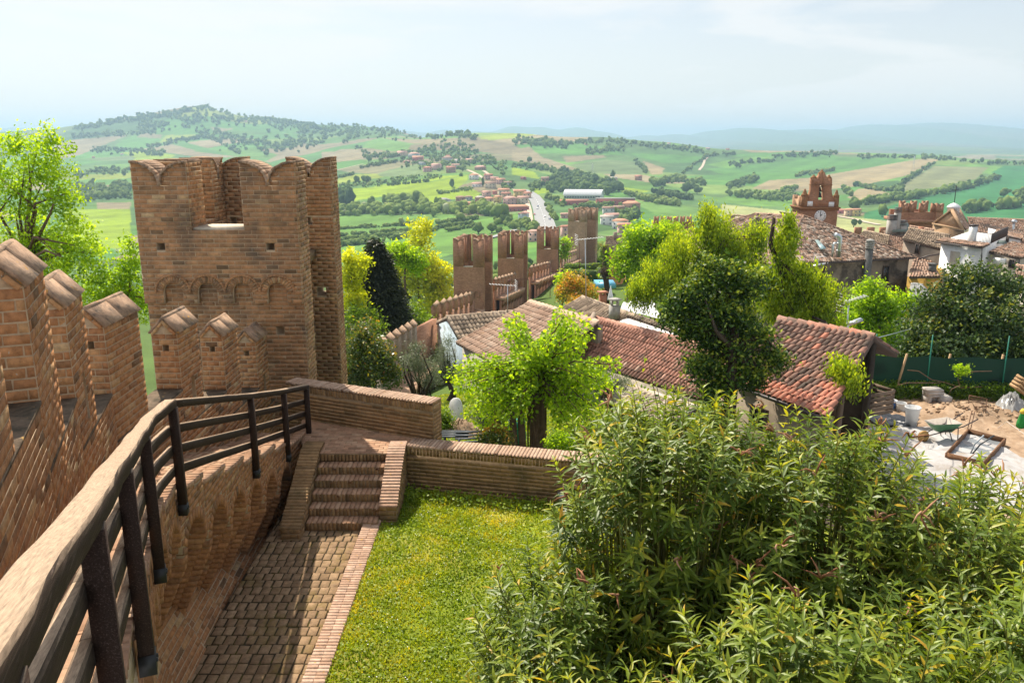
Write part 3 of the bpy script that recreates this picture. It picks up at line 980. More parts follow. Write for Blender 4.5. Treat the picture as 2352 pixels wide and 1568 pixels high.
def block_wall(name, label, p0, p1, th, zb, zt, cat='wall', end=True, mat=None, cap=None, parent=None, soldier=0.2):
    """low brick wall: running courses, a soldier course and a brick-on-edge top"""
    p0, p1 = Vector(p0), Vector(p1)
    d = (p1 - p0); L_ = d.length; d.normalize(); n = Vector((d.y, -d.x, 0)); Z = Vector((0, 0, 1))
    root = parent or empty(name, ((p0 + p1) / 2 + Z * zb), label, cat)
    core = MB().prism([p0 + Z * zb, p1 + Z * zb, p1 + Z * (zt - 0.02), p0 + Z * (zt - 0.02)], -n * th).build('wall_core', M_MORTAR_D, root)
    fb, tb = [], []
    h = zt - zb
    lay(fb, p0 + Z * zb, d, Z, n, [(0, 0), (L_, 0), (L_, h - soldier), (0, h - soldier)], ch=0.085, tint=(0.5, 0.11))
    lay(fb, p0 + Z * (zt - soldier), d, Z, n, [(0, 0), (L_, 0), (L_, soldier - 0.012), (0, soldier - 0.012)], bl=0.075, ch=soldier - 0.012, tint=(0.5, 0.17))
    if end:
        lay(fb, p1 + Z * zb, -n, Z, d, [(0, 0), (th, 0), (th, h), (0, h)], bl=0.26, ch=0.085, tint=(0.5, 0.17))
    k = int(L_ / 0.075)
    for i in range(k):
        c = p0 + d * (L_ * (i + 0.5) / k) - n * (th / 2) + Z * (zt - 0.015 + random.uniform(-0.004, 0.004))
        tb.append((c, d * (L_ / k - 0.012), n * (th + 0.03 + random.uniform(-0.012, 0.012)), Z * 0.07, min(1, max(0, random.gauss(0.55, 0.18))), Z))
    return root, [(core, mat or M_BRICK_L, fb), (core, cap or M_PALE, tb)]


def poly_floor(name, label, pts, z, mat, bl, ch, U=(1, 0, 0), depth=0.3, base=None, tint=(0.5, 0.18), joint=0.014, n_ind=150, piece='brick', stuff='brick_courses', kind='structure', proud=0.01):
    o = MB().prism([(p[0], p[1], z - depth) for p in pts], (0, 0, depth)).build(name, base or M_MORTAR_D)
    tag(o, label, None, None, kind)
    U = Vector(U).normalized(); V = Vector((0, 0, 1)).cross(U)
    P0 = Vector((min(p[0] for p in pts), min(p[1] for p in pts), z))
    uv = [((Vector((p[0], p[1], z)) - P0).dot(U), (Vector((p[0], p[1], z)) - P0).dot(V)) for p in pts]
    lst = []
    lay(lst, P0, U, V, Vector((0, 0, 1)), uv, bl=bl, ch=ch, joint=joint, proud=proud, depth=0.04, tint=tint, v0=min(q[1] for q in uv))
    emit([(o, mat, lst)], n_ind, piece, stuff)
    return o


poly_floor('landing', None, [(-5.0, 18.5), (-4.75, 17.3), (-4.5, 16.62), (-4.08, 16.62), (-4.08, 16.26), (-2.64, 16.26), (-2.64, 16.62), (-1.9, 16.9), (-1.6, 17.0), (-4.6, 18.4)], LZ, M_FLOOR, 0.25, 0.12, n_ind=140)
_, g1 = block_wall('landing_parapet', 'waist-high brick wall with flat top behind the landing beside the tower', (-5.35, 18.60, 0), (-1.72, 16.98, 0), 0.36, -6.6, -5.6)
emit(g1, 300)
_, g2 = block_wall('garden_wall', 'low brick wall across the end of the lawn below the oleander', (-2.28, 16.62, 0), (3.6, 15.25, 0), 0.46, -7.7, -6.44, end=False)
emit(g2, 300)


def build_stairs():
    root = empty('brick_stairs', (-3.3, 15.5, -7.5), 'flight of six worn brick steps down from the landing to the paving', 'stairs')
    groups = []
    x0, x1 = -4.06, -2.63
    for k in range(6):
        zt = LZ - 0.17 * k; yf = 16.26 - 0.295 * k
        if k == 0: yb = yf + 0.25
        else: yb = yf + 0.30
        st = MB().box(((x0 + x1) / 2, (yf + yb) / 2, (zt - 0.02 - 7.6) / 2), (x1 - x0, yb - yf, zt - 0.02 + 7.6)).build('step', M_MORTAR_D, root)
        lst = []
        lay(lst, (x0, yf, zt - 0.17), (1, 0, 0), (0, 0, 1), (0, -1, 0), [(0, 0), (x1 - x0, 0), (x1 - x0, 0.165), (0, 0.165)], bl=0.075, ch=0.165, tint=(0.4, 0.17))
        tl = []
        if k: lay(tl, (x0, yf - 0.01, zt - 0.02), (1, 0, 0), (0, 1, 0), (0, 0, 1), [(0, 0), (x1 - x0, 0), (x1 - x0, 0.3), (0, 0.3)], bl=0.1, ch=0.3, proud=0.02, tint=(0.5, 0.16))
        groups += [(st, M_BRICK_L, lst), (st, M_FLOOR, tl)]
    # flank walls with a sloping brick-on-edge top
    for nm, xa, xb, prof in (('flank_wall', -4.46, -4.08, [(16.75, -6.42), (16.35, -6.42), (16.1, -6.52), (14.42, -7.32)]), ('flank_wall', -2.63, -2.29, [(16.75, -6.42), (16.45, -6.42), (16.2, -6.50), (15.9, -6.64), (14.98, -7.12)])):
        pts = [Vector((xa, y, z)) for y, z in prof]
        poly = pts + [Vector((xa, prof[-1][0], -7.7)), Vector((xa, 16.75, -7.7))]
        core = MB().prism(poly, (xb - xa, 0, 0)).build(nm, M_MORTAR_D, root)
        tl, fl = [], []
        for i in range(len(pts) - 1):
            p, q = pts[i], pts[i + 1]
            e = q - p; L_ = e.length; e.normalize(); up = Vector((1, 0, 0)).cross(e); up = up if up.z > 0 else -up
            m = max(1, int(L_ / 0.078))
            for k in range(m):
                c = p + e * (L_ * (k + 0.5) / m) + Vector(((xb - xa) / 2, 0, 0)) + up * 0.012
                tl.append((c, Vector((xb - xa + 0.02, 0, 0)), e * (L_ / m - 0.012), up * 0.06, min(1, max(0, random.gauss(0.5, 0.17))), up))
        ye = prof[-1][0]; ze = prof[-1][1]
        lay(fl, (xa, ye, -7.7), (1, 0, 0), (0, 0, 1), (0, -1, 0), [(0, 0), (xb - xa, 0), (xb - xa, ze + 7.7), (0, ze + 7.7)], tint=(0.45, 0.15))
        for sx, nx in ((xb, 1), (xa, -1)):
            U = Vector((0, 1 if nx > 0 else -1, 0))
            y_s = ye if nx > 0 else 16.75
            pg = [(abs(y - y_s), z + 7.7) for y, z in prof]
            pg = [(abs(16.75 - y_s), 0)] + pg + [(abs(ye - y_s), 0)]
            lay(fl, (sx, y_s, -7.7), U, (0, 0, 1), (nx, 0, 0), pg, tint=(0.45, 0.15))
        groups += [(core, M_KERB if xa > -4 else M_BRICK_L, tl), (core, M_BRICK_L, fl)]
    emit(groups, 280)


build_stairs()
poly_floor('paved_path', None, [(-4.75, 4.0), (-2.98, 4.0), (-2.95, 15.0), (-4.75, 17.2)], -7.52, M_PAVE, 0.165, 0.235, base=M_SOIL, n_ind=280, piece='sett', stuff='setts', joint=0.026, tint=(0.5, 0.15), proud=0.014)


def build_kerb():
    root = MB().prism([(-2.97, 4.0, -7.7), (-2.64, 4.0, -7.7), (-2.60, 15.6, -7.7), (-2.93, 15.6, -7.7)], (0, 0, 0.3)).build('kerb', M_MORTAR_D)
    tag(root, kind='structure')
    lst = []
    n = int(11.6 / 0.078)
    for i in range(n):
        t = (i + 0.5) / n
        c = Vector((-2.805 + 0.04 * t, 4.0 + 11.6 * t, -7.395 + random.uniform(-0.004, 0.004)))
        for s in (0, 1):
            w = 0.165
            lst.append((c + Vector(((s - 0.5) * w + 0.0, 0, 0)), Vector((w - (0.003 if i % 2 else 0.012), 0, 0)), Vector((0, 11.6 / n - 0.012, 0)), Vector((0, 0, 0.06)), min(1, max(0, random.gauss(0.55, 0.2))), Vector((0, 0, 1))))
    emit([(root, M_KERB, lst)], 180)


build_kerb()
# ================================================================ towers
def far_brick(name, base, dark, sc_=1.0):
    m, N, L, b = new_mat(name)
    P = geo_pos(N)
    mp = N.new('ShaderNodeMapping'); mp.inputs['Scale'].default_value = (3.2 * sc_, 3.2 * sc_, 11 * sc_); L.new(P, mp.inputs[0])
    n1 = noise(N, L, 1.0, 5, 0.7, mp.outputs[0])
    r1 = ramp(N, [(0.28, tuple(c * 0.55 for c in base)), (0.5, base), (0.72, tuple(min(1, c * 1.4) for c in base))]); L.new(n1.outputs['Fac'], r1.inputs[0])
    n2 = noise(N, L, 0.55, 6, 0.65, P, 0.3)
    r2 = ramp(N, [(0.45, (0, 0, 0)), (0.72, (1, 1, 1))]); L.new(n2.outputs['Fac'], r2.inputs[0])
    L.new(mixc(N, L, r2.outputs[0], r1.outputs[0], dark), b.inputs['Base Color'])
    b.inputs['Roughness'].default_value = 0.95; b.inputs['Specular IOR Level'].default_value = 0.1
    return m


M_FARB = far_brick('far_tower_brick', (0.40, 0.215, 0.14), (0.25, 0.14, 0.095))
M_FARB2 = far_brick('far_grey_brick', (0.44, 0.29, 0.20), (0.3, 0.2, 0.14))
M_FARG = far_brick('grey_wall_brick', (0.33, 0.26, 0.20), (0.24, 0.19, 0.15))
M_GROWTH = leaf_mat('wall_growth', [(0, (0.03, 0.06, 0.015)), (1, (0.10, 0.16, 0.03))], 0.2)


def swallow(w, zs, tip, notch, k=9):
    up = []
    for i in range(k + 1):
        s = i / k
        up.append((w - s * w / 2, tip - notch * (1 - math.sqrt(max(0, 1 - s * s)))))
    lo = [(w - u, z) for u, z in up[:-1]][::-1]
    return [(0, zs), (w, zs)] + up + lo


class Tower:
    def __init__(s, root, O, ang, w, D, th, tip, sill, notch, zb, mats, bricks=None, mcount=2):
        s.root, s.O, s.w, s.D, s.th = root, Vector((O[0], O[1], 0)), w, D, th
        s.U = Vector((math.cos(ang), -math.sin(ang), 0)); s.V = Vector((math.sin(ang), math.cos(ang), 0))
        s.tip, s.sill, s.notch, s.zb, s.mats, s.bricks = tip, sill, notch, zb, mats, bricks
        s.groups = []

    def P(s, u, v, z): return s.O + s.U * u + s.V * v + Vector((0, 0, z))

    def wall(s, name, p, q, nrm, mer, holes=(), lay_front=False, lay_back=False, end=False, sill=True):
        """wall from p to q (points on the outer face, z=0), nrm = outward; mer = [(u0,u1)]"""
        p, q = Vector(p), Vector(q); d = (q - p); L_ = d.length; d.normalize(); n = Vector(nrm); Z = Vector((0, 0, 1))
        core = MB()
        h = s.sill - s.zb
        hs = [(hu, hz - s.zb, a, b, s.th if thr else 0.3, thr) for hu, hz, a, b, thr in holes]
        holed(core, p + Z * s.zb, d, Z, n, L_, h, hs)
        holed(core, q - n * s.th + Z * s.zb, -d, Z, -n, L_, h, [(L_ - a[0], a[1], a[2], a[3], 0.02, True) for a in hs if a[5]])
        core.add([p + Z * s.sill, q + Z * s.sill, q - n * s.th + Z * s.sill, p - n * s.th + Z * s.sill], [[0, 1, 2, 3]])
        for e in (p, q):
            core.add([e + Z * s.zb, e - n * s.th + Z * s.zb, e - n * s.th + Z * s.sill, e + Z * s.sill], [[0, 1, 2, 3]])
        part = core.build(name, s.mats[0], s.root)
        bl = []
        mlist = []
        for (u0, u1) in mer:
            prof = swallow(u1 - u0, s.sill, s.tip, s.notch)
            mm = MB().prism([p + d * (u0 + u) + Z * z for u, z in prof], -n * s.th).build('merlon', s.mats[0], s.root)
            cop = MB()
            tp = prof[2:]
            for i in range(len(tp) - 1):
                a = p + d * (u0 + tp[i][0]) + Z * tp[i][1]; b = p + d * (u0 + tp[i + 1][0]) + Z * tp[i + 1][1]
                e = b - a; up = e.normalized().cross(n); up = up if up.z > 0 else -up
                cop.ob((a + b) / 2 - n * s.th / 2 + up * 0.022, e * 1.06, n * (s.th + 0.06), up * 0.05, random.random())
            cop.build('coping', s.mats[1], mm)
            mlist.append((mm, u0, u1, prof))
        if sill:
            ms = sorted(mer)
            for (a, b) in zip(ms[:-1], ms[1:]):
                if b[0] - a[1] > 0.3:
                    MB().ob(p + d * ((a[1] + b[0]) / 2) - n * (s.th / 2 - 0.02) + Z * (s.sill + 0.025), d * (b[0] - a[1] - 0.01), n * (s.th + 0.08), Z * 0.07, 0.6).build('sill', M_SILL, s.root)
        if s.bricks:
            bm, bl_, ch = s.bricks
            if lay_front:
                lst = []
                lay(lst, p + Z * s.zb, d, Z, n, [(0, 0), (L_, 0), (L_, h), (0, h)], bl=bl_, ch=ch, holes=[sq(a[0], a[1], a[2], a[3]) for a in hs], tint=(0.48, 0.13), v0=h - math.floor(h / ch) * ch if lay_front is True else lay_front)
                s.groups.append((part, bm, lst))
                for mm, u0, u1, prof in mlist:
                    lst = []
                    lay(lst, p + d * u0 + Z * s.sill, d, Z, n, [(u, z - s.sill) for u, z in prof], bl=bl_, ch=ch, tint=(0.48, 0.13))
                    s.groups.append((mm, bm, lst))
            if lay_back is not False:
                lst = []
                hb = lay_back
                lay(lst, q - n * s.th + Z * (s.sill - hb), -d, Z, -n, [(0, 0), (L_, 0), (L_, hb), (0, hb)], bl=bl_, ch=ch, holes=[sq(L_ - a[0], a[1] - (h - hb), a[2], a[3]) for a in hs if a[5]], tint=(0.48, 0.13))
                s.groups.append((part, bm, lst))
                for mm, u0, u1, prof in mlist:
                    lst = []
                    w_ = u1 - u0
                    lay(lst, p + d * u1 - n * s.th + Z * s.sill, -d, Z, -n, [(w_ - u, z - s.sill) for u, z in prof], bl=bl_, ch=ch, tint=(0.48, 0.13))
                    s.groups.append((mm, bm, lst))
            if end:
                lst = []
                he = 12.5
                top = s.tip
                lay(lst, q + Z * (top - he), -n, Z, d, [(0, 0), (s.th, 0), (s.th, he), (0, he)], bl=bl_, ch=ch, tint=(0.6, 0.16))
                s.groups.append((part, bm, lst))
                for mm, u0, u1, prof in mlist[:-1]:
                    lst = []
                    lay(lst, p + d * u1 + Z * s.sill, -n, Z, d, [(0, 0), (s.th, 0), (s.th, s.tip - s.sill), (0, s.tip - s.sill)], bl=bl_, ch=ch, tint=(0.55, 0.17))
                    s.groups.append((mm, bm, lst))
        return part


def near_tower():
    root = empty('brick_tower', (-7.1, 21.9, -14), 'large open-backed brick tower with swallowtail battlements at the end of the walkway', 'tower')
    t = Tower(root, (-8.93, 19.58), 0.0, 3.84, 4.75, 0.82, -0.56, -2.14, 0.52, -14.0, (M_MORTAR, M_COPING), (M_BRICK_T, 0.30, 0.105))
    P = t.P
    zc, r = -3.63, 0.235
    # front wall: upper part proud on an arched band, lower part set back
    arch_u = [0.72, 1.55, 2.40, 3.24]
    band_z = zc - 0.28
    t.wall('front_wall', P(0, 0.15, 0), P(3.84, 0.15, 0), -t.V, [(0, 1.30), (2.55, 3.84)], holes=[(3.21, -4.62, 0.10, 0.11, False), (0.53, -2.5, 0.098, 0.108, False), (3.15, -2.5, 0.098, 0.108, False)], lay_front=False, end=True)
    up = MB()
    poly = [(0, t.sill), (0, band_z)]
    for au in arch_u:
        poly.append((au - r, band_z if au != arch_u[0] else band_z))
        for k in range(13):
            a = PI - PI * k / 12
            poly.append((au + r * math.cos(a), zc + r * math.sin(a)))
        poly.append((au + r, band_z))
    poly += [(3.84, band_z), (3.84, t.sill)]
    # plate split at the putlog holes: strips above the arches
    zs = zc + r + 0.2
    low = [(0, zs)] + poly[1:-1] + [(3.84, zs)]
    up.prism([P(u, 0, z) for u, z in low], t.V * 0.147)
    holed(up, P(0, 0, zs), t.U, Vector((0, 0, 1)), -t.V, 3.84, t.sill - zs, [(0.53, -2.5 - zs, 0.10, 0.11, 0.4), (3.15, -2.5 - zs, 0.10, 0.11, 0.4)])
    up.add([P(0, 0, zs), P(0, 0.147, zs), P(0, 0.147, t.sill), P(0, 0, t.sill)], [[0, 1, 2, 3]])
    up.add([P(3.84, 0, zs), P(3.84, 0.147, zs), P(3.84, 0.147, t.sill), P(3.84, 0, t.sill)], [[3, 2, 1, 0]])
    up.add([P(0, 0, t.sill), P(3.84, 0, t.sill), P(3.84, 0.147, t.sill), P(0, 0.147, t.sill)], [[0, 1, 2, 3]])
    plate = up.build('arched_band', M_MORTAR, root)
    lst = []
    Z = Vector((0, 0, 1))
    cut = []
    for au in arch_u:
        cut.append([(au - r, band_z), (au + r, band_z), (au + r, zc)] + [(au + (r + 0.15) * math.cos(PI * k / 12), zc + (r + 0.15) * math.sin(PI * k / 12)) for k in range(13)] + [(au - r, zc)])
    lay(lst, P(0, 0, 0), t.U, Z, -t.V, [(0, band_z), (3.84, band_z), (3.84, t.sill), (0, t.sill)], bl=0.30, ch=0.105, holes=cut + [sq(0.53, -2.5, 0.1, 0.11), sq(3.15, -2.5, 0.1, 0.11)], tint=(0.48, 0.13), v0=band_z)
    for au in arch_u:
        voussoirs(lst, P(0, 0, 0), t.U, Z, -t.V, au, zc, r, 0.15, n=15, proud=0.012, tint=(0.55, 0.2))
        for k in range(20):
            a = PI * (k + 0.5) / 20
            dd = t.U * math.cos(a) + Z * math.sin(a); tg = -t.U * math.sin(a) + Z * math.cos(a)
            if abs(math.cos(a)) * (r + 0.18) > 0.42: continue
            lst.append((P(au, 0, zc) + dd * (r + 0.185) - t.V * 0.012, tg * (0.065), dd * 0.045, t.V * 0.05, 0.55, -t.V))
    t.groups.append((plate, M_BRICK_T, lst))
    # merlons above carry bricks on the outer plane
    mm = [o for o in root.children if o.name.startswith('merlon')]
    for (u0, u1), mo in zip([(0, 1.30), (2.55, 3.84)], mm):
        prof = swallow(u1 - u0, t.sill, t.tip, t.notch)
        pl = MB().prism([P(u0 + u, 0, z) for u, z in prof], t.V * 0.148).build('merlon_face', M_MORTAR, root)
        l2 = []
        lay(l2, P(u0, 0, t.sill), t.U, Z, -t.V, [(u, z - t.sill) for u, z in prof], bl=0.30, ch=0.105, tint=(0.48, 0.13))
        lay(l2, P(u1, 0, t.sill), t.V, Z, t.U, [(0, 0), (0.15, 0), (0.15, t.tip - t.sill), (0, t.tip - t.sill)], bl=0.3, ch=0.105, tint=(0.55, 0.18))
        t.groups.append((pl, M_BRICK_T, l2))
        cop = MB(); tp = prof[2:]
        for i in range(len(tp) - 1):
            a = P(u0 + tp[i][0], 0, tp[i][1]); b = P(u0 + tp[i + 1][0], 0, tp[i + 1][1])
            e = b - a; upv = e.normalized().cross(t.V); upv = upv if upv.z > 0 else -upv
            cop.ob((a + b) / 2 + t.V * 0.03 + upv * 0.024, e * 1.05, t.V * 0.19, upv * 0.055, random.random(), 0.004)
        cop.build('coping_edge', M_COPING, pl)
    l3 = []
    lay(l3, P(0, 0.15, -12.5), t.U, Z, -t.V, [(0, 0), (3.84, 0), (3.84, 12.5 + zc + r), (0, 12.5 + zc + r)], bl=0.30, ch=0.105, holes=[sq(3.21, 12.5 - 4.62, 0.1, 0.11)], tint=(0.44, 0.09))
    fw = [o for o in root.children if o.name.startswith('front_wall')][0]
    t.groups.append((fw, M_BRICK_T, l3))
    l4 = []
    lay(l4, P(3.84, 0, band_z), t.V, Z, t.U, [(0, 0), (0.15, 0), (0.15, t.tip - band_z), (0, t.tip - band_z)], bl=0.3, ch=0.105, tint=(0.6, 0.16))
    t.groups.append((plate, M_BRICK_T, l4))
    # side (outer) wall and rear wall, both seen through the open back and the crenels
    t.wall('side_wall', P(0, 4.75, 0), P(0, 0.92, 0), -t.U, [(0.85, 1.75), (2.65, 3.4)], lay_back=2.2, sill=False, end=True)
    t.wall('rear_wall', P(3.84, 4.75, 0), P(0, 4.75, 0), t.V, [(0, 1.25), (2.5, 3.84)], holes=[(0.71, -2.29, 0.10, 0.11, True), (2.85, -2.29, 0.10, 0.11, True), (0.45, -4.34, 0.13, 0.12, True)], lay_back=9.5, sill=False)
    rw = [o for o in root.children if o.name.startswith('rear_wall')][0]
    l5 = []
    lay(l5, P(3.84, 3.93, -12), t.V, Z, t.U, [(0, 0), (0.82, 0), (0.82, 12 + t.tip), (0, 12 + t.tip)], bl=0.3, ch=0.105, tint=(0.6, 0.16))
    t.groups.append((rw, M_BRICK_T, l5))
    MB().prism([P(0.8, 0.9, -3.1), P(3.3, 0.9, -3.1), P(3.3, 3.95, -3.1), P(0.8, 3.95, -3.1)], (0, 0, -0.25)).build('fighting_platform', M_MORTAR_D, root)
    emit(t.groups, 300)


near_tower()


def far_tower(label, y, pl, pr, ptop, psill, zb, ang, D=5.5, mat=None, th=0.8, two=True, niche=None):
    X0, St = ray(pl, ptop); X1, _ = ray(pr, ptop)
    w = (X1 - X0) * y / math.cos(ang)
    tip, sill = St * y, ray(pl, psill)[1] * y
    root = empty('wall_tower', (X0 * y + w / 2, y + D / 2, zb), label, 'tower', 'towers along the town wall')
    m = mat or M_FARB
    t = Tower(root, (X0 * y, y), ang, w, D, th, tip, sill, 0.5, zb, (m, M_COPING))
    P = t.P
    a = w * 0.34
    t.wall('front_wall', P(0, 0, 0), P(w, 0, 0), -t.V, [(0, a), (w - a, w)])
    t.wall('side_wall', P(0, D, 0), P(0, th, 0), -t.U, [(0.8, 1.9), (2.9, 4.0)], sill=False)
    t.wall('rear_wall', P(w, D, 0), P(0, D, 0), t.V, [(0, a * .8), (w * .34, w * .66), (w - a * .8, w)], sill=False)
    if niche:
        zn = ray(pl, niche)[1] * y
        for k in range(3):
            u = w * (0.22 + 0.28 * k)
            mb = MB()
            pts = [(u - 0.3, zn - 0.55), (u - 0.42, zn - 0.55), (u - 0.42, zn)] + [(u + 0.42 * math.cos(PI - PI * i / 8), zn + 0.42 * math.sin(PI * i / 8)) for i in range(9)] + [(u + 0.42, zn - 0.55), (u + 0.3, zn - 0.55)] + [(u + 0.3 * math.cos(PI * i / 8), zn + 0.3 * math.sin(PI * i / 8)) for i in range(9)]
            mb.prism([P(q[0], 0, q[1]) for q in pts], -t.V * 0.12)
            mb.box(P(u, 0.0, zn - 0.42), (0.55, 0.06, 0.22), 0, 0.2)
            mb.build('blind_arch', m, root)
    return t


T1 = far_tower('nearest of the far wall towers, with three blind arches low on its face', 105, 1040, 1110, 548, 612, -34, 0.20, niche=672)
T2 = far_tower('second far wall tower, between two stretches of merloned walkway', 130, 1143, 1201, 537, 593, -38, 0.16, niche=645)
T3 = far_tower('slim third far wall tower beside the dark cypress', 168, 1233, 1282, 526, 572, -42, 0.10, niche=626)
T4 = far_tower('tall pale wall tower standing beside the road into the valley', 215, 1305, 1343, 480, 508, -45, 0.55, D=7.5, mat=M_FARB2, th=1.1)


def far_wall(label, pa, ya, pb, yb, n, mat=None, walk=True, zb=-12, slope_gap=0.45, walkw=1.3, corb=True):
    A, B = aty(pa[0], pa[1], ya), aty(pb[0], pb[1], yb)
    mat = mat or M_FARB
    d = Vector((B.x - A.x, B.y - A.y, 0)); L_ = d.length; d.normalize(); nr = Vector((d.y, -d.x, 0)); Z = Vector((0, 0, 1))
    root = empty('battlement_wall', ((A + B) / 2 + Z * zb * 0.5), label, 'wall', 'stretches of the town wall', 'thing')
    th = 0.45
    pitch = L_ / n
    wl = MB(); wk = MB(); cb = MB()
    for i in range(n):
        f = (i + 0.0) / n
        p = Vector((A.x, A.y, 0)) + d * (pitch * i)
        zt = A.z + (B.z - A.z) * (i / max(1, n - 1)) - 0.25
        zs = zt - 1.35
        zg = min(A.z, B.z) + zb
        wl.prism([p + Z * zg, p + d * pitch + Z * zg, p + d * pitch + Z * zs, p + Z * zs], -nr * th)
        mw = pitch * 0.55
        q = p + Z * zs
        mer = MB().prism([q - nr * th, q, q + Z * 1.35, q + Z * 1.6 - nr * th / 2, q + Z * 1.35 - nr * th], d * mw)
        mer.box(q + d * (mw * 0.5) + Z * 0.5 + nr * 0.0, (0.02, 0.02, 0.5))
        mo = mer.build('merlon', mat, root)
        c = MB()
        for s in (0, 1):
            e0 = q + Z * 1.34 + (nr * 0.04 if s == 0 else -nr * (th + 0.04)); e1 = q + Z * 1.62 - nr * th / 2
            c.prism([e0 - d * 0.05, e1 - d * 0.05, e1 - d * 0.05 + Z * 0.07, e0 - d * 0.05 + Z * 0.07], d * (mw + 0.1), 0.7)
        c.build('coping', M_COPING, mo)
        if walk:
            zf = zs - 1.05
            wk.prism([p + nr * 0.0 + Z * zf, p + nr * walkw + Z * zf, p + nr * walkw + d * pitch + Z * zf, p + d * pitch + Z * zf], (0, 0, -0.25), 0.8)
            if corb:
                for k in range(3):
                    a = p + d * (pitch * (k + 0.2) / 3) + Z * (zf - 0.25) + nr * (walkw - 0.45)
                    cb.prism([a, a + nr * 0.45, a + nr * 0.45 - Z * 0.25, a - Z * 1.2], d * (pitch * 0.17))
            wl.prism([p + nr * (walkw - 0.45) + Z * (zf - 0.25), p + nr * (walkw - 0.45) + d * pitch + Z * (zf - 0.25), p + nr * (walkw - 0.42) + d * pitch + Z * zg, p + nr * (walkw - 0.42) + Z * zg], -nr * 0.3)
    wl.build('wall_body', mat, root)
    if walk:
        wk.build('walkway_floor', M_FLOOR, root)
        if corb: cb.build('corbel_table', mat, root)


far_wall('grey merloned wall climbing behind the olive trees', (882, 783), 39, (962, 731), 47, 6, M_FARG, zb=-6)
far_wall('brick merloned wall leading up to the nearest far tower', (1000, 700), 77, (1090, 663), 103, 7, zb=-9)
far_wall('merloned walkway between the first and second far towers', (1138, 641), 110, (1188, 622), 129, 7, zb=-9)
far_wall('merloned walkway between the second and third far towers', (1220, 614), 137, (1268, 596), 167, 7, zb=-10)
far_wall('merloned wall between the slim tower and the tall pale tower', (1291, 586), 175, (1327, 570), 212, 7, M_FARB2, zb=-12)
# ================================================================ tiled roofs
def tile_mat(name, stops, lichen=True):
    return tint_mat(name, stops, 0.9, 6, 0.4, (0.10, 0.085, 0.07), 1.5, 0.55, 0.72, 0.3, 30, 0.2, ((0.50, 0.30, 0.08), 3.2, 0.70) if lichen else None)


M_TILE_R = tile_mat('red_pantile', [(0, (0.14, 0.085, 0.065)), (0.25, (0.28, 0.15, 0.11)), (0.5, (0.44, 0.22, 0.16)), (0.8, (0.52, 0.28, 0.21)), (1, (0.56, 0.40, 0.31))], False)
M_TILE_S = tile_mat('weathered_red_pantile', [(0, (.11, .08, .065)), (.3, (.24, .15, .12)), (.5, (.36, .21, .16)), (.72, (.60, .24, .16)), (1, (.64, .33, .23))], False)
M_TILE_O = tile_mat('orange_flat_tile', [(0, (0.25, 0.16, 0.11)), (0.4, (0.42, 0.27, 0.19)), (0.7, (0.50, 0.34, 0.25)), (1, (0.56, 0.43, 0.33))])
M_TILE_G = tile_mat('old_mossy_tile', [(0, (0.10, 0.08, 0.06)), (0.35, (0.25, 0.19, 0.14)), (0.7, (0.42, 0.32, 0.23)), (1, (0.55, 0.43, 0.32))])
M_TILE_B = tile_mat('bleached_tile', [(0, (0.32, 0.25, 0.19)), (0.5, (0.5, 0.41, 0.32)), (1, (0.62, 0.53, 0.43))], False)
M_TILE_M = tile_mat('mixed_old_tile', [(0, (0.16, 0.12, 0.09)), (0.3, (0.34, 0.22, 0.16)), (0.55, (0.47, 0.33, 0.25)), (0.75, (0.56, 0.33, 0.23)), (1, (0.70, 0.58, 0.47))])
M_UNDER = flat_mat('roof_underlay', (0.10, 0.07, 0.055), 0.95)


def tile_unit(seg=5, arch=0.5):
    v, q = [], []
    for e, (yy, sc_, lift) in enumerate(((-0.06, 1.0, 0.10), (1.08, 0.86, 0.0))):
        for k in range(seg + 1):
            a = PI * k / seg
            v.append([-0.5 * sc_ * math.cos(a), yy, arch * sc_ * math.sin(a) + lift])
    for k in range(seg): q.append([k, k + 1, seg + 2 + k, seg + 1 + k])
    n0 = len(v)                                   # thickness seen at the lower lip
    for k in range(seg + 1):
        a = PI * k / seg
        v.append([-0.40 * math.cos(a), -0.06, arch * 0.78 * math.sin(a) + 0.06])
    for k in range(seg): q.append([k + 1, k, n0 + k, n0 + k + 1])
    return np.array(v), np.array(q)


_tm = {}


def tile_mesh(mat, lev, seg, arch):
    k = (mat.name, lev, seg, arch)
    if k not in _tm:
        v, q = tile_unit(seg, arch)
        _tm[k] = mesh_np('tile', v, q, tint=np.full(len(v), (lev + 0.5) / 10), smooth=True, mats=[mat])
    return _tm[k]


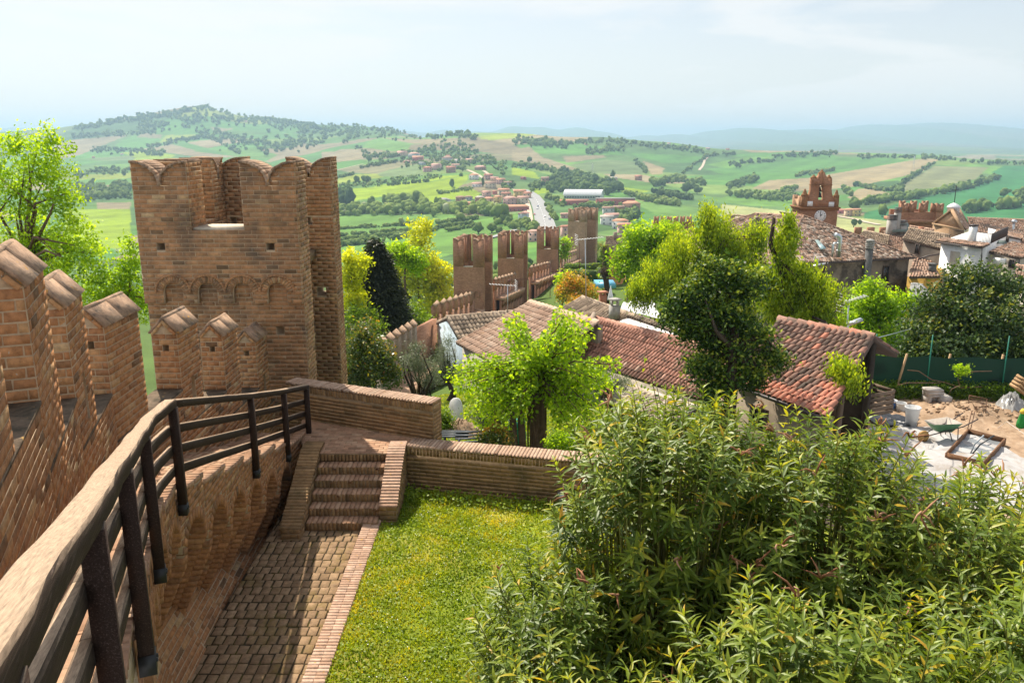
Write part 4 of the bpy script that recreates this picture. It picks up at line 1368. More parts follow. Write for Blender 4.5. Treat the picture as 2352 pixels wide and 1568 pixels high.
def roof(parent, quad, mat, tw=0.2, tl=0.36, n_ind=0, seg=5, arch=0.5, tint=(0.5, 0.2), name='roof', slab=0.12, ridge=True, jit=0.02, patch=None, slabmat=None):
    """quad: eave left, eave right, ridge right, ridge left (3d). Barrel tiles in rows on a slab"""
    A, B, C_, D_ = [Vector(p) for p in quad]
    nrm = (B - A).cross(D_ - A).normalized()
    if nrm.z < 0: nrm = -nrm
    base = MB()
    base.prism([A - nrm * slab, B - nrm * slab, C_ - nrm * slab, D_ - nrm * slab], nrm * slab)
    ro = base.build(name, slabmat or M_UNDER, parent)
    we = (B - A).length; wr = (C_ - D_).length
    hl = ((D_ - A).length + (C_ - B).length) / 2
    nrow = max(1, int(round(hl / tl))); ncol = max(1, int(round(max(we, wr) / tw)))
    cand = []
    for j in range(nrow):
        f0, f1 = j / nrow, (j + 1) / nrow
        Lp0, Rp0 = A.lerp(D_, f0), B.lerp(C_, f0); Lp1, Rp1 = A.lerp(D_, f1), B.lerp(C_, f1)
        wrow = (Rp0 - Lp0).length
        nc = max(0, int(round(wrow / tw)))
        for i in range(nc):
            g = (i + 0.5) / nc
            p0 = Lp0.lerp(Rp0, g); g1 = g if wr > 0.05 else g
            p1 = Lp1.lerp(Rp1, g1)
            if wr < we * 0.6 or wr > we * 1.6:      # hips: keep the columns running straight up the slope
                e = (B - A).normalized(); s_ = nrm.cross(e); s_ = s_ if s_.z > 0 else -s_
                p1 = p0 + s_ * (hl / nrow)
            al = p1 - p0
            ac = (Rp0 - Lp0).normalized() * (wrow / nc) * 1.0
            ac = ac - al.normalized() * ac.dot(al.normalized()) * 0.0
            t = random.gauss(*tint)
            if patch: t = patch(i / max(1, nc), j / nrow, t)
            off = nrm * random.uniform(-jit, jit) * 0.5 + ac * random.uniform(-jit, jit) * 2
            cand.append((p0 + off, ac * 1.02, al * 1.0, nrm * (wrow / nc), min(1, max(0, t))))
    order = sorted(range(len(cand)), key=lambda k: -cand[k][1].length * cand[k][2].length / proj(cand[k][0])[2] ** 2 if -50 < proj(cand[k][0])[0] < 2400 else 0)
    ind = set(order[:n_ind])
    uv, uq = tile_unit(seg, arch)
    mb = MB(); cnt = 0
    for k, (c, ux, uy, uz, t) in enumerate(cand):
        if k in ind:
            o = bpy.data.objects.new('tile', tile_mesh(mat, min(9, int(t * 10)), seg, arch))
            link(o, ro, Matrix(((ux.x, uy.x, uz.x, c.x), (ux.y, uy.y, uz.y, c.y), (ux.z, uy.z, uz.z, c.z), (0, 0, 0, 1))))
        else:
            mb.add(uv @ np.array([list(ux), list(uy), list(uz)]) + np.array(list(c)), uq, tint=t); cnt += 1
    if cnt: mb.build('tile_rows', mat, ro, kind='stuff', smooth=True)
    if ridge and wr > 0.3:
        rb = MB(); m = max(1, int(wr / (tl * 1.05)))
        e = (C_ - D_)
        for i in range(m):
            c = D_ + e * (i / m)
            v = uv @ np.array([list(nrm.cross(e.normalized()) * tw * 1.25), list(e / m), list(Vector((0, 0, 1)) * tw * 1.2)]) + np.array(list(c))
            rb.add(v, uq, tint=min(1, max(0, random.gauss(tint[0] + 0.1, 0.15))))
        rb.build('ridge_tiles', mat, ro, smooth=True)
    return ro


M_PLASTER = lambda n, c, st=(0.16, 0.14, 0.12): tint_mat(n, [(0, tuple(k * 0.9 for k in c)), (1, c)], 0.92, 3.0, 0.22, st, 0.8, 0.58, 0.8, 0.15, 20, 0.2)
M_BLUE = tint_mat('pale_blue_plaster', [(0, (0.42, 0.52, 0.60)), (1, (0.50, 0.60, 0.68))], 0.92, 3, 0.25, (0.20, 0.22, 0.20), 1.1, 0.52, 0.70, 0.15, 20, 0.2)
M_GREYW = M_PLASTER('grey_plaster', (0.40, 0.37, 0.33))
M_BROWNW = tint_mat('stained_brown_plaster', [(0, (0.23, 0.185, 0.14)), (1, (0.28, 0.225, 0.17))], 0.95, 2, 0.25, (0.09, 0.075, 0.06), 0.7, 0.48, 0.62, 0.15, 15, 0.15)
M_WHITEW = M_PLASTER('white_plaster', (0.80, 0.80, 0.80), (0.6, 0.6, 0.6))
M_CREAM = M_PLASTER('cream_plaster', (0.62, 0.55, 0.46))
M_YELLW = M_PLASTER('ochre_plaster', (0.62, 0.38, 0.09), (0.45, 0.27, 0.07))
M_ORANGEW = M_PLASTER('orange_plaster', (0.62, 0.30, 0.12), (0.45, 0.2, 0.08))
M_STONEW = M_PLASTER('stone_wall', (0.36, 0.29, 0.23))
M_SHEDW = M_PLASTER('shed_plaster', (0.30, 0.24, 0.18))
M_SHEDG = flat_mat('shade_dark_boarding', (.05, .038, .028), .9, nscale=3, var=.5)  # near-black boards; the open shed's inner shade is put into the colour
M_GLASS = flat_mat('window_glass', (0.02, 0.025, 0.03), 0.12, spec=0.6, var=0.05)
M_FRAME = flat_mat('dark_window_frame', (0.07, 0.045, 0.035), 0.5)
M_SHUT = flat_mat('pale_shutter', (0.5, 0.47, 0.42), 0.6)
M_CONC = flat_mat('concrete', (0.38, 0.36, 0.33), 0.9, bump=0.3, nscale=4)
M_CONCD = flat_mat('dark_concrete', (0.13, 0.13, 0.13), 0.9, nscale=2.5, var=0.4)
M_STEEL = metal_mat('galvanised_steel', (0.55, 0.58, 0.6), 0.35)
M_DARKM = flat_mat('dark_gutter', (0.06, 0.045, 0.045), 0.5)
M_CANV = leaf_mat('white_canvas', [(0, (0.78, 0.78, 0.80)), (1, (0.85, 0.85, 0.86))], 0.3, (1, 1, 1), 0.8)
M_TERRA = flat_mat('terracotta', (0.45, 0.20, 0.12), 0.85)
M_WHITEP = flat_mat('white_paint', (0.75, 0.75, 0.76), 0.5)


def wall_poly(parent, pts, mat, n, th=0.3, name='wall'):
    return MB().prism([Vector(p) for p in pts], Vector(n) * th).build(name, mat, parent)


def win(parent, c, U, w, h, frame=None, pane=None, name='window'):
    U = Vector(U).normalized(); N = Vector((U.y, -U.x, 0)); Z = Vector((0, 0, 1)); c = Vector(c)
    mb = MB(); t = min(0.12, w * 0.14)
    for s in (-1, 1):
        mb.ob(c + U * s * (w / 2 - t / 2) + N * 0.03, U * t, N * 0.1, Z * h)
        mb.ob(c + Z * s * (h / 2 - t / 2) + N * 0.032, U * (w - 2 * t), N * 0.1, Z * t)
    mb.ob(c + N * 0.02, U * t * 0.6, N * 0.08, Z * (h - 2 * t))
    f = mb.build(name, frame or M_FRAME, parent)
    MB().ob(c + N * 0.012, U * (w - t), N * 0.03, Z * (h - t)).build('pane', pane or M_GLASS, f)
    return f


V = Vector
# ---- blue-walled house with the old barrel-tiled wing and the flat orange roof
hA = empty('house', (-1, 42, -14), 'house with pale blue gable wall and two tiled roofs beside the grey merloned wall', 'house', 'houses below the castle')
ap, en, el = V((-3.75, 46.0, -10.03)), V((-2.96, 44.2, -10.86)), V((-4.62, 48.7, -10.9))
rd = V((0.92, 0.39, 0.0))
roof(hA, [en, en + rd * 4.4, ap + rd * 4.2, ap], M_TILE_G, 0.235, 0.40, 140, tint=(0.62, 0.22))
roof(hA, [el + rd * 4, el, ap, ap + rd * 4], M_TILE_G, 0.235, 0.40, 0, ridge=False)
wall_poly(hA, [el + V((.1, 0, -.1)), ap + V((.1, 0, -.14)), en + V((0, .06, -.12)), V((-2.36, 42.9, -11.3)), V((-2.36, 42.9, -15.5)), V((-4.62, 48.7, -15.5))], M_BLUE, rd, 0.3, 'blue_wall')
e0, e1 = V((-3.05, 43.0, -10.72)), V((0.55, 35.9, -10.72)); r0, r1 = V((1.0, 46.0, -9.08)), V((4.25, 39.6, -8.86))
roof(hA, [e0, e1, r1, r0], M_TILE_O, 0.30, 0.42, 150, seg=4, arch=0.28, tint=(0.6, 0.17), jit=0.01)
wall_poly(hA, [e0 + V((.35, .1, -.2)), e1 + V((.3, .2, -.2)), V((.85, 36.1, -15)), V((-2.7, 43.1, -15))], M_GREYW, (0.88, 0.45, 0), 0.3)
wall_poly(hA, [r0 + V((0, -.1, -.2)), r1 + V((0, .1, -.2)), r1 + V((0.2, .1, -5)), r0 + V((0.2, -.1, -5))], M_STONEW, (0.88, 0.45, 0), 0.3)
win(hA, V((-1.55, 40.3, -11.75)), (0.45, -0.89, 0), 0.5, 0.6)
wall_poly(hA, [V((-4.9, 48.9, -10.7)), V((-5.7, 47.0, -10.8)), V((-5.7, 47.0, -15)), V((-4.9, 48.9, -15))], M_FARB, (0.6, 0.3, 0), 0.5, 'brick_pier')
# ---- red-tiled house
hB = empty('house', (6, 38, -14), 'long house with bright red pantile roof behind the leafy mulberry', 'house', 'houses below the castle')
e0, e1, r0, r1 = V((3.1, 39.75, -10.72)), V((8.4, 31.9, -10.6)), V((4.4, 42.0, -9.2)), V((9.6, 34.3, -9.05))
roof(hB, [e0, e1, r1, r0], M_TILE_R, 0.215, 0.40, 300, tint=(0.55, 0.2), jit=0.012, patch=lambda a, b, t: t * 0.75 + 0.1 if b > 0.22 and a < 0.72 else (0.05 + 0.3 * random.random() if b < 0.1 else t * 0.45 + random.choice((0.0, 0.55))))
wall_poly(hB, [e0 + V((.3, .15, -.15)), e1 + V((.3, .15, -.15)), e1 + V((.3, .15, -5)), e0 + V((.3, .15, -5))], M_CREAM, (0.83, 0.55, 0), 0.3)
wall_poly(hB, [e0 + V((.1, .1, -.15)), r0 + V((0, 0, -.15)), r0 + V((0, 0, 0.35)), e0 + V((.1, .1, 0.30))], M_STONEW, (-0.5, 0.8, 0), 0.3, 'gable_wall')
wall_poly(hB, [r0 + V((.1, 0, -.3)), r1 + V((.1, 0, -.3)), r1 + V((.1, 0, -6)), r0 + V((.1, 0, -6))], M_CREAM, (0.83, 0.55, 0), 0.3)
# ---- lower bleached lean-to
hE = empty('lean_to', (7, 27, -10.5), 'low lean-to with bleached tiles half hidden behind the sapling leaves', 'shed')
roof(hE, [aty(1408, 932, 27.4), aty(1530, 990, 25.0), aty(1600, 938, 26.6), aty(1457, 893, 28.6)], M_TILE_B, 0.21, 0.38, 120, tint=(0.55, 0.22))
wall_poly(hE, [aty(1410, 936, 27.5), aty(1528, 992, 25.2), aty(1528, 992, 25.2) + V((0, 0, -2)), aty(1410, 936, 27.5) + V((0, 0, -2))], M_GREYW, (0.8, 0.5, 0), 0.25)
# ---- old roof behind, with chimneys
hD = empty('house', (5, 47, -14), 'old house with grey lichened roof and stone chimney behind the red roof', 'house', 'houses below the castle')
e0, e1, r1, r0 = aty(1284, 713, 49.8), aty(1416, 751, 45.3), aty(1440, 725, 45.2), aty(1336, 684, 50)
roof(hD, [e0, e1, r1 + V((0.4, -0.3, 0)), r0], M_TILE_G, 0.235, 0.42, 150, tint=(0.5, 0.24))
k_ = V((1.6, 1.6, -0.75))
roof(hD, [r1 + V((0.4, -0.3, 0)) + k_, r0 + k_, r0, r1 + V((0.4, -0.3, 0))], M_TILE_G, 0.235, 0.42, 0, ridge=False)
roof(hD, [aty(1440, 727, 45.0), aty(1560, 770, 40.4), aty(1566, 764, 41.0), aty(1448, 720, 46)], M_TILE_G, 0.235, 0.42, 0, tint=(0.4, 0.2), name='eave_roof', ridge=False)
wall_poly(hD, [e0 + V((.2, .1, -.2)), e1 + V((.2, .1, -.2)), e1 + V((.2, .1, -4)), e0 + V((.2, .1, -4))], M_STONEW, (.75, .6, 0), 0.3)
wall_poly(hD, [r0 + k_ + V((-.2, -.1, -.1)), r1 + k_ + V((-.2, -.1, -.1)), r1 + k_ + V((-.2, -.1, -4)), r0 + k_ + V((-.2, -.1, -4))], M_STONEW, (-.2, -.2, 0), 0.3)
ch = MB(); cp = aty(1411, 726, 45.6)
ch.box(cp + V((0, 0, 0.25)), (0.46, 0.46, 0.75), 0.5, 0.6)
for q in ((-1, -1), (1, -1), (1, 1), (-1, 1)): ch.box(cp + V((q[0] * .17, q[1] * .17, 0.78)), (0.1, 0.1, 0.3), 0.5)
ch.box(cp + V((0, 0, 0.97)), (0.56, 0.56, 0.08), 0.5)
ch.build('chimney', M_CONC, hD)
ch = MB(); cp = aty(1384, 697, 50)
ch.box(cp + V((0, 0, 0.2)), (0.36, 0.36, 0.7), 0.4)
for q in ((-1, -1), (1, -1), (1, 1), (-1, 1)): ch.box(cp + V((q[0] * .13, q[1] * .13, 0.62)), (0.09, 0.09, 0.16), 0.4)
ch.box(cp + V((0, 0, 0.73)), (0.56, 0.56, 0.07), 0.4)
ch.build('chimney', M_TERRA, hD)


def sheet(name, pts, mat, parent=None, sag=0.15, th=0.01, n=8, **kw):
    """sagging cloth over four corners"""
    A, B, C_, D_ = [V(p) for p in pts]
    vs, q = [], []
    for j in range(n + 1):
        for i in range(n + 1):
            a, b = i / n, j / n
            p = A.lerp(B, a).lerp(D_.lerp(C_, a), b)
            p.z += -sag * 4 * a * (1 - a) * b * (1 - b) * 2 + sag * 0.25 * math.sin(a * 9 + b * 5)
            vs.append(list(p))
    for j in range(n):
        for i in range(n):
            k = j * (n + 1) + i; q.append([k, k + 1, k + n + 2, k + n + 1])
    mb = MB().add(np.array(vs), q)
    v2 = np.array(vs) - np.array([0, 0, th]); mb.add(v2, [c[::-1] for c in q])
    return mb.build(name, mat, parent, smooth=True, **kw)


aw = empty('canvas_awning', aty(1500, 765, 42) + V((0, 0, -2)), 'white canvas awning stretched behind the red roof', 'awning')
sheet('canvas', [aty(1418, 742, 43.5), aty(1545, 775, 39.5), aty(1574, 757, 41.5), aty(1440, 729, 45)], M_CANV, aw, 0.12)
for p_, y_ in (((1545, 775), 39.5), ((1574, 757), 41.5), ((1500, 763), 41)):
    b_ = aty(*p_, y_); MB().tube([b_, b_ + V((0, 0, -3))], 0.04, 6).build('pole', M_WHITEP, aw)
gz_ = empty('garden_gazebo', aty(1460, 715, 52) + V((0, 0, -2)), 'white market gazebo with open frame under the pale green tree', 'gazebo')
sheet('canopy', [aty(1420, 716, 51), aty(1518, 729, 49), aty(1500, 700, 54), aty(1432, 695, 55)], M_CANV, gz_, -0.25)
sheet('canopy', [aty(1440, 700, 56), aty(1506, 702, 55), aty(1490, 672, 60), aty(1458, 678, 60)], M_CANV, gz_, -0.2)
for p_, y_ in (((1420, 716), 51), ((1518, 729), 49), ((1440, 700), 56), ((1506, 702), 55), ((1476, 690), 57)):
    b_ = aty(*p_, y_); MB().tube([b_ + V((0, 0, 0.9)), b_ + V((0, 0, -2.6))], 0.05, 6).build('pole', M_FRAME, gz_)
um = empty('closed_parasol', aty(1402, 690, 58), 'closed white parasol standing near the terracotta chimney', 'parasol')
bp_ = aty(1402, 689, 58)
MB().lathe(bp_, [(0.22, 0.0), (0.2, 0.2), (0.06, 0.85), (0.02, 0.95)], 10).build('folded_canopy', M_CANV, um)
MB().tube([bp_ + V((0, 0, -1.2)), bp_ + V((0, 0, 1.05))], 0.025, 6).build('pole', M_WHITEP, um)
tb = MB(); c_ = aty(1389, 652, 100)
tb.box(c_, (2.4, 3.2, 0.5)); tb.build('pool_cover', flat_mat('blue_cover', (0.12, 0.42, 0.62), 0.4), label='bright blue covered garden pool behind the pollarded trunk', cat='pool')

# ---- shed with red pantiles at the yard
hS = empty('shed', (8, 22, -9), 'small shed with sunlit red pantile roof at the edge of the building yard', 'shed')
e1, e0 = V((7.63, 18.85, -6.58)), V((6.05, 21.85, -6.58)); r1, r0 = V((9.92, 21.85, -5.29)), V((8.0, 24.05, -5.29))
roof(hS, [e0, e1, r1, r0], M_TILE_S, 0.178, 0.30, 300, seg=6, tint=(0.45, 0.22), jit=0.015,
     patch=lambda a, b, t: min(1, 0.55 + 0.22 * random.random()) if b < 0.12 or (b < 0.3 and a > 0.82) else (t * 0.62 + (0.0 if random.random() < 0.85 else 0.3)))
k_ = V((.75, .05, -.5))
roof(hS, [r1 + k_, r0 + k_, r0, r1], M_TILE_R, 0.215, 0.33, 0, ridge=False, tint=(0.25, 0.15))
ue = (e1 - e0).normalized()
inn = V((0.20, 0.12, -0.16))
wall_poly(hS, [e0 + inn, e1 + inn - ue * 0.15, e1 + inn - ue * 0.15 + V((0, 0, -2.4)), e0 + inn + V((0, 0, -2.4))], M_SHEDW, V((0.8, 0.5, 0)), 0.25)
wall_poly(hS, [r0 + V((.1, .1, -.2)), r1 + V((.1, .1, -.2)), r1 + V((.1, .1, -3.6)), r0 + V((.1, .1, -3.6))], M_SHEDG, (.6, .5, 0), .15, 'back_wall')  # dark colour stands for the shaded interior
MB().bar(r1 + V((0, 0, -.2)), r1 + V((0, 0, -3.5)), .14, .14, up=(0, 1, 0)).build('post', M_SHEDG, hS)
wc = e0.lerp(e1, 0.30) + inn + V((0, 0, -0.62))
win(hS, wc - V((0.8, 0.5, 0)) * 0.03, ue, 0.62, 0.6)
mbg = MB().tube([e0 + V((-.05, -.03, -.02)), e1 + V((-.05, -.03, -.02))], 0.05, 8); mbg.build('gutter', M_DARKM, hS)
# ---- town houses beyond the trees
hC = empty('house', (31, 78, -18), 'big brown-walled house with hipped roof of mixed old tiles below the clock tower', 'house', 'houses of the old town')
cl, cr, ap, cb_ = V((23.2, 72.3, -10.95)), V((37.9, 76.7, -10.9)), V((29.65, 84, -7.75)), V((16.5, 90, -10.9))
roof(hC, [cl, cr, ap + V((.05, 0, 0)), ap], M_TILE_M, 0.23, 0.42, 220, tint=(0.52, 0.42), jit=0.06, ridge=False)
roof(hC, [cb_, cl, ap, ap + V((-4, 3, 0))], M_TILE_M, 0.23, 0.42, 80, tint=(0.5, 0.4), jit=0.06)
roof(hC, [cr, V((33, 93, -10.9)), ap + V((-1, 4, 0)), ap], M_TILE_M, 0.23, 0.42, 0, tint=(0.45, 0.27), jit=0.05, ridge=False)


def hip(parent, a, b, tw=0.3, mat=M_TILE_M, t=0.62):
    a, b = V(a), V(b); mb = MB(); uv, uq = tile_unit(5, 0.5); d = b - a; m = int(d.length / 0.42); s = d.cross(V((0, 0, 1))).normalized()
    for i in range(m):
        mb.add(uv @ np.array([list(s * tw), list(d / m), [0, 0, tw]]) + np.array(list(a + d * (i / m))), uq, tint=min(1, max(0, random.gauss(t, 0.12))))
    mb.build('ridge_tiles', mat, parent, smooth=True)


hip(hC, cl + V((0, 0, .05)), ap + V((0, 0, .05))); hip(hC, cr + V((0, 0, .05)), ap + V((0, 0, .05)))
uC = (cr - cl).normalized(); nC = V((uC.y, -uC.x, 0))
wall_poly(hC, [cl - nC * 0.4 + V((0, 0, -.1)), cr - nC * 0.4 - uC * 0.3 + V((0, 0, -.1)), cr - nC * 0.4 - uC * 0.3 + V((0, 0, -8)), cl - nC * 0.4 + V((0, 0, -8))], M_BROWNW, -nC, 0.4)
wall_poly(hC, [cr - nC * 0.8 - uC * 0.3 + V((0, 0, -.1)), V((32.7, 92.5, -11)), V((32.7, 92.5, -19)), cr - nC * 0.8 - uC * 0.3 + V((0, 0, -8))], M_BROWNW, -uC, 0.4)
wall_poly(hC, [cl - nC * 0.8 + V((0, 0, -.1)), cb_ + V((.5, -.5, -.1)), cb_ + V((.5, -.5, -8)), cl - nC * 0.8 + V((0, 0, -8))], M_CREAM, uC, 0.4)
gg = MB().tube([cl + V((0, 0, -.06)) + nC * .05, cr + V((0, 0, -.06)) + nC * .05], 0.07, 6); gg.build('gutter', M_DARKM, hC)
pw = cl.lerp(cr, 0.815) - nC * 0.36 + V((0, 0, -1.45))
win(hC, pw, uC, 0.75, 1.55)
# chimney cylinder of ringed concrete and the steel flues
pc = aty(1990, 640, 75.2); zt = aty(1990, 552, 75.6).z
cy = MB(); cy.lathe((pc.x, pc.y, 0), [(0.34, -18), (0.34, zt - 0.75)], 16)
cyo = cy.build('chimney', M_CONCD, hC, smooth=True)
cc = MB()
for k in range(4): cc.lathe((pc.x, pc.y, zt - 0.68 + k * 0.17), [(0.30, 0), (0.40, 0.0), (0.40, 0.09), (0.30, 0.1)], 16)
cc.lathe((pc.x, pc.y, zt - 0.02), [(0.42, 0), (0.30, 0.14), (0.02, 0.22)], 16); cc.build('cowl', M_CONC, cyo)
pf = aty(1925, 590, 74.5); zt = aty(1925, 547, 75).z
fl_ = MB(); fl_.tube([pf, V((pf.x, pf.y, zt - 0.25)), V((pf.x - 0.02, pf.y, zt + 0.08)), V((pf.x - 0.14, pf.y - 0.05, zt + 0.25)), V((pf.x - 0.5, pf.y - 0.1, zt + 0.36))], [0.23, 0.23, 0.23, 0.22, 0.24], 12)
for k in (0.35, 0.75): fl_.lathe((pf.x, pf.y, pf.z + (zt - pf.z) * k), [(0.23, 0), (0.25, 0.02), (0.25, 0.05), (0.23, 0.07)], 12)
fl_.build('steel_flue', M_STEEL, hC, smooth=True)
pf = aty(1911, 590, 74.2); zt = aty(1911, 558, 74.6).z
MB().tube([pf, V((pf.x, pf.y, zt - .1)), V((pf.x + .06, pf.y, zt)), V((pf.x + .3, pf.y, zt + .08))], 0.1, 10).build('steel_flue', M_STEEL, hC, smooth=True)
sk = [aty(1871, 561, 78.2), aty(1879, 561, 78.0), aty(1896, 580, 75.3), aty(1884, 582, 75.3)]
MB().prism([p + V((0, 0, 0.35)) for p in sk], (0, 0, 0.08)).build('skylight', flat_mat('skylight_glass', (0.35, 0.5, 0.52), 0.08, spec=0.8), hC)
aw2 = MB().prism([aty(1868, 612, 71.5), aty(1902, 606, 72.5), aty(1902, 603, 74), aty(1868, 608, 73.5)], (0, 0, 0.06)); aw2.build('metal_canopy', M_STEEL, hC)

# neighbours: helper for plain town blocks
def block(label, foot, zb, zt, mat, roofs=(), tmat=None, tw=0.25, name='house', cat='house', group='houses of the old town', n_ind=0, tint=(0.5, 0.25), slab=0.14):
    cx_ = sum(p[0] for p in foot) / len(foot); cy_ = sum(p[1] for p in foot) / len(foot)
    root = empty(name, (cx_, cy_, zb), label, cat, group)
    if np.isscalar(zt): zt = [zt] * len(foot)
    n = len(foot)
    vs = [[p[0], p[1], zb] for p in foot] + [[p[0], p[1], z] for p, z in zip(foot, zt)]
    MB().add(vs, [[i, (i + 1) % n, (i + 1) % n + n, i + n] for i in range(n)], ngons=[list(range(n, 2 * n))]).build('wall', mat, root)
    for r in roofs: roof(root, r, tmat or M_TILE_M, tw, 0.42, n_ind, tint=tint, jit=0.05, ridge=True, slab=slab)
    return root


# stone house left of the white one
a, b = aty(2072, 548, 84), aty(2178, 577, 79); c, d = aty(2182, 541, 86), aty(2088, 525, 90)
hF = block('stone house with sloping grey tiles between the brown house and the white house', [(a.x + .3, a.y + .3), (b.x - .2, b.y + .3), (c.x, c.y), (d.x, d.y)], -20, [a.z - .15, b.z - .15, c.z - .2, d.z - .2], M_STONEW, [[a, b, c, d]], M_TILE_G, n_ind=60)
uF = V((b.x - a.x, b.y - a.y, 0)).normalized(); win(hF, aty(2108, 572, 82.2) - V((uF.y, -uF.x, 0)) * -0.05, uF, 0.5, 1.0, pane=M_GLASS)
MB().tube([aty(2108, 596, 80.5), aty(2130, 588, 80.2), aty(2166, 582, 79.6)], 0.08, 6).build('drainpipe', M_DARKM, hF)
# white house with roof terrace
P = lambda x, y, d_: aty(x, y, d_)
a, b, c = P(2163, 551, 78.5), P(2257, 577, 74.5), P(2290, 565, 78)
d = V((a.x + c.x - b.x, a.y + c.y - b.y, a.z))
zr = a.z
hW = block('white plastered house with roof terrace and tall white chimney', [(a.x, a.y), (b.x, b.y), (c.x + 4, c.y + 5), (d.x + 4, d.y + 5)], -20, zr - 0.1, M_WHITEW)
uW = V((b.x - a.x, b.y - a.y, 0)).normalized(); nW = V((uW.y, -uW.x, 0)); zv = V((0, 0, zr))
A_, B_ = V((a.x, a.y, zr)) - uW * .3, V((b.x, b.y, zr)) + uW * .2
roof(hW, [A_ + nW * .35 + V((0, 0, -.12)), B_ + nW * .35 + V((0, 0, -.12)), B_ - nW * .55 + V((0, 0, .12)), A_ - nW * .55 + V((0, 0, .12))], M_TILE_M, 0.22, 0.45, 40, tint=(0.5, 0.2), ridge=False)
MB().tube([A_ + nW * .42 + V((0, 0, -.22)), B_ + nW * .42 + V((0, 0, -.22)), B_ + nW * .3 + V((0, 0, -1)), B_ + nW * .1 + V((0, 0, -7))], 0.07, 6).build('gutter', M_DARKM, hW)
wc = a.lerp(b, 0.38); wc.z = P(2196, 596, 77).z; wc = wc + nW * 0.02
sh_ = MB(); sh_.ob(wc + nW * .02, uW * 1.0, nW * .05, V((0, 0, 1.55)));
for k in range(12): sh_.ob(wc + nW * .05 + V((0, 0, -.72 + k * .13)), uW * .98, nW * .03, V((0, 0, .1)))
so = sh_.build('roller_shutter', M_SHUT, hW); MB().ob(wc + nW * .06 + V((0, 0, -.85)), uW * 1.2, nW * .25, V((0, 0, .08))).build('window_sill', M_WHITEP, hW)
ck = P(2230, 566, 76.3)
cm = MB(); cm.box((ck.x, ck.y, ck.z + 0.85), (0.5, 0.5, 2.0), 0.4); cmo = cm.build('chimney', M_WHITEP, hW)
MB().box((ck.x, ck.y, ck.z + 1.95), (0.58, 0.58, 0.16), 0.4).build('cowl', M_DARKM, cmo)
# terrace railing
rl = MB(); R0, R1, R2 = V((a.x, a.y, zr)) - nW * .9, V((b.x, b.y, zr)) - nW * .9, V((b.x, b.y, zr)) - nW * .9 + (V((c.x + 3, c.y + 4, zr)) - V((b.x, b.y, zr))) * .8
for q0, q1 in ((R0, R1), (R1, R2)):
    for z_ in (.12, 1.0): rl.bar(q0 + V((0, 0, z_)), q1 + V((0, 0, z_)), .035, .035)
    m = int((q1 - q0).length / .14)
    for i in range(m + 1):
        p = q0.lerp(q1, i / m); rl.box(p + V((0, 0, .56)), (.022, .022, .9))
rl.build('terrace_railing', M_DARKM, hW)
tw_ = P(2300, 553, 84)
MB().prism([P(2287, 533, 84) , P(2345, 548, 80), P(2345, 548, 80) + V((0, 0, -1.9)), P(2287, 533, 84) + V((0, 0, -1.9))], (1.5, 4, 0)).build('terrace_room', M_WHITEW, hW)
roof(hW, [P(2283, 535, 84), P(2348, 550, 79.8), P(2352, 541, 84), P(2290, 526, 88)], M_TILE_M, 0.22, 0.45, 0, tint=(.5, .2), ridge=False, name='terrace_roof')
uT = (P(2345, 548, 80) - P(2287, 533, 84)).normalized(); win(hW, P(2310, 552, 82.2) + V((0, 0, .15)), uT, .9, .55)
dk = MB(); dc = P(2296, 562, 79); dk.ob(dc + V((0, 0, .25)), V((1.1, -.2, 0)), V((.1, .5, .25)), V((0, 0, .03)), 0.5); dk.build('deck_chair', flat_mat('striped_canvas', (.1, .13, .12), .8), None, label='dark folding deck chair on the roof terrace of the white house', cat='deck chair')
# right-hand long roof
a, b, c, d = P(2272, 578, 76), P(2342, 593, 73.5), P(2420, 570, 78), P(2330, 553, 82)
hG = block('cream house with broad tiled roof at the right of the white house', [(a.x + .2, a.y + .2), (b.x - .2, b.y + .2), (c.x, c.y + 1), (d.x, d.y)], -20, [a.z - .15, b.z - .15, c.z - .2, d.z - .2], M_CREAM, [[a, b, c, d]], M_TILE_M, n_ind=50)
MB().tube([a + V((0, 0, -.12)), b + V((0, 0, -.12)), b + V((.1, 0, -5))], .06, 6).build('gutter', M_DARKM, hG)
uG = V((b.x - a.x, b.y - a.y, 0)).normalized(); nG = V((uG.y, -uG.x, 0)); win(hG, P(2325, 606, 73.95) + nG * .02, uG, .6, .8)
acm = P(2300, 599, 74.7) + nG * .25; MB().ob(acm, uG * 1.0, nG * .35, V((0, 0, .5))).build('air_conditioner', M_WHITEP, hG)
a, b, c, d = P(2330, 632, 66), P(2420, 655, 63), P(2440, 625, 68), P(2335, 610, 71)
hH = block('low tiled roof peeping out above the magnolia at the picture edge', [(a.x + .2, a.y + .2), (b.x, b.y), (c.x, c.y), (d.x, d.y)], -20, [a.z - .15, b.z - .15, c.z - .2, d.z - .2], M_CREAM, [[a, b, c, d]], M_TILE_M)
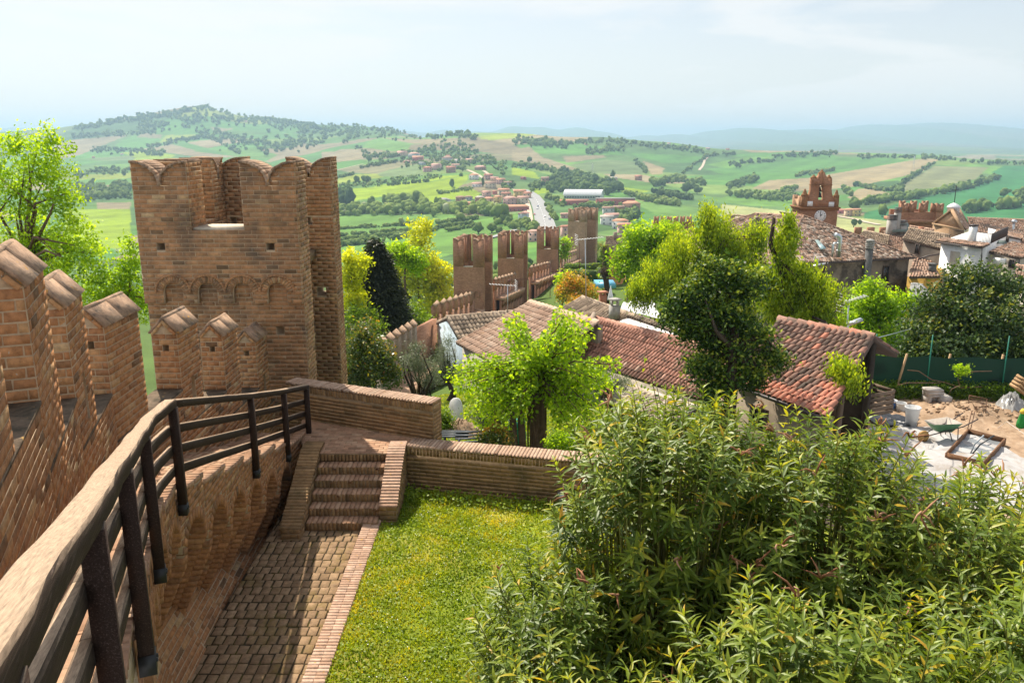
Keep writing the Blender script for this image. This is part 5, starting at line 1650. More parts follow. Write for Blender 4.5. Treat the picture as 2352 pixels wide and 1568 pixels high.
# yellow house and annex
a, b, c, d = P(2088, 636, 74), P(2160, 636, 73.5), P(2136, 590, 83), P(2104, 588, 83)
hY = block('yellow house with steep mossy roof and little dormer vent', [(a.x, a.y + .3), (b.x, b.y + .3), (c.x + 2, c.y), (d.x, d.y)], -20, [a.z - .15, b.z - .15, c.z - .2, d.z - .2], M_YELLW, [[a, b, c, d]], M_TILE_M, n_ind=60)
vq = P(2141, 622, 75.5); MB().box(vq + V((0, 0, .25)), (.45, .6, .7)).box(vq + V((0, 0, .66)), (.6, .8, .1)).build('dormer_vent', M_CONCD, hY)
a, b, c, d = P(2093, 686, 66), P(2153, 688, 66.5), P(2118, 654, 71), P(2099, 652, 71)
hZ = block('small cream annex with corrugated grey roof in front of the yellow house', [(a.x + .1, a.y + .2), (b.x - 1.0, b.y + .2), (c.x, c.y), (d.x, d.y)], -20, [a.z - .1, b.z - .1, c.z - .15, d.z - .15], M_CREAM, [[a, b, c, d]], flat_mat('corrugated_sheet', (.42, .42, .40), .7), tw=.18)
win(hZ, P(2122, 712, 66.1) , (1, 0.02, 0), 1.3, 1.2); MB().lathe(P(2134, 693, 65.9), [(.16, -.1), (.2, .1)], 10).build('wall_lamp', M_STEEL, hZ)
# second line of roofs between brown house and the church
for lb, q, mt, wl in (
    ('plain mossy roof right behind the brown house', [P(1960, 555, 92), P(2040, 563, 88), P(2043, 543, 94), P(1985, 530, 98)], M_TILE_G, M_STONEW),
    ('wide speckled roof running up to the grey chimneys', [P(2035, 590, 84), P(2100, 590, 86), P(2090, 536, 100), P(2030, 533, 100)], M_TILE_M, M_STONEW),
    ('tile roof below the church front with terracotta chimney', [P(2085, 552, 92), P(2150, 558, 90), P(2145, 528, 102), P(2090, 520, 104)], M_TILE_M, M_STONEW),
    ('grey gable roof left of the clock tower', [P(1700, 535, 96), P(1775, 545, 92), P(1830, 500, 100), P(1760, 505, 104)], M_TILE_G, M_CREAM),
    ('low dark roof edge beside the pale field left of the clock tower', [P(1668, 520, 104), P(1720, 520, 102), P(1722, 497, 110), P(1672, 494, 112)], M_TILE_G, M_CONCD),
    ('pale-tiled roof above the pale green tree', [P(1600, 545, 90), P(1700, 550, 86), P(1770, 506, 100), P(1690, 500, 104)], M_TILE_B, M_CREAM)):
    block(lb, [(p.x, p.y) for p in q], -24, [p.z - .2 for p in q], wl, [q], mt)
# grey chimneys on the ridge
gc = empty('chimney_stack', P(2052, 530, 98), 'group of grey chimneys with slatted cowls beside a green-grey roof', 'chimney')
for x_, y_, w_, h_ in ((2046, 533, .85, 2.4), (2058, 528, .6, 3.0), (2072, 530, .7, 1.6)):
    p = P(x_, y_, 98)
    MB().box(p + V((0, 0, h_ / 2 - 1)), (w_, w_, h_)).build('shaft', M_CONC, gc)
    cw = MB()
    for k in range(4): cw.box(p + V((0, 0, h_ - 1 + .1 + k * .17)), (w_ * 1.05, w_ * 1.05, .08))
    cw.build('cowl', M_CONCD, gc)
MB().prism([P(2050, 533, 97), P(2092, 533, 97), P(2086, 512, 99), P(2056, 514, 99)], (0, .3, 0)).build('metal_roof', flat_mat('green_grey_sheet', (.2, .25, .22), .6), gc)
tc_ = P(2114, 541, 93); MB().lathe(tc_, [(.3, -.6), (.3, 1.0)], 12).build('terracotta_chimney', M_TERRA, None, label='round terracotta chimney with grey cowl below the church', cat='chimney')
# ---- church front with pediment, lantern and cross
chr_ = empty('church', P(2200, 540, 106), 'church with brick pediment, white lantern and iron cross above the old town', 'church')
pa, pb, pap = P(2143, 513, 108), P(2212, 528, 104), P(2186, 481, 107)
Mped = flat_mat('church_brick', (.42, .27, .16), .9, nscale=1.5)
dch = V((.55, .83, 0))
MB().prism([pa, pb, V((pb.x, pb.y, -24)), V((pa.x, pa.y, -24))], dch * 2).build('front_wall', Mped, chr_)
MB().prism([pa, pb, V((pap.x, pap.y, pap.z))], dch * 8).build('pediment', Mped, chr_)
cn = MB()
for q0, q1 in ((pa, pap), (pap, pb), (pa, pb)): cn.bar(q0 - dch * .15, q1 - dch * .15, .4, .2, up=(0, 0, 1))
cn.build('cornice', Mped, chr_)
roof(chr_, [pb + V((.3, -.2, 0)), pb + V((.3, -.2, 0)) + dch * 4, pap + dch * 4, pap], M_TILE_M, .25, .42, 0, ridge=False)
roof(chr_, [P(2235, 550, 103), P(2420, 566, 96), P(2420, 508, 112), P(2222, 501, 112)], M_TILE_M, .28, .45, 60, tint=(.5, .25), jit=.05, name='nave_roof')
wall_poly(chr_, [P(2235, 551, 103.2), P(2420, 567, 96.2), P(2420, 567, 96.2) + V((0, 0, -8)), P(2235, 551, 103.2) + V((0, 0, -8))], M_STONEW, (0, 1, 0), .4)
ln = P(2190, 480, 109)
lo_ = MB().lathe(ln, [(.75, -.9), (.75, .15), (.85, .2), (.8, .35), (.45, .62), (.1, .8)], 14).build('lantern', M_WHITEP, chr_)
cr_ = MB(); cr_.box(ln + V((0, 0, 1.9)), (.07, .07, 2.3)).box(ln + V((0, 0, 2.45)), (.9, .06, .06)); cr_.build('cross', M_IRON, lo_)
fp_ = P(2328, 520, 106); MB().tube([fp_ + V((0, 0, -1.2)), fp_ + V((0, 0, .5))], .14, 8).lathe(fp_ + V((0, 0, .5)), [(.32, 0), (.36, .15), (.2, .35), (.02, .4)], 10).build('flue', M_STEEL, chr_)
# ---- gate keep with swallowtail merlons
gk = empty('gate_keep', P(2113, 500, 124), 'distant brick keep with swallowtail merlons beside the church', 'tower')
y_ = 124; xl, xr = P(2072, 480, y_).x, P(2157, 480, y_).x; zt_, zs_ = P(2100, 467, y_).z, P(2100, 487, y_).z
tk = Tower(gk, (xl, y_), 0.1, xr - xl, 5.5, .7, zt_, zs_, .55, -34, (M_FARB, M_COPING))
w_ = xr - xl
tk.wall('front_wall', tk.P(0, 0, 0), tk.P(w_, 0, 0), -tk.V, [(.9, 1.75), (2.6, 3.45), (4.3, 5.1)], sill=False)
tk.wall('left_turret', tk.P(-.3, -.4, 0), tk.P(.75, -.4, 0), -tk.V, [(0, .95)], sill=False); tk.wall('right_turret', tk.P(w_ - .75, -.4, 0), tk.P(w_ + .3, -.4, 0), -tk.V, [(0, 1.0)], sill=False)
tk.wall('rear_wall', tk.P(w_, 5.5, 0), tk.P(0, 5.5, 0), tk.V, [(0, .8), (1.7, 2.5), (3.4, 4.2)], sill=False)
MB().prism([tk.P(-.5, -.5, zs_ - 1.6), tk.P(w_ + .5, -.5, zs_ - 1.6), tk.P(w_ + .5, 6, zs_ - 1.6), tk.P(-.5, 6, zs_ - 1.6)], (0, 0, .5)).build('string_course', M_FARB, gk)
tw2 = empty('battlement_wall', P(2000, 530, 118), 'brown merlon tops of the far town wall beneath the pale field', 'wall', None, 'thing')
for k in range(5):
    p = P(1970 + k * 29, 534, 118); MB().box(p + V((0, 0, .1)), (.95, .5, 1.3)).build('merlon', M_FARB, tw2)
MB().prism([P(1955, 545, 118.2), P(2105, 545, 118.2), P(2105, 545, 118.2) + V((0, 0, -6)), P(1955, 545, 118.2) + V((0, 0, -6))], (0, .5, 0)).build('wall_body', M_FARB, tw2)
tw3 = empty('battlement_wall', P(1590, 505, 150), 'row of small swallowtail merlons behind the bright green lime tree', 'wall', None, 'thing')
for k in range(6):
    p = P(1508 + k * 15, 503, 150); pr = swallow(.85, -1.1, .5, .35, 5)
    MB().prism([p + V((u - .4, 0, z)) for u, z in pr], (0, .5, 0)).build('merlon', M_FARB, tw3)
MB().prism([P(1498, 510, 150.2), P(1595, 510, 150.2), P(1595, 510, 150.2) + V((0, 0, -8)), P(1498, 510, 150.2) + V((0, 0, -8))], (0, .5, 0)).build('wall_body', M_FARB, tw3)

# ================================================================ clock tower
def clock_tower():
    y = 92.0
    root = empty('clock_tower', P(1884, 520, y), 'brick clock tower with white dial, bell gable and four pinnacles', 'clock tower')
    s = 1.0 / F * proj((0, y, ray(1176, 460)[1] * y))[2]         # metres per survey unit here
    O = P(1842, 470, y); x0 = O.x
    C1 = lambda a, b: ((1960 + a / 7.127) * .91875, (400 + b / 7.127) * .91875)
    def G(a, b, dy=0.0):
        u, v = C1(a, b); p = aty(u, v, y); return V((p.x, y + dy, p.z))
    bw = G(318, 868); be = G(962, 862)
    zc = bw.z
    bwx, bex = bw.x, be.x
    B = MB(); B.prism([V((bwx, y, zc)), V((bex, y, zc)), V((bex, y, -24)), V((bwx, y, -24))], (0, 3.3, 0)); B.build('shaft', M_CLK, root)
    zs_ = G(180, 655).z
    B = MB(); B.prism([V((bwx - .01, y + .9, zc - .5)), V((bwx - .01, y + 3.3, zc - .5)), V((bwx - .01, y + 3.3, zs_)), V((bwx - .01, y + 2.9, zs_)), V((bwx - .01, y + 2.9, zs_ - .4)), V((bwx - .01, y + 1.6, zs_ - .4)), V((bwx - .01, y + 1.6, zs_)), V((bwx - .01, y + .9, zs_))], (.5, 0, 0)); B.build('side_parapet', M_CLK2, root)
    cor = MB()
    cor.prism([V((bwx - .22, y - .22, zc)), V((bex + .22, y - .22, zc)), V((bex + .22, y + 3.4, zc)), V((bwx - .22, y + 3.4, zc))], (0, 0, .18)); cor.prism([V((bwx - .1, y - .1, zc - .16)), V((bex + .1, y - .1, zc - .16)), V((bex + .1, y + 3.35, zc - .16)), V((bwx - .1, y + 3.35, zc - .16))], (0, 0, .155))
    cor.build('cornice', M_CLKT, root)
    # bell gable outline
    pts = [(320, 840), (320, 640), (430, 640), (465, 600), (490, 520), (497, 440), (488, 435), (500, 375), (500, 300), (585, 300), (590, 340), (640, 270), (650, 215), (735, 215), (740, 270), (790, 350), (790, 300), (862, 300), (860, 375), (868, 435), (850, 440), (850, 520), (860, 600), (890, 660), (915, 690), (990, 640), (980, 840)]
    hole = [(608, 715), (628, 560), (628, 490), (645, 450), (668, 432), (695, 450), (708, 490), (708, 700), (700, 715)]
    pts = [(332, 845), (425, 845), (425, 655), (462, 610), (488, 530), (497, 440), (500, 380), (502, 330), (585, 330), (590, 340), (640, 265), (650, 230), (733, 230), (742, 265), (790, 345), (792, 330), (858, 330), (858, 440), (848, 520), (858, 600), (885, 670), (905, 700), (905, 845)]
    # left and right halves round the bell opening so that it is a real opening
    left = [(425, 845), (608, 845), (608, 715), (628, 560), (628, 490), (645, 450), (668, 432), (690, 230), (650, 230), (640, 265), (590, 340), (585, 330), (502, 330), (500, 380), (497, 440), (488, 530), (462, 610), (425, 655)]
    right = [(608, 845), (905, 845), (905, 700), (885, 670), (858, 600), (848, 520), (858, 440), (858, 330), (792, 330), (790, 345), (742, 265), (733, 230), (690, 230), (668, 432), (695, 450), (708, 490), (708, 700), (700, 715), (608, 715)]
    for nm, pg in (('bell_gable', left), ('bell_gable', right)):
        MB().prism([G(a, b) for a, b in pg[::-1]], (0, .7, 0)).build(nm, M_CLK, root)
    g = root.children[-1]
    # pinnacles
    for (xa, xb, zt, zs, ztip) in ((332, 425, 640, 600, 520), (905, 985, 650, 620, 535), (505, 590, 330, 300, 268), (785, 858, 330, 305, 268), (648, 735, 240, 215, 180)):
        c = G((xa + xb) / 2, zt); w = (G(xb, zt).x - G(xa, zt).x)
        big = zt > 500
        mb = MB()
        if big: mb.box((c.x, y + w / 2 - .05, (G(0, zt).z + zc + .18) / 2), (w, w, G(0, zt).z - zc - .18))
        z1, z2, z3 = G(0, zt).z, G(0, zs).z, G(0, ztip).z
        mb.lathe((c.x, y + .35 if not big else y + w / 2 - .05, 0), [(w * .5, z1), (w * .68, z1 + .02), (w * .66, (z1 + z2) / 2), (w * .45, z2), (w * .34, z2 * .6 + z3 * .4), (w * .14, z3), (0.01, z3 + .03)], 12)
        mb.build('pinnacle', M_CLKT, root)
    # string course across the gable
    MB().prism([V((G(492, 440).x, y - .08, G(0, 450).z)), V((G(860, 440).x, y - .08, G(0, 450).z)), V((G(860, 440).x, y - .08, G(0, 437).z)), V((G(492, 440).x, y - .08, G(0, 437).z))], (0, .9, 0)).build('string_course', M_CLKT, root)
    for a, b in (((418, 735), (507, 820)), ((800, 748), (887, 830))):
        p, q = G(*a), G(*b)
        MB().box(((p.x + q.x) / 2, y - .015, (p.z + q.z) / 2), (q.x - p.x, .06, p.z - q.z)).build('stone_plaque', M_WHITEP, root)
    # bells
    for cx_, cz_, r in ((658, 520, .20), (650, 620, .30)):
        c = G(cx_, cz_)
        MB().lathe((c.x, y + .35, c.z), [(r * 1.1, -r), (r * .8, -r * .6), (r * .62, r * .3), (r * .3, r * .8), (r * .12, r)], 14).build('bell', M_IRON, root, smooth=True)
        MB().box((c.x, y + .35, c.z + r * 1.2), (.75 if r > .25 else .55, .08, .08)).build('bell_beam', M_IRON, root)
    # dial
    c = G(643, 997); r = (G(745, 997).x - G(540, 997).x) / 2
    Mx = Matrix.Rotation(PI / 2, 4, 'X')
    d = MB().lathe((c.x, y - .01, c.z), [(r, 0.0), (r, 0.06), (r * .96, 0.09), (.01, .09)], 40, M=Mx).build('clock_dial', M_WHITEP, root)
    hm = MB()
    for k in range(12):
        a = k * PI / 6; u = V((math.sin(a), 0, math.cos(a))); s_ = V((u.z, 0, -u.x))
        nst = [2, 1, 2, 3, 2, 1, 2, 3, 4, 2, 1, 2][k]
        for i in range(nst):
            o_ = (i - (nst - 1) / 2) * .055
            hm.ob(V((c.x, y - .115, c.z)) + u * r * .78 + s_ * o_, s_ * .028, V((0, .03, 0)), u * r * .19)
    hm.build('hour_numerals', M_IRON, d)
    for nm, ang, ln_, w_ in (('hour_hand', math.radians(38), r * .5, .07), ('minute_hand', math.radians(-8), r * .72, .05)):
        u = V((math.sin(ang), 0, math.cos(ang))); s_ = V((u.z, 0, -u.x))
        MB().ob(V((c.x, y - .14, c.z)) + u * ln_ * .42, s_ * w_, V((0, .02, 0)), u * ln_).build(nm, M_IRON, d)


M_CLK = far_brick('clock_tower_brick', (0.34, 0.18, 0.11), (0.24, 0.12, 0.075), 0.9)
M_CLK2 = far_brick('side_parapet_brick', (0.44, 0.28, 0.18), (0.36, 0.2, 0.12), 0.9)  # paler than the shaft brick, used on the side parapet only
M_CLKT = far_brick('clock_tower_trim', (0.28, 0.15, 0.08), (0.18, 0.10, 0.06), 1.2)
clock_tower()
# orange house by the tall pale tower
a, b, c, d = P(1388, 582, 135), P(1432, 574, 138), P(1440, 540, 150), P(1392, 545, 148)
hO = block('orange-walled house with grey tile roof beside the ivy-clad palm', [(a.x, a.y), (b.x, b.y), (c.x, c.y), (d.x, d.y)], -34, [a.z - .2, b.z - .2, c.z - .2, d.z - .2], M_ORANGEW, [[a, b, c, d]], M_TILE_G, tw=.3)
p = P(1413, 549, 146); MB().box(p + V((0, 0, .5)), (.6, .6, 1.4)).build('chimney', M_STONEW, hO)
# ================================================================ vegetation
def bark(name, c): return tint_mat(name, [(0, tuple(k * .7 for k in c)), (1, tuple(k * 1.3 for k in c))], .95, 9, .5, None, bump=.6, bscale=25, spec=.1)


M_BARK = bark('brown_bark', (0.16, 0.105, 0.07)); M_BARKD = bark('dark_bark', (0.06, 0.045, 0.035)); M_BARKG = bark('grey_bark', (0.24, 0.21, 0.175))
L_LIME = leaf_mat('lime_leaf', [(0, (0.08, 0.17, 0.010)), (0.5, (0.26, 0.42, 0.018)), (1, (0.50, 0.64, 0.04))], 0.58)
L_YELL = leaf_mat('yellow_green_leaf', [(0, (0.17, 0.22, 0.012)), (0.5, (0.43, 0.50, 0.02)), (1, (0.66, 0.67, 0.04))], 0.5)
L_WILL = leaf_mat('feathery_leaf', [(0, (0.06, 0.115, 0.010)), (0.5, (0.22, 0.33, 0.018)), (1, (0.50, 0.58, 0.035))], 0.5)
L_GREEN = leaf_mat('green_leaf', [(0, (0.05, 0.10, 0.012)), (0.5, (0.15, 0.25, 0.022)), (1, (0.29, 0.40, 0.035))], 0.45)
L_DARK = leaf_mat('glossy_dark_leaf', [(0, (0.018, 0.045, 0.010)), (0.45, (0.06, 0.13, 0.022)), (0.75, (0.17, 0.27, 0.035)), (1, (0.36, 0.42, 0.05))], 0.28, rough=0.5, spec=0.3)  # upper stops hold the sunlit green of the laurel top
L_MAGN = leaf_mat('magnolia_leaf', [(0, (0.016, 0.04, 0.012)), (0.5, (0.05, 0.10, 0.028)), (0.8, (0.13, 0.19, 0.05)), (1, (0.28, 0.30, 0.05))], 0.25, rough=0.5, spec=0.3)
L_CONI = leaf_mat('conifer_needle', [(0, (0.016, 0.021, 0.010)), (0.5, (0.033, 0.043, 0.018)), (1, (0.072, 0.078, 0.026))], 0.15)
L_OLIV = leaf_mat('olive_leaf', [(0, (0.083, 0.112, 0.060)), (0.5, (0.188, 0.225, 0.128)), (1, (0.330, 0.360, 0.225))], 0.25, (1.1, 1.15, .9))
L_PHOT = leaf_mat('photinia_leaf', [(0, (0.035, 0.072, 0.019)), (0.6, (0.096, 0.152, 0.029)), (0.85, (0.320, 0.272, 0.032)), (1, (0.480, 0.240, 0.048))], 0.3, rough=.35, spec=.5)
L_PERS = leaf_mat('spring_orange_leaf', [(0, (0.128, 0.176, 0.019)), (0.45, (0.320, 0.320, 0.032)), (0.75, (0.496, 0.320, 0.056)), (1, (0.528, 0.208, 0.064))], 0.45)
L_OLEA = leaf_mat('oleander_leaf', [(0, (0.045, 0.085, 0.014)), (0.45, (0.125, 0.195, 0.026)), (0.8, (0.29, 0.36, 0.04)), (0.93, (0.55, 0.44, 0.035)), (1, (0.60, 0.34, 0.05))], 0.36, rough=0.42, spec=0.38)
L_POD = leaf_mat('dry_seed_pod', [(0, (0.240, 0.102, 0.048)), (0.5, (0.432, 0.204, 0.108)), (1, (0.576, 0.348, 0.216))], 0.2, (1.1, .9, .6), rough=.8)
L_STEM = leaf_mat('green_stem', [(0, (0.117, 0.111, 0.039)), (1, (0.247, 0.247, 0.058))], 0.05)
L_GRASS = leaf_mat('grass_blade', [(0, (0.10, 0.18, 0.012)), (0.4, (0.25, 0.34, 0.018)), (0.75, (0.43, 0.44, 0.028)), (1, (0.60, 0.48, 0.07))], 0.4)


def unit(v): return v / np.maximum(np.linalg.norm(v, axis=-1, keepdims=True), 1e-9)


RHOMB = (np.array([[-.5, 0, 0], [0, -.5, .06], [.5, 0, 0], [0, .5, .06]]), np.array([[0, 1, 2, 3]]), None)
LANCE = (np.array([[0, 0, 0], [.30, -.5, .05], [.68, -.36, -.03], [1, 0, -.2], [.68, .36, -.03], [.30, .5, .05], [.33, 0, -.03], [.70, 0, -.06]]), np.array([[0, 1, 6, 5], [1, 2, 7, 6], [6, 7, 4, 5]]), np.array([[2, 3, 7], [7, 3, 4]]))


def leaves(mb, pos, a, n, length, width, tint, shape=RHOMB):
    """many leaves at once: long axis a, face normal n"""
    a = unit(a); b = unit(np.cross(n, a)); n2 = np.cross(a, b)
    v, q, t = shape
    L_ = np.broadcast_to(np.asarray(length, float), (len(pos),)); W_ = np.broadcast_to(np.asarray(width, float), (len(pos),))
    vv = pos[:, None, :] + v[None, :, 0, None] * a[:, None, :] * L_[:, None, None] + v[None, :, 1, None] * b[:, None, :] * W_[:, None, None] + v[None, :, 2, None] * n2[:, None, :] * L_[:, None, None]
    k = len(v); off = (np.arange(len(pos)) * k)[:, None, None]
    mb.add(vv.reshape(-1, 3), (q[None] + off).reshape(-1, 4), (t[None] + off).reshape(-1, 3) if t is not None else None, tint=np.repeat(np.clip(tint, 0, 1), k))


def rand_dir(n):
    return unit(rng.normal(size=(n, 3)))


def crown(clumps, nsub, per, lsize, rs, tint=(0.5, 0.2), droop=0.0, upb=0.6, aspect=0.55, surf=0.45, toptint=0.25, shape=RHOMB, squash=0.8):
    """foliage: ellipsoids -> small sprays -> leaves. returns (MB, spray centres)"""
    mb = MB(); cen_all = []
    vol = np.array([c[1][0] * c[1][1] * c[1][2] for c in clumps]) ** (2 / 3); share = vol / vol.sum()
    for (c, r), f in zip(clumps, share):
        m = max(3, int(nsub * f))
        d = rand_dir(m); rad = rng.random(m) ** surf
        cen = np.array(list(c)) + d * rad[:, None] * np.array(r)
        cen_all.append(cen)
        ct = rng.normal(tint[0], tint[1] * .7, m) + toptint * d[:, 2] * rad - (1 - rad) * .1  # lit crown top and shaded inside are put into the leaf tint
        k = per
        rr = rs * rng.uniform(.6, 1.3, m)
        off = rng.normal(size=(m, k, 3)) * rr[:, None, None] * np.array([.6, .6, .6 * squash])
        if droop: off[:, :, 2] -= np.abs(rng.normal(size=(m, k))) * droop; off[:, :, 0:2] *= .55
        pos = (cen[:, None, :] + off).reshape(-1, 3)
        nn = rand_dir(len(pos)) + np.array([0, 0, upb]) + np.repeat(d, k, 0) * .5
        aa = rand_dir(len(pos)) + (np.array([0, 0, -1.5]) if droop else np.array([0, 0, -.15]))
        tt = np.repeat(ct, k) + rng.normal(0, tint[1] * .6, len(pos))
        s_ = lsize * rng.uniform(.65, 1.25, len(pos))
        leaves(mb, pos, aa, unit(nn), s_, s_ * aspect, tt, shape)
    return mb, np.vstack(cen_all)


def limbs(mb, top, cens, n, r0, gnarl=.12):
    """limbs from the top of the trunk into the crown"""
    pick = cens[rng.choice(len(cens), min(n, len(cens)), replace=False)]
    for p in pick:
        p = V(p); mid = top.lerp(p, .5) + V(rng.normal(0, gnarl * (p - top).length, 3)) + V((0, 0, .1 * (p - top).length))
        mb.tube([top, top.lerp(mid, .5), mid, mid.lerp(p, .6), p], [r0, r0 * .75, r0 * .5, r0 * .3, r0 * .12], 5, random.random())


def tree(name, label, trunk, clumps, lmat, bmat, nsub, per, lsize, rs, r0=.2, r1=.1, nl=14, cat='tree', group=None, **kw):
    tp = [V(p) for p in trunk]
    root = empty(name, tp[0], label, cat, group)
    mb, cens = crown(clumps, nsub, per, lsize, rs, **kw)
    mb.build('crown', lmat, root, kind=None)
    tb = MB()
    n = len(tp)
    rr = [r0 + (r1 - r0) * i / max(1, n - 1) for i in range(n)]
    rr[0] *= 1.25
    tb.tube(tp, rr, 9, .5)
    limbs(tb, tp[-1], cens, nl, r1 * .8)
    tb.build('trunk', bmat, root, smooth=True)
    return root


def E(px, py, y, wpx, hpx, dep=None):
    """ellipsoid clump seen at px,py with half sizes wpx,hpx (survey units) at distance y"""
    c = aty(px, py, y); k = proj(c)[2] / F
    return (c, (wpx * k, dep if dep else wpx * k, hpx * k))


def gpt(px, y):      # ground point under a bearing
    x = ray(px, 700)[0] * y
    return V((x, y, h1(x, y) - .1))


# trees outside the wall on the left
tree('maple_tree', 'tall light green maple behind the nearest merlons at the picture edge', [gpt(70, 27), aty(60, 800, 27), aty(60, 600, 27)],
     [E(20, 420, 27, 60, 120), E(100, 390, 27, 60, 110), E(150, 440, 26.5, 40, 70), E(60, 560, 27, 110, 90), E(170, 560, 26, 60, 60), E(110, 330, 27, 22, 55), E(35, 330, 27, 22, 40), E(155, 330, 27, 10, 30), E(130, 660, 26, 110, 70), E(215, 610, 25.5, 35, 45)],
     L_LIME, M_BARK, 620, 26, .125, .26, .22, .1, 26, tint=(.5, .2))
tree('maple_tree', 'young light green maple squeezed between the merlons and the brick tower', [gpt(300, 26), aty(300, 760, 26), aty(300, 680, 26)],
     [E(300, 610, 26, 28, 55), E(275, 660, 26, 50, 50), E(330, 690, 26.5, 30, 60), E(300, 570, 26, 14, 30), E(240, 700, 25.5, 60, 50)],
     L_LIME, M_BARK, 230, 26, .12, .24, .12, .06, 14, tint=(.45, .2))
# dark conifer and the yellow-green trees beyond the tower
def conifer(name, label, base, top, rad, lmat, n=900, per=16, ls=.18, cat='tree'):
    base, top = V(base), V(top)
    root = empty(name, base, label, cat)
    H = (top - base).length
    t = rng.random(n) ** .7
    ang = rng.uniform(0, 2 * PI, n); rr = rad * (1 - t) ** .75 * rng.uniform(.35, 1.05, n) + .1
    cen = np.array(list(base)) + np.stack([np.cos(ang) * rr, np.sin(ang) * rr, t * H], 1)
    pos = (cen[:, None, :] + rng.normal(size=(n, per, 3)) * np.array([.22, .22, .2])).reshape(-1, 3)
    out = np.repeat(np.stack([np.cos(ang), np.sin(ang), -.3 + 0 * ang], 1), per, 0)
    mb = MB(); leaves(mb, pos, out + rand_dir(len(pos)) * .6, rand_dir(len(pos)) + np.array([0, 0, .8]), ls, ls * .28, rng.normal(.45, .22, len(pos)))
    mb.build('crown', lmat, root)
    tb = MB().tube([base, base.lerp(top, .5), top], [rad * .1, rad * .06, .03], 7)
    for k in range(40):
        i = rng.integers(n); p = V(cen[i]); b = base + V((0, 0, max(.2, p.z - base.z - .3))); tb.tube([b, p], [.04, .015], 4)
    tb.build('trunk', M_BARKD, root)


b_ = gpt(868, 58); conifer('dark_cedar', 'dense dark conifer between the brick tower and the yellow-green tree', b_, aty(870, 563, 58), 4.5, L_CONI, 2500, 18, .34)
tree('acacia_tree', 'feathery yellow-green acacia in front of the striped fields', [gpt(960, 112), aty(965, 700, 112), aty(955, 600, 112)],
     [E(960, 620, 112, 55, 60), E(920, 600, 112, 40, 45), E(1005, 640, 112, 40, 50), E(965, 545, 112, 28, 36), E(975, 515, 112, 14, 16), E(900, 670, 112, 40, 50), E(1000, 700, 111, 45, 40)],
     L_YELL, M_BARK, 560, 26, .46, .85, .26, .14, 24, tint=(.55, .2), squash=.6)
tree('acacia_tree', 'low yellow-green tree hugging the right edge of the brick tower', [gpt(805, 50), aty(805, 700, 50), aty(805, 640, 50)],
     [E(806, 620, 50, 24, 50), E(812, 690, 50, 26, 50), E(830, 600, 51, 16, 20)], L_YELL, M_BARK, 170, 22, .24, .42, .12, .06, 12, tint=(.55, .2))
tree('lime_tree', 'bright green round tree crown behind the acacia', [gpt(930, 72), aty(930, 650, 72), aty(930, 610, 72)], [E(915, 580, 72, 30, 28), E(950, 600, 72, 30, 30)], L_LIME, M_BARK, 120, 22, .3, .5, .14, .08, 8, tint=(.45, .2))
for lb, px, py, y, w, h, m in (('dark leafy tree filling the dip left of the far wall', 945, 735, 62, 40, 45, L_GREEN), ('shadowy evergreen at the foot of the grey merloned wall', 975, 790, 50, 18, 26, L_DARK), ('green thicket left of the dark conifer', 830, 745, 48, 40, 45, L_GREEN)):
    tree('leafy_tree', lb, [gpt(px, y), aty(px, py + 20, y)], [E(px, py, y, w, h), E(px + 18, py + 18, y - 1, w * .7, h * .6)], m, M_BARKD, 150, 22, .24, .5, .15, .1, 8, tint=(.4, .2))
# evergreen shrub with rusty tips beside the tower
tree('photinia_shrub', 'tall evergreen shrub with yellow-rust tips at the foot of the brick tower', [gpt(845, 31), aty(845, 880, 31), aty(845, 850, 31)],
     [E(830, 800, 31, 50, 50), E(870, 820, 30.5, 40, 45), E(815, 860, 30.5, 40, 40), E(890, 860, 30.5, 34, 34), E(835, 760, 31, 24, 20)], L_PHOT, M_BARKD, 330, 24, .13, .3, .1, .06, 16, cat='shrub', tint=(.42, .25))
for lb, px, y, cl in (('gnarled grey-green olive tree above the low wall', 958, 31, [(945, 830, 26, 26), (975, 845, 30, 26), (960, 800, 18, 14), (985, 875, 22, 18)]),
                      ('second olive tree leaning on the pale blue wall', 1030, 37, [(1020, 820, 22, 30), (1040, 850, 22, 26), (1010, 860, 20, 24), (1030, 785, 14, 18)]),
                      ('olive bush under the eaves of the red-roofed house', 1400, 33, [(1390, 870, 30, 26), (1425, 885, 30, 22), (1370, 900, 26, 28)]),
                      ('pale olive shrub beside the mulberry trunk', 1120, 24.5, [(1112, 950, 26, 26), (1140, 970, 22, 22)])):
    tree('olive_tree', lb, [gpt(px, y), gpt(px, y) + V((.15, 0, .5)), gpt(px, y) + V((-.05, 0, 1.0))], [E(a, b, y, c, d) for a, b, c, d in cl], L_OLIV, M_BARKD, 230, 26, .085, .22, .2, .09, 16, tint=(.5, .2), aspect=.28, toptint=.15, group='olive trees in the garden')
tree('photinia_shrub', 'small round photinia bush just beyond the low wall', [gpt(1138, 19.6), gpt(1138, 19.6) + V((0, 0, .3))], [E(1138, 1000, 19.6, 34, 24), E(1150, 1010, 19.4, 28, 20), E(1120, 1008, 19.6, 22, 18)], L_PHOT, M_BARKD, 170, 22, .075, .12, .05, .03, 8, cat='shrub', tint=(.5, .27), toptint=.4)


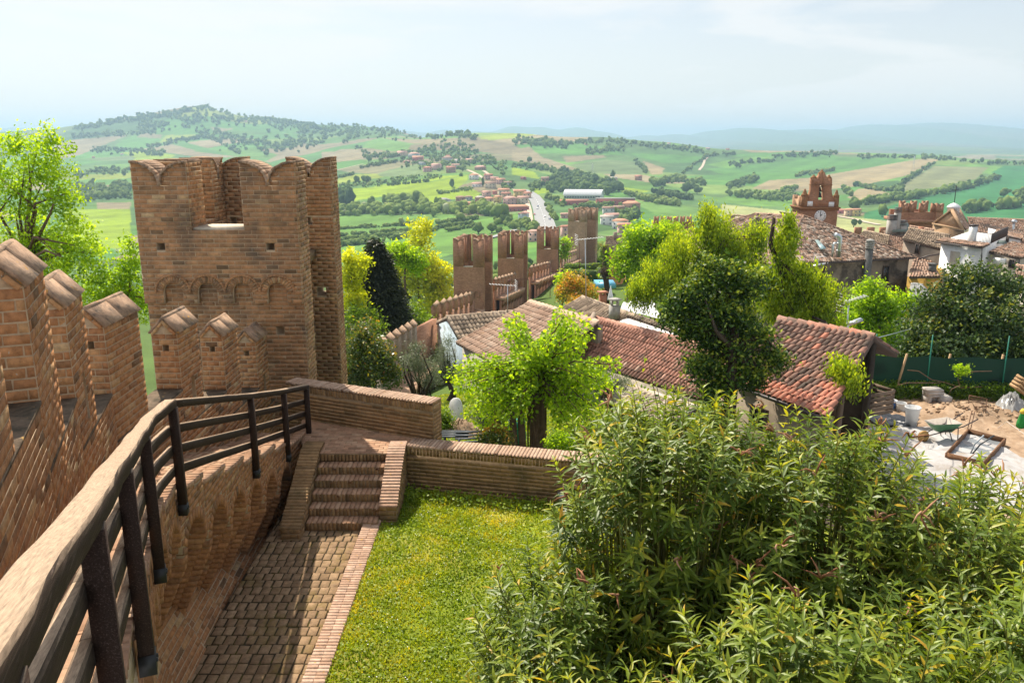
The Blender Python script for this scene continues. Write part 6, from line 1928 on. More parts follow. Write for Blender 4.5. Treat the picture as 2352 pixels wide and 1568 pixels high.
for lb, px, py, y, w, h, m in (('leafy green shrub behind the right end of the low wall', 1345, 1005, 18.6, 40, 30, L_GREEN), ('bright weedy bush between the mulberry and the low wall', 1290, 1015, 18.2, 26, 18, L_LIME), ('tall green bush behind the low wall beside the oleanders', 1420, 985, 18.0, 44, 44, L_GREEN), ('round dark bush at the end of the landing wall', 1020, 965, 25, 22, 24, L_GREEN), ('light green bush under the bleached lean-to', 1460, 985, 19, 40, 40, L_LIME)):
    tree('green_shrub', lb, [gpt(px, y), aty(px, py + 10, y)], [E(px, py, y, w, h), E(px - w * .5, py + h * .3, y, w * .6, h * .6)], m, M_BARKD, 120, 22, .075, .17, .04, .02, 8, cat='shrub', tint=(.42, .22))
# ---- pollarded mulberry: shoots bursting from a thick ivy-stemmed trunk
def mulberry():
    y = 21.0
    b0, hd = gpt(1240, y), aty(1232, 880, y)
    root = empty('mulberry_tree', b0, 'pollarded mulberry with bright young leaves and vine-wrapped trunk beyond the low wall', 'tree')
    tb = MB(); tb.tube([b0, b0.lerp(hd, .35) + V((.05, 0, 0)), b0.lerp(hd, .7), hd, hd + V((-.05, 0, .45))], [.31, .25, .22, .26, .14], 12, .5)
    for k in range(26):
        a = random.uniform(0, 2 * PI); p0 = b0 + V((math.cos(a), math.sin(a), 0)) * .29; pts = [p0 + V((0, 0, -.1))]
        for s in (.25, .5, .75, 1): 
            a += random.uniform(-.5, .5); pts.append(b0.lerp(hd, s) + V((math.cos(a), math.sin(a), 0)) * (.24 + .03 * random.random()))
        tb.tube(pts, [.028, .022, .018, .014, .008], 5, random.random())
    for px, py in ((1155, 1010), (1190, 1000), (1210, 1015)):
        q = gpt(px, y - .4); tb.tube([q, aty(px - 14, py - 60, y - .2), aty(px - 30, py - 110, y)], [.13, .09, .05], 7, .6)
    tb.build('trunk', M_BARK, root, smooth=True)
    tips = [(1180, 728), (1172, 775), (1215, 800), (1255, 775), (1300, 718), (1322, 745), (1290, 800), (1345, 765), (1330, 800), (1410, 838), (1360, 850), (1385, 878), (1350, 900), (1062, 892), (1100, 880), (1075, 838), (1120, 835), (1150, 850), (1110, 930), (1150, 900), (1185, 860), (1210, 840), (1240, 820), (1270, 830), (1310, 850), (1250, 860), (1290, 880), (1320, 890), (1200, 900), (1160, 940), (1260, 905), (1305, 935), (1340, 940), (1130, 870), (1225, 870), (1280, 850), (1195, 820), (1140, 955), (1190, 930), (1330, 860), (1235, 790), (1270, 800), (1090, 905), (1180, 760), (1085, 950), (1120, 975), (1300, 975), (1345, 978), (1375, 935), (1200, 965), (1285, 960), (1165, 975), (1405, 880), (1050, 860)]
    mb = MB(); br = MB()
    for i, (tx, ty) in enumerate(tips * 3):
        yy = y + random.uniform(-1.6, 1.7)
        tip = aty(tx + random.uniform(-12, 12), ty + random.uniform(-10, 10), yy)
        st = hd + V((random.uniform(-.2, .2), random.uniform(-.2, .2), random.uniform(-.1, .4)))
        mid = st.lerp(tip, .5) + V((0, 0, .12 * (tip - st).length))
        br.tube([st, mid, tip], [.035, .02, .006], 4, random.random())
        m = int(40 + (tip - st).length * 44)
        tt = .3 + .74 * rng.random(m) ** .8
        path = np.array([list(st.lerp(mid, t * 2) if t < .5 else mid.lerp(tip, t * 2 - 1)) for t in tt])
        dr = rand_dir(m); pos = path + dr * np.array([.24, .24, .2])
        s_ = rng.uniform(.065, .125, m)
        leaves(mb, pos, dr + np.array([0, 0, -.5]), rand_dir(m) * .8 + np.array([0, -.2, .8]), s_, s_ * .8, rng.normal(.42, .2, m) + (tt - .5) * .4)
    mb.build('crown', L_LIME, root); br.build('shoots', M_BARK, root)


mulberry()
# ---- big dark glossy evergreen over the roofs
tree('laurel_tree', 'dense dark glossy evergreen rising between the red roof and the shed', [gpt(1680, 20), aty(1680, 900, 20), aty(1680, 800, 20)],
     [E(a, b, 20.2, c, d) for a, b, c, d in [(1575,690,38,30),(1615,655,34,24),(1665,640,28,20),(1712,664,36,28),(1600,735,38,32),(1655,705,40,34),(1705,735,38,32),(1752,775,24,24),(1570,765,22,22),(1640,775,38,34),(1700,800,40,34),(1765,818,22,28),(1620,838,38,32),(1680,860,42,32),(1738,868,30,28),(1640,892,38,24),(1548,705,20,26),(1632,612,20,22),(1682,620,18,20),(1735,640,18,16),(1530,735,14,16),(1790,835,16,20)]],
     L_DARK, M_BARKD, 800, 30, .11, .26, .2, .12, 24, tint=(.45, .3), toptint=.65, surf=.5)  # high toptint paints the sunlit top and dark underside into the leaves
# ---- feathery light trees
tree('willow_tree', 'tall feathery yellow-green tree with trailing sprays in front of the brown house', [gpt(1610, 41), aty(1612, 740, 41), aty(1618, 600, 41)],
     [E(1640, 545, 41, 58, 75), E(1625, 490, 41, 22, 30), E(1690, 580, 41, 60, 60), E(1560, 590, 41, 55, 60), E(1510, 640, 40.5, 50, 50), E(1470, 665, 40, 36, 34), E(1590, 650, 40.5, 60, 50), E(1720, 650, 40.5, 60, 50), E(1740, 540, 41, 34, 40)],
     L_WILL, M_BARK, 1300, 32, .17, .42, .2, .09, 22, tint=(.46, .27), droop=.26, aspect=.34, toptint=.35)
tree('honey_locust', 'thin airy yellow-green tree with dark branches hanging over the shed roof', [gpt(1905, 26.5), aty(1850, 720, 26.8), aty(1790, 600, 27)],
     [E(1800, 560, 27, 36, 50), E(1830, 640, 27, 60, 50), E(1880, 680, 26.5, 60, 50), E(1840, 740, 26.5, 60, 40), E(1905, 760, 26, 50, 45), E(1790, 690, 27, 50, 45), E(1850, 800, 24.5, 30, 22), E(1925, 840, 20.4, 44, 26), E(1950, 870, 20.0, 30, 16), E(1760, 640, 27, 36, 40), E(1815, 510, 27, 20, 26)],
     L_WILL, M_BARKD, 1000, 30, .125, .3, .1, .04, 6, tint=(.5, .24), droop=.18, aspect=.4, surf=.6)
lb_ = MB().tube([aty(1850, 720, 26.8), aty(1895, 740, 25), aty(1925, 790, 22.5), aty(1930, 840, 20.5), aty(1955, 868, 20)], [.06, .05, .035, .02, .008], 6).tube([aty(1850, 720, 26.8), aty(1880, 650, 26.6), aty(1900, 600, 26.6)], [.07, .05, .02], 6).tube([aty(1800, 640, 27), aty(1770, 560, 27), aty(1778, 500, 27)], [.09, .08, .05], 7); lb_.build('limb', M_BARKD, [o for o in COL.objects if o.name.startswith('honey_locust')][0])
tree('lime_tree', 'round bright green tree in front of the stained brown wall', [gpt(2010, 42), aty(2010, 800, 42), aty(2010, 740, 42)],
     [E(1990, 700, 42, 50, 46), E(2045, 720, 42, 50, 50), E(1960, 750, 41.5, 44, 44), E(2030, 780, 41, 55, 40), E(2080, 690, 42, 24, 26), E(2000, 665, 42, 30, 20)], L_LIME, M_BARK, 420, 26, .19, .4, .16, .1, 20, tint=(.42, .2))
tree('lime_tree', 'broad bright green tree beside the orange house', [gpt(1500, 74), aty(1500, 620, 74), aty(1500, 580, 74)],
     [E(1480, 545, 74, 55, 34), E(1530, 540, 74, 50, 34), E(1450, 585, 74, 45, 40), E(1510, 600, 73, 60, 38), E(1560, 570, 74, 34, 34), E(1430, 615, 73, 26, 24)], L_LIME, M_BARK, 420, 26, .32, .6, .2, .12, 20, tint=(.38, .2))
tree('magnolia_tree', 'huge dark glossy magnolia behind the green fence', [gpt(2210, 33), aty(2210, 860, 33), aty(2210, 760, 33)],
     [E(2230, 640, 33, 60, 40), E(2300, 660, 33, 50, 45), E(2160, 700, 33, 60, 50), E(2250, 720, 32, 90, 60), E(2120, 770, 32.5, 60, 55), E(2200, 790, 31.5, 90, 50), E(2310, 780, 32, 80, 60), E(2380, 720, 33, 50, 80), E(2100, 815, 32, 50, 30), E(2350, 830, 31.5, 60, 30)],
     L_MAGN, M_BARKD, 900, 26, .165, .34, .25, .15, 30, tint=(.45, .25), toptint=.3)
tree('persimmon_tree', 'small tree in orange-tinged spring leaf behind the old lichened roof', [gpt(1325, 66), aty(1325, 690, 66), aty(1325, 665, 66)],
     [E(1320, 650, 66, 34, 24), E(1300, 670, 65.5, 24, 26), E(1345, 675, 65, 28, 26), E(1325, 695, 64, 30, 18)], L_PERS, M_BARK, 240, 22, .22, .36, .1, .06, 14, tint=(.55, .25))
tree('green_shrub', 'light green shrub beside the orange-tinged tree', [gpt(1292, 70), aty(1292, 665, 70)], [E(1294, 648, 70, 18, 22)], L_LIME, M_BARK, 60, 20, .22, .36, .08, .05, 6, cat='shrub')
b_ = gpt(1265, 172); conifer('cypress_tree', 'slim dark cypress between the second and third far towers', V((b_.x, b_.y, -34)), aty(1266, 600, 172), 1.8, L_CONI, 300, 14, .5)
tree('green_shrub', 'small green shrubs right of the slim third tower', [gpt(1298, 172), aty(1298, 600, 172)], [E(1298, 570, 172, 10, 26)], L_LIME, M_BARK, 60, 18, .5, .8, .1, .06, 4, cat='shrub')
# ---- ivy-clad palm, pollard, hedges
pr_ = empty('ivy_clad_palm', P(1388, 640, 132), 'palm with its trunk wrapped in ivy beside the tall pale tower', 'tree')
mb, _c = crown([(P(1390, 600, 132), (.95, .95, 2.6)), (P(1388, 625, 132), (.85, .85, 2.0))], 160, 20, .3, .3, tint=(.35, .2)); mb.build('ivy', L_GREEN, pr_)
pm = MB(); tp_ = P(1388, 566, 132)
for k in range(26):
    a = rng.uniform(0, 2 * PI); d_ = V((math.cos(a), math.sin(a), rng.uniform(-.5, .7)))
    for s in range(7):
        f = .3 + s * .2; p = tp_ + d_ * f + V((0, 0, -.32 * f * f)); leaves(pm, np.array([list(p)] * 2), np.array([list(d_ + V((-d_.y, d_.x, -.2)) * .8), list(d_ - V((-d_.y, d_.x, .2)) * .8)]), np.array([[0, 0, 1.]] * 2), .5, .1, rng.random(2))
pm.build('fronds', L_PHOT, pr_)
MB().tube([V((tp_.x, tp_.y, -31)), tp_], [.35, .25], 8).build('trunk', M_BARK, pr_)
po = empty('pollard_tree', gpt(1392, 88), 'bare brown pollarded trunk below the ivy-clad palm', 'tree')
mb, _c = crown([E(1390, 625, 88, 9, 9)], 40, 14, .3, .3, tint=(.3, .2)); mb.build('crown', leaf_mat('bare_twigs', [(0, (.07, .045, .03)), (1, (.16, .11, .06))], .1), po)
MB().tube([gpt(1392, 88), aty(1394, 660, 88), aty(1390, 628, 88)], [.4, .3, .35], 8).build('trunk', M_BARKD, po)
for i, (lb, x0, y0, x1, y1, d_, h) in enumerate((('upper clipped green hedge below the tall pale tower', 1300, 606, 1398, 604, 155, 1.3), ('lower clipped green hedge below the tall pale tower', 1298, 618, 1385, 620, 140, 2.0), ('hedge row running down beside the pollarded trunk', 1378, 612, 1396, 650, 125, 1.6))):
    A, B_ = P(x0, y0, d_), P(x1, y1, d_ - 6)
    hg = empty('clipped_hedge', (A + B_) / 2 + V((0, 0, -h)), lb, 'hedge', 'hedges in the walled garden')
    n = int((B_ - A).length * 26)
    t = rng.random(n)[:, None]; base = np.array(list(A)) * (1 - t) + np.array(list(B_)) * t
    pos = base + np.stack([rng.uniform(-.6, .6, n), rng.uniform(-.9, .9, n), -rng.random(n) ** 2 * h], 1)
    mb = MB(); leaves(mb, pos, rand_dir(n), rand_dir(n) + np.array([0, 0, .8]), .42, .3, rng.normal(.5, .2, n)); mb.bar(A + V((0, 0, -h * .5)), B_ + V((0, 0, -h * .5)), 1.0, h * .9, tint=.1)
    mb.build('foliage', L_GREEN, hg)


# ================================================================ oleanders on the lawn
def oleander(label, c, r, n, seed, leaf=.19, pods=.04, nind=70, tint=.45):
    rg = np.random.default_rng(seed)
    c = np.array(c); base = np.array([c[0], c[1], -7.5])
    root = empty('oleander_shrub', base, label, 'shrub', 'oleanders along the lawn')
    lm, sm, pm = MB(), MB(), MB(); inds = []
    for k in range(n):
        th = rg.uniform(0, 2 * PI); ph = math.acos(rg.uniform(-.25, 1))
        d = np.array([math.sin(ph) * math.cos(th), math.sin(ph) * math.sin(th), math.cos(ph)])
        tip = c + d / (np.abs(d) ** 3.4).sum() ** (1 / 3.4) * np.array(r) * (rg.uniform(.86, 1.05) if k % 4 else rg.uniform(.5, .9))
        out = unit(d * np.array([.7, .7, .9]) + np.array([0, 0, .55]) + rg.normal(0, .18, 3))
        L_ = rg.uniform(.45, .8)
        p1 = tip - out * L_
        start = base + np.array([d[0] * .5, d[1] * .5, 0]) + rg.normal(0, .12, 3) * np.array([1, 1, 0])
        mid = (start + p1) / 2 + np.array([d[0], d[1], 0]) * .12
        sm.tube([start, mid, p1], [.016, .013, .009], 4, rg.random(), cap=False); sm.tube([p1, tip], [.009, .004], 4, .8, cap=False)
        nw = rg.integers(8, 12)
        dead = rg.random() < .12
        tb_ = rg.normal(tint, .12)
        f = np.repeat(np.linspace(.05, 1.0, nw), 3); m = len(f)
        az = np.tile([0, 2.09, 4.19], nw) + np.repeat(np.arange(nw) * 1.05, 3) + rg.normal(0, .15, m)
        e1 = unit(np.cross(out, [0.3, .2, .9])); e2 = np.cross(out, e1)
        rad = np.cos(az)[:, None] * e1 + np.sin(az)[:, None] * e2
        pos = p1 + out * (f * L_)[:, None]
        op = np.interp(f, [0, .6, 1], [2.2, 1.7, .7])[:, None] * rg.uniform(.75, 1.3, (m, 1))
        ax = unit(out + rad * op + np.array([0, 0, -.3]) + rg.normal(0, .16, (m, 3)))
        nn = unit(out * 1.0 - rad * .5 + rg.normal(0, .12, (m, 3)))
        ln = leaf * rg.uniform(.75, 1.15, m) * np.interp(f, [0, .8, 1], [1, 1, .55])
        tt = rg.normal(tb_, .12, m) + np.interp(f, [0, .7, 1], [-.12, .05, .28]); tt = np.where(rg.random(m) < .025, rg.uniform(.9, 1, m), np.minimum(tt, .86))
        inds.append((pos, ax, nn, ln, tt))
        if rg.random() < pods:
            q = rg.integers(3, 6)
            for _ in range(q):
                a0 = tip + out * .01; dv = unit(out + rg.normal(0, .5, 3)); side = rg.normal(0, .05, 3)
                pm.tube([a0, a0 + dv * .05, a0 + dv * .085 + side * .6, a0 + dv * .10 + side * 1.5 + np.array([0, 0, -.02])], [.004, .011, .010, .003], 5, rg.random())
    pos = np.vstack([q[0] for q in inds]); ax = np.vstack([q[1] for q in inds]); nn = np.vstack([q[2] for q in inds]); ln = np.concatenate([q[3] for q in inds]); tt = np.concatenate([q[4] for q in inds])
    dep = pos[:, 1] * CT - pos[:, 2] * ST; sx = CX + F * pos[:, 0] / dep; sy = CY - F * (pos[:, 1] * ST + pos[:, 2] * CT) / dep
    sc_ = np.where((sx > 0) & (sx < 2352) & (sy > 0) & (sy < 1568), ln / dep, 0) * (1 + (pos[:, 2] - c[2]))
    o_ = np.argsort(-sc_)[:nind]; keep = np.ones(len(pos), bool); keep[o_] = False
    leaves(lm, pos[keep], ax[keep], nn[keep], ln[keep], ln[keep] * .2, tt[keep], LANCE)
    lm.build('foliage', L_OLEA, root, smooth=True, kind='stuff')
    for i in o_:
        a = unit(ax[i]); b = unit(np.cross(nn[i], a)); n2 = np.cross(a, b); l = ln[i]; w = l * .2
        lev = int(min(9, max(0, tt[i] * 10)))
        o = bpy.data.objects.new('leaf', leaf_unit(lev))
        link(o, root, Matrix(((a[0] * l, b[0] * w, n2[0] * l, pos[i][0]), (a[1] * l, b[1] * w, n2[1] * l, pos[i][1]), (a[2] * l, b[2] * w, n2[2] * l, pos[i][2]), (0, 0, 0, 1))))
    sm.build('stems', L_STEM, root)
    if pm.n: pm.build('seed_pods', L_POD, root, smooth=True, kind='stuff')


_lu = {}


def leaf_unit(lev):
    if lev not in _lu:
        v, q, t = LANCE
        _lu[lev] = mesh_np('leaf', v, q, t, tint=np.full(len(v), (lev + .5) / 10), smooth=True, mats=[L_OLEA])
    return _lu[lev]


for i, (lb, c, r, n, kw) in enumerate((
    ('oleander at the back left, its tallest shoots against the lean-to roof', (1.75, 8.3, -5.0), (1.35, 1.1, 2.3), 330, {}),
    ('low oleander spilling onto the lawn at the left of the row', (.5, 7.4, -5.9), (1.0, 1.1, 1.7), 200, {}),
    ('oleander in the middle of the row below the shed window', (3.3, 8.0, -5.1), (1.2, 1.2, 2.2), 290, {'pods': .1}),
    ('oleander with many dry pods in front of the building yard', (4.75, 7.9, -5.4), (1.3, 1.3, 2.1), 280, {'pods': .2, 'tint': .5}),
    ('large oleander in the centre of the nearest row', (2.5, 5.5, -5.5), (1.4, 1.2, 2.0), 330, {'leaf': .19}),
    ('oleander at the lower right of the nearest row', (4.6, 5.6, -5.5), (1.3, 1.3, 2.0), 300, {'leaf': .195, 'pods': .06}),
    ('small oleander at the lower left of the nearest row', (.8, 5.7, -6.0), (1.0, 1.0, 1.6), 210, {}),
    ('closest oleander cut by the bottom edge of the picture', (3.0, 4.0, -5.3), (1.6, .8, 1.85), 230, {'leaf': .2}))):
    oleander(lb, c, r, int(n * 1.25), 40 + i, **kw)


# sapling with orange-tipped leaves behind the oleanders
def sapling():
    base = V((3.2, 12.0, -8.6))
    root = empty('cherry_sapling', base, 'slender sapling with light orange-tipped leaves behind the oleanders', 'tree')
    lm, sm = MB(), MB()
    for tx, ty in ((1482, 795), (1572, 830), (1560, 850), (1500, 850), (1425, 905), (1380, 900), (1455, 860), (1530, 880), (1600, 890), (1350, 955), (1400, 950), (1440, 930), (1480, 900), (1640, 930), (1340, 985), (1560, 930), (1380, 985), (1290, 975), (1420, 985), (1500, 950)):
        tip = aty(tx, ty, 12 + random.uniform(-.5, .6)); st = base + V((random.uniform(-.2, .2), 0, 1.6)); mid = st.lerp(tip, .55) + V((0, 0, -.15))
        sm.tube([base, st, mid, tip], [.03, .025, .012, .004], 5, .4)
        m = 46; t = rng.random(m) ** .8; path = np.array([list(st.lerp(mid, u * 2) if u < .5 else mid.lerp(tip, u * 2 - 1)) for u in t])
        s_ = rng.uniform(.06, .105, m); leaves(lm, path + rand_dir(m) * .09, rand_dir(m) + np.array([0, 0, -.5]), rand_dir(m) * .8 + np.array([0, 0, .9]), s_, s_ * .5, rng.normal(.35, .15, m) + (t - .6) * .6, LANCE)
    lm.build('foliage', L_SAP, root, kind='stuff', smooth=True); sm.build('stems', M_BARK, root)


L_SAP = leaf_mat('sapling_leaf', [(0, (0.080, 0.160, 0.019)), (.5, (0.192, 0.304, 0.032)), (.8, (0.352, 0.352, 0.040)), (1, (0.512, 0.256, 0.064))], .42)
sapling()


# ================================================================ lawn and grass
M_LAWN = tint_mat('lawn_soil', [(0, (.17, .23, .03)), (1, (.23, .28, .04))], 1.0, 1.2, .35, (.36, .31, .07), .55, .46, .66, .3, 40, .05)
lawn = MB().prism([(-2.62, 3, -7.75), (12, 3, -7.75), (9.0, 14.0, -7.75), (3.6, 15.3, -7.75), (-2.3, 16.7, -7.75), (-2.62, 15.4, -7.75)], (0, 0, .33)).build('lawn', M_LAWN)
tag(lawn, kind='structure')


def grass(name, label, n, area, z, h, tint, seed=5, wid=.012, cat='grass'):
    rg = np.random.default_rng(seed)
    x0, x1, y0, y1 = area
    p = np.stack([rg.uniform(x0, x1, n), rg.uniform(y0, y1, n)], 1)
    den = .5 + .5 * np.sin(p[:, 0] * 1.9 + np.sin(p[:, 1] * 1.3) * 1.7) * np.sin(p[:, 1] * 1.1 + 1)
    p = p[rg.random(len(p)) < .45 + .55 * den]
    p = p[(p[:, 0] > -2.64 + 0 * p[:, 1]) & (p[:, 1] < 16.5 - (p[:, 0] + 2.3) * .233)]
    m = len(p)
    hh = h * rg.uniform(.4, 1.3, m) * (1 + 1.2 * (rg.random(m) < .06)) * (1 + .9 * np.clip((p[:, 1] - 14.6) / 1.6, 0, 1) * rg.random(m))
    ang = rg.uniform(0, 2 * PI, m); lean = rg.uniform(.1, .8, m)
    w = wid * rg.uniform(.6, 1.6, m)
    b0 = np.stack([p[:, 0], p[:, 1], np.full(m, z)], 1)
    s = np.stack([-np.sin(ang), np.cos(ang), 0 * ang], 1) * w[:, None]
    t = b0 + np.stack([np.cos(ang) * lean * hh, np.sin(ang) * lean * hh, hh], 1)
    vv = np.stack([b0 - s, b0 + s, t], 1).reshape(-1, 3)
    dry = np.sin(p[:, 0] * 1.3 + 2) * np.sin(p[:, 1] * .9) * .5 + .5
    tt = rg.normal(tint, .16, m) + .55 * (dry - .42) + .25 * np.sin(p[:, 0] * 5.1 + 3 * np.sin(p[:, 1] * 2.2)) * np.sin(p[:, 1] * 4.3)
    mb = MB().add(vv, None, np.arange(3 * m).reshape(-1, 3), tint=np.repeat(np.clip(tt, 0, 1), 3))
    # clover and broad leaves between the blades
    k = m // 7; i = rg.choice(m, k, replace=False); q = b0[i] + np.array([0, 0, 1]) * (rg.uniform(.01, .05, k))[:, None]
    leaves(mb, q, rg.normal(size=(k, 3)) * np.array([1, 1, .25]), np.array([0, 0, 1.]) + rg.normal(0, .3, (k, 3)), .045, .04, rg.normal(tint - .12, .15, k))
    return mb.build(name, L_GRASS, label=label, cat=cat, kind='stuff')


grass('grass', 'short sunlit lawn grass', 130000, (-2.7, 3.6, 7.5, 16.7), -7.42, .045, .42)
dz = MB(); n = 260
q = np.stack([rng.uniform(-2.5, 2.5, n), rng.uniform(8, 16, n), np.full(n, -7.365)], 1)
leaves(dz, q, rand_dir(n) * np.array([1, 1, .1]), np.tile([0, 0, 1.], (n, 1)) + rng.normal(0, .15, (n, 3)), .022, .022, rng.uniform(.3, 1, n))
dz.build('daisies', leaf_mat('daisy_petal', [(0, (.6, .58, .5)), (1, (.8, .8, .78))], .2, (1, 1, 1)), label='scattered white daisies and petals on the lawn', cat='flowers', kind='stuff')
wd = MB(); n = 1500
q = np.stack([rng.uniform(-2.4, 2.5, n), rng.uniform(-.55, .1, n), rng.uniform(-7.42, -7.25, n)], 1); q[:, 1] += 16.45 - (q[:, 0] + 2.3) * .233
leaves(wd, q, rand_dir(n) + np.array([0, -.3, .2]), rand_dir(n) * .6 + np.array([0, -.2, 1]), .07, .05, rng.normal(.25, .15, n))
wd.build('weeds', L_GRASS, label='lush weeds along the foot of the low garden wall', cat='weeds', kind='stuff')
# garden ground beyond the wall
gd = MB(); n = 60000
xx = rng.uniform(-7, 9, n); yy = rng.uniform(17.5, 40, n); hz = height(xx, yy)
s_ = rng.uniform(.05, .16, n)
leaves(gd, np.stack([xx, yy, hz + .04], 1), rand_dir(n) + np.array([0, 0, .9]), rand_dir(n) + np.array([0, -.4, .3]), s_, s_ * .3, rng.normal(.5, .18, n))
gd.build('garden_grass', L_GRASS, label='rough bright grass in the garden below the landing', cat='grass', kind='stuff')
# ================================================================ building yard
YZ = -8.85
M_DIRT = tint_mat('bare_earth', [(0, (.30, .20, .13)), (.5, (.40, .28, .19)), (1, (.52, .39, .28))], 1.0, 2.5, .4, (.24, .16, .1), 1.2, .5, .7, .7, 18, .05)
nx_, ny_ = 90, 80
gx_, gy_ = np.meshgrid(np.linspace(7.2, 19, nx_), np.linspace(15.5, 29.2, ny_))
mc = atz(2230, 950, YZ)
hz_ = YZ + .25 * np.exp(-(((gx_ - mc.x) / 1.6) ** 2 + ((gy_ - mc.y) / 1.0) ** 2)) + rng.normal(0, .012, gx_.shape) + .1 * np.exp(-(((gx_ - mc.x) / 1.9) ** 2 + ((gy_ - mc.y) / 1.3) ** 2)) * rng.normal(0, .5, gx_.shape)
k_ = (np.arange(ny_ - 1)[:, None] * nx_ + np.arange(nx_ - 1)).ravel()
yg = MB().add(np.stack([gx_, gy_, hz_], 2).reshape(-1, 3), np.stack([k_, k_ + 1, k_ + nx_ + 1, k_ + nx_], 1), tint=rng.uniform(.3, .8, nx_ * ny_)).build('yard_ground', M_DIRT, smooth=True, kind='structure')
cl = MB()
for _ in range(260):
    a, b = rng.normal(0, 1.0), rng.normal(0, .6); r = rng.uniform(.015, .055); x, y = mc.x + a, mc.y + b
    z = YZ + .25 * math.exp(-((a / 1.6) ** 2 + (b / 1.0) ** 2))
    cl.add(BOXV * [r * 2, r * 1.6, r * 1.2] * rng.uniform(.4, 1.3, (8, 1)) + [x, y, z + r * .3], BOXQ, tint=rng.random())
cl.build('earth_clods', M_DIRT, label='loose lumps of earth on the spoil heap', cat='earth', kind='stuff')
Y = lambda px, py, dz=0: atz(px, py, YZ) + V((0, 0, dz))
M_GEO = tint_mat('white_fleece', [(0, (.40, .39, .39)), (1, (.50, .49, .49))], .9, 1.5, .25, (.28, .22, .17), 1.0, .48, .68, .6, 5)


def crumple(name, label, cat, pts, z, mat, amp=.03, n=26, seed=3, hump=0):
    """crumpled sheet lying on the ground inside a rough outline"""
    rg = np.random.default_rng(seed); pts = [V(p) for p in pts]; c = sum(pts, V((0, 0, 0))) / len(pts)
    vs, q = [[c.x, c.y, z + amp + hump]], []
    m = 40; R_ = 9
    for j in range(1, R_ + 1):
        for i in range(m):
            t = i / m * len(pts); a, b = pts[int(t) % len(pts)], pts[(int(t) + 1) % len(pts)]; e = a.lerp(b, t % 1)
            p = c.lerp(e, j / R_ * (1 + (rg.uniform(-.04, .06) if j == R_ else 0)))
            vs.append([p.x, p.y, z + rg.uniform(0, amp) + hump * (1 - (j / R_) ** 2) * rg.uniform(.6, 1.1)])
    for i in range(m): q.append([0, 1 + i, 1 + (i + 1) % m])
    qq = [[1 + (j - 1) * m + i, 1 + j * m + i, 1 + j * m + (i + 1) % m, 1 + (j - 1) * m + (i + 1) % m] for j in range(1, R_) for i in range(m)]
    return MB().add(vs, qq, q, tint=rg.random(len(vs))).build(name, mat, label=label, cat=cat, smooth=True)


crumple('ground_fleece', 'sunlit white fleece sheet spread over the yard', 'sheet', [Y(2000, 985), Y(2060, 975), Y(2140, 985), Y(2235, 1010), Y(2420, 1080), Y(2420, 1200), Y(1900, 1130), Y(1920, 1020)], YZ + .012, M_GEO, .11)
M_BPL = flat_mat('black_plastic', (.03, .035, .045), .35, spec=.6)
crumple('black_plastic_sheet', 'crumpled black plastic beside the white fleece', 'sheet', [Y(1985, 962), Y(2040, 955), Y(2110, 970), Y(2090, 985), Y(2020, 985)], YZ + .07, M_BPL, .07, seed=5)
M_PLY = flat_mat('raw_timber', (.34, .22, .13), .8, nscale=5, var=.4, bump=.2); M_RUST = flat_mat('rusty_board', (.20, .10, .05), .9, nscale=2, var=.5); M_STAKE = flat_mat('pale_stake', (.46, .30, .16), .8)
M_REBAR = flat_mat('rusty_rebar', (.16, .08, .05), .8)
fm = empty('timber_formwork', Y(2240, 1040), 'square timber formwork lined with grey plastic on the white fleece', 'formwork')
fq = [Y(2172, 1056), Y(2258, 1076), Y(2306, 1022), Y(2222, 1000)]
for i in range(4):
    a, b = fq[i], fq[(i + 1) % 4]; d = (b - a).normalized()
    MB().bar(a - d * .03 + V((0, 0, .12)), b + d * (.03 if i % 2 else -.03) + V((0, 0, .12)), .045, .2).build('board', M_RUST, fm)
ln_ = sheet('plastic_lining', [p + V((0, 0, .08)) for p in fq], flat_mat('grey_plastic', (.22, .24, .26), .25, spec=.7), fm, .05)
for (x0, y0), (x1, y1), c in (((2228, 1047), (2252, 998), (.35, .4, .45)), ((2232, 1047), (2270, 990), (.04, .05, .06))):
    a = Y(x0, y0, .05); b = Y(x0, y0, .05) + V((.25 if x1 < 2260 else .5, -.1, .62)); MB().tube([a, a.lerp(b, .45) + V((-.06, 0, .04)), b], .022, 7).build('conduit', flat_mat('conduit', c, .4), fm)
for i, px in enumerate((2219, 2226)):
    MB().tube([Y(px, 1000), Y(px, 1000) + V((.1, .05, .78))], .012, 5).build('rebar', M_REBAR, fm)
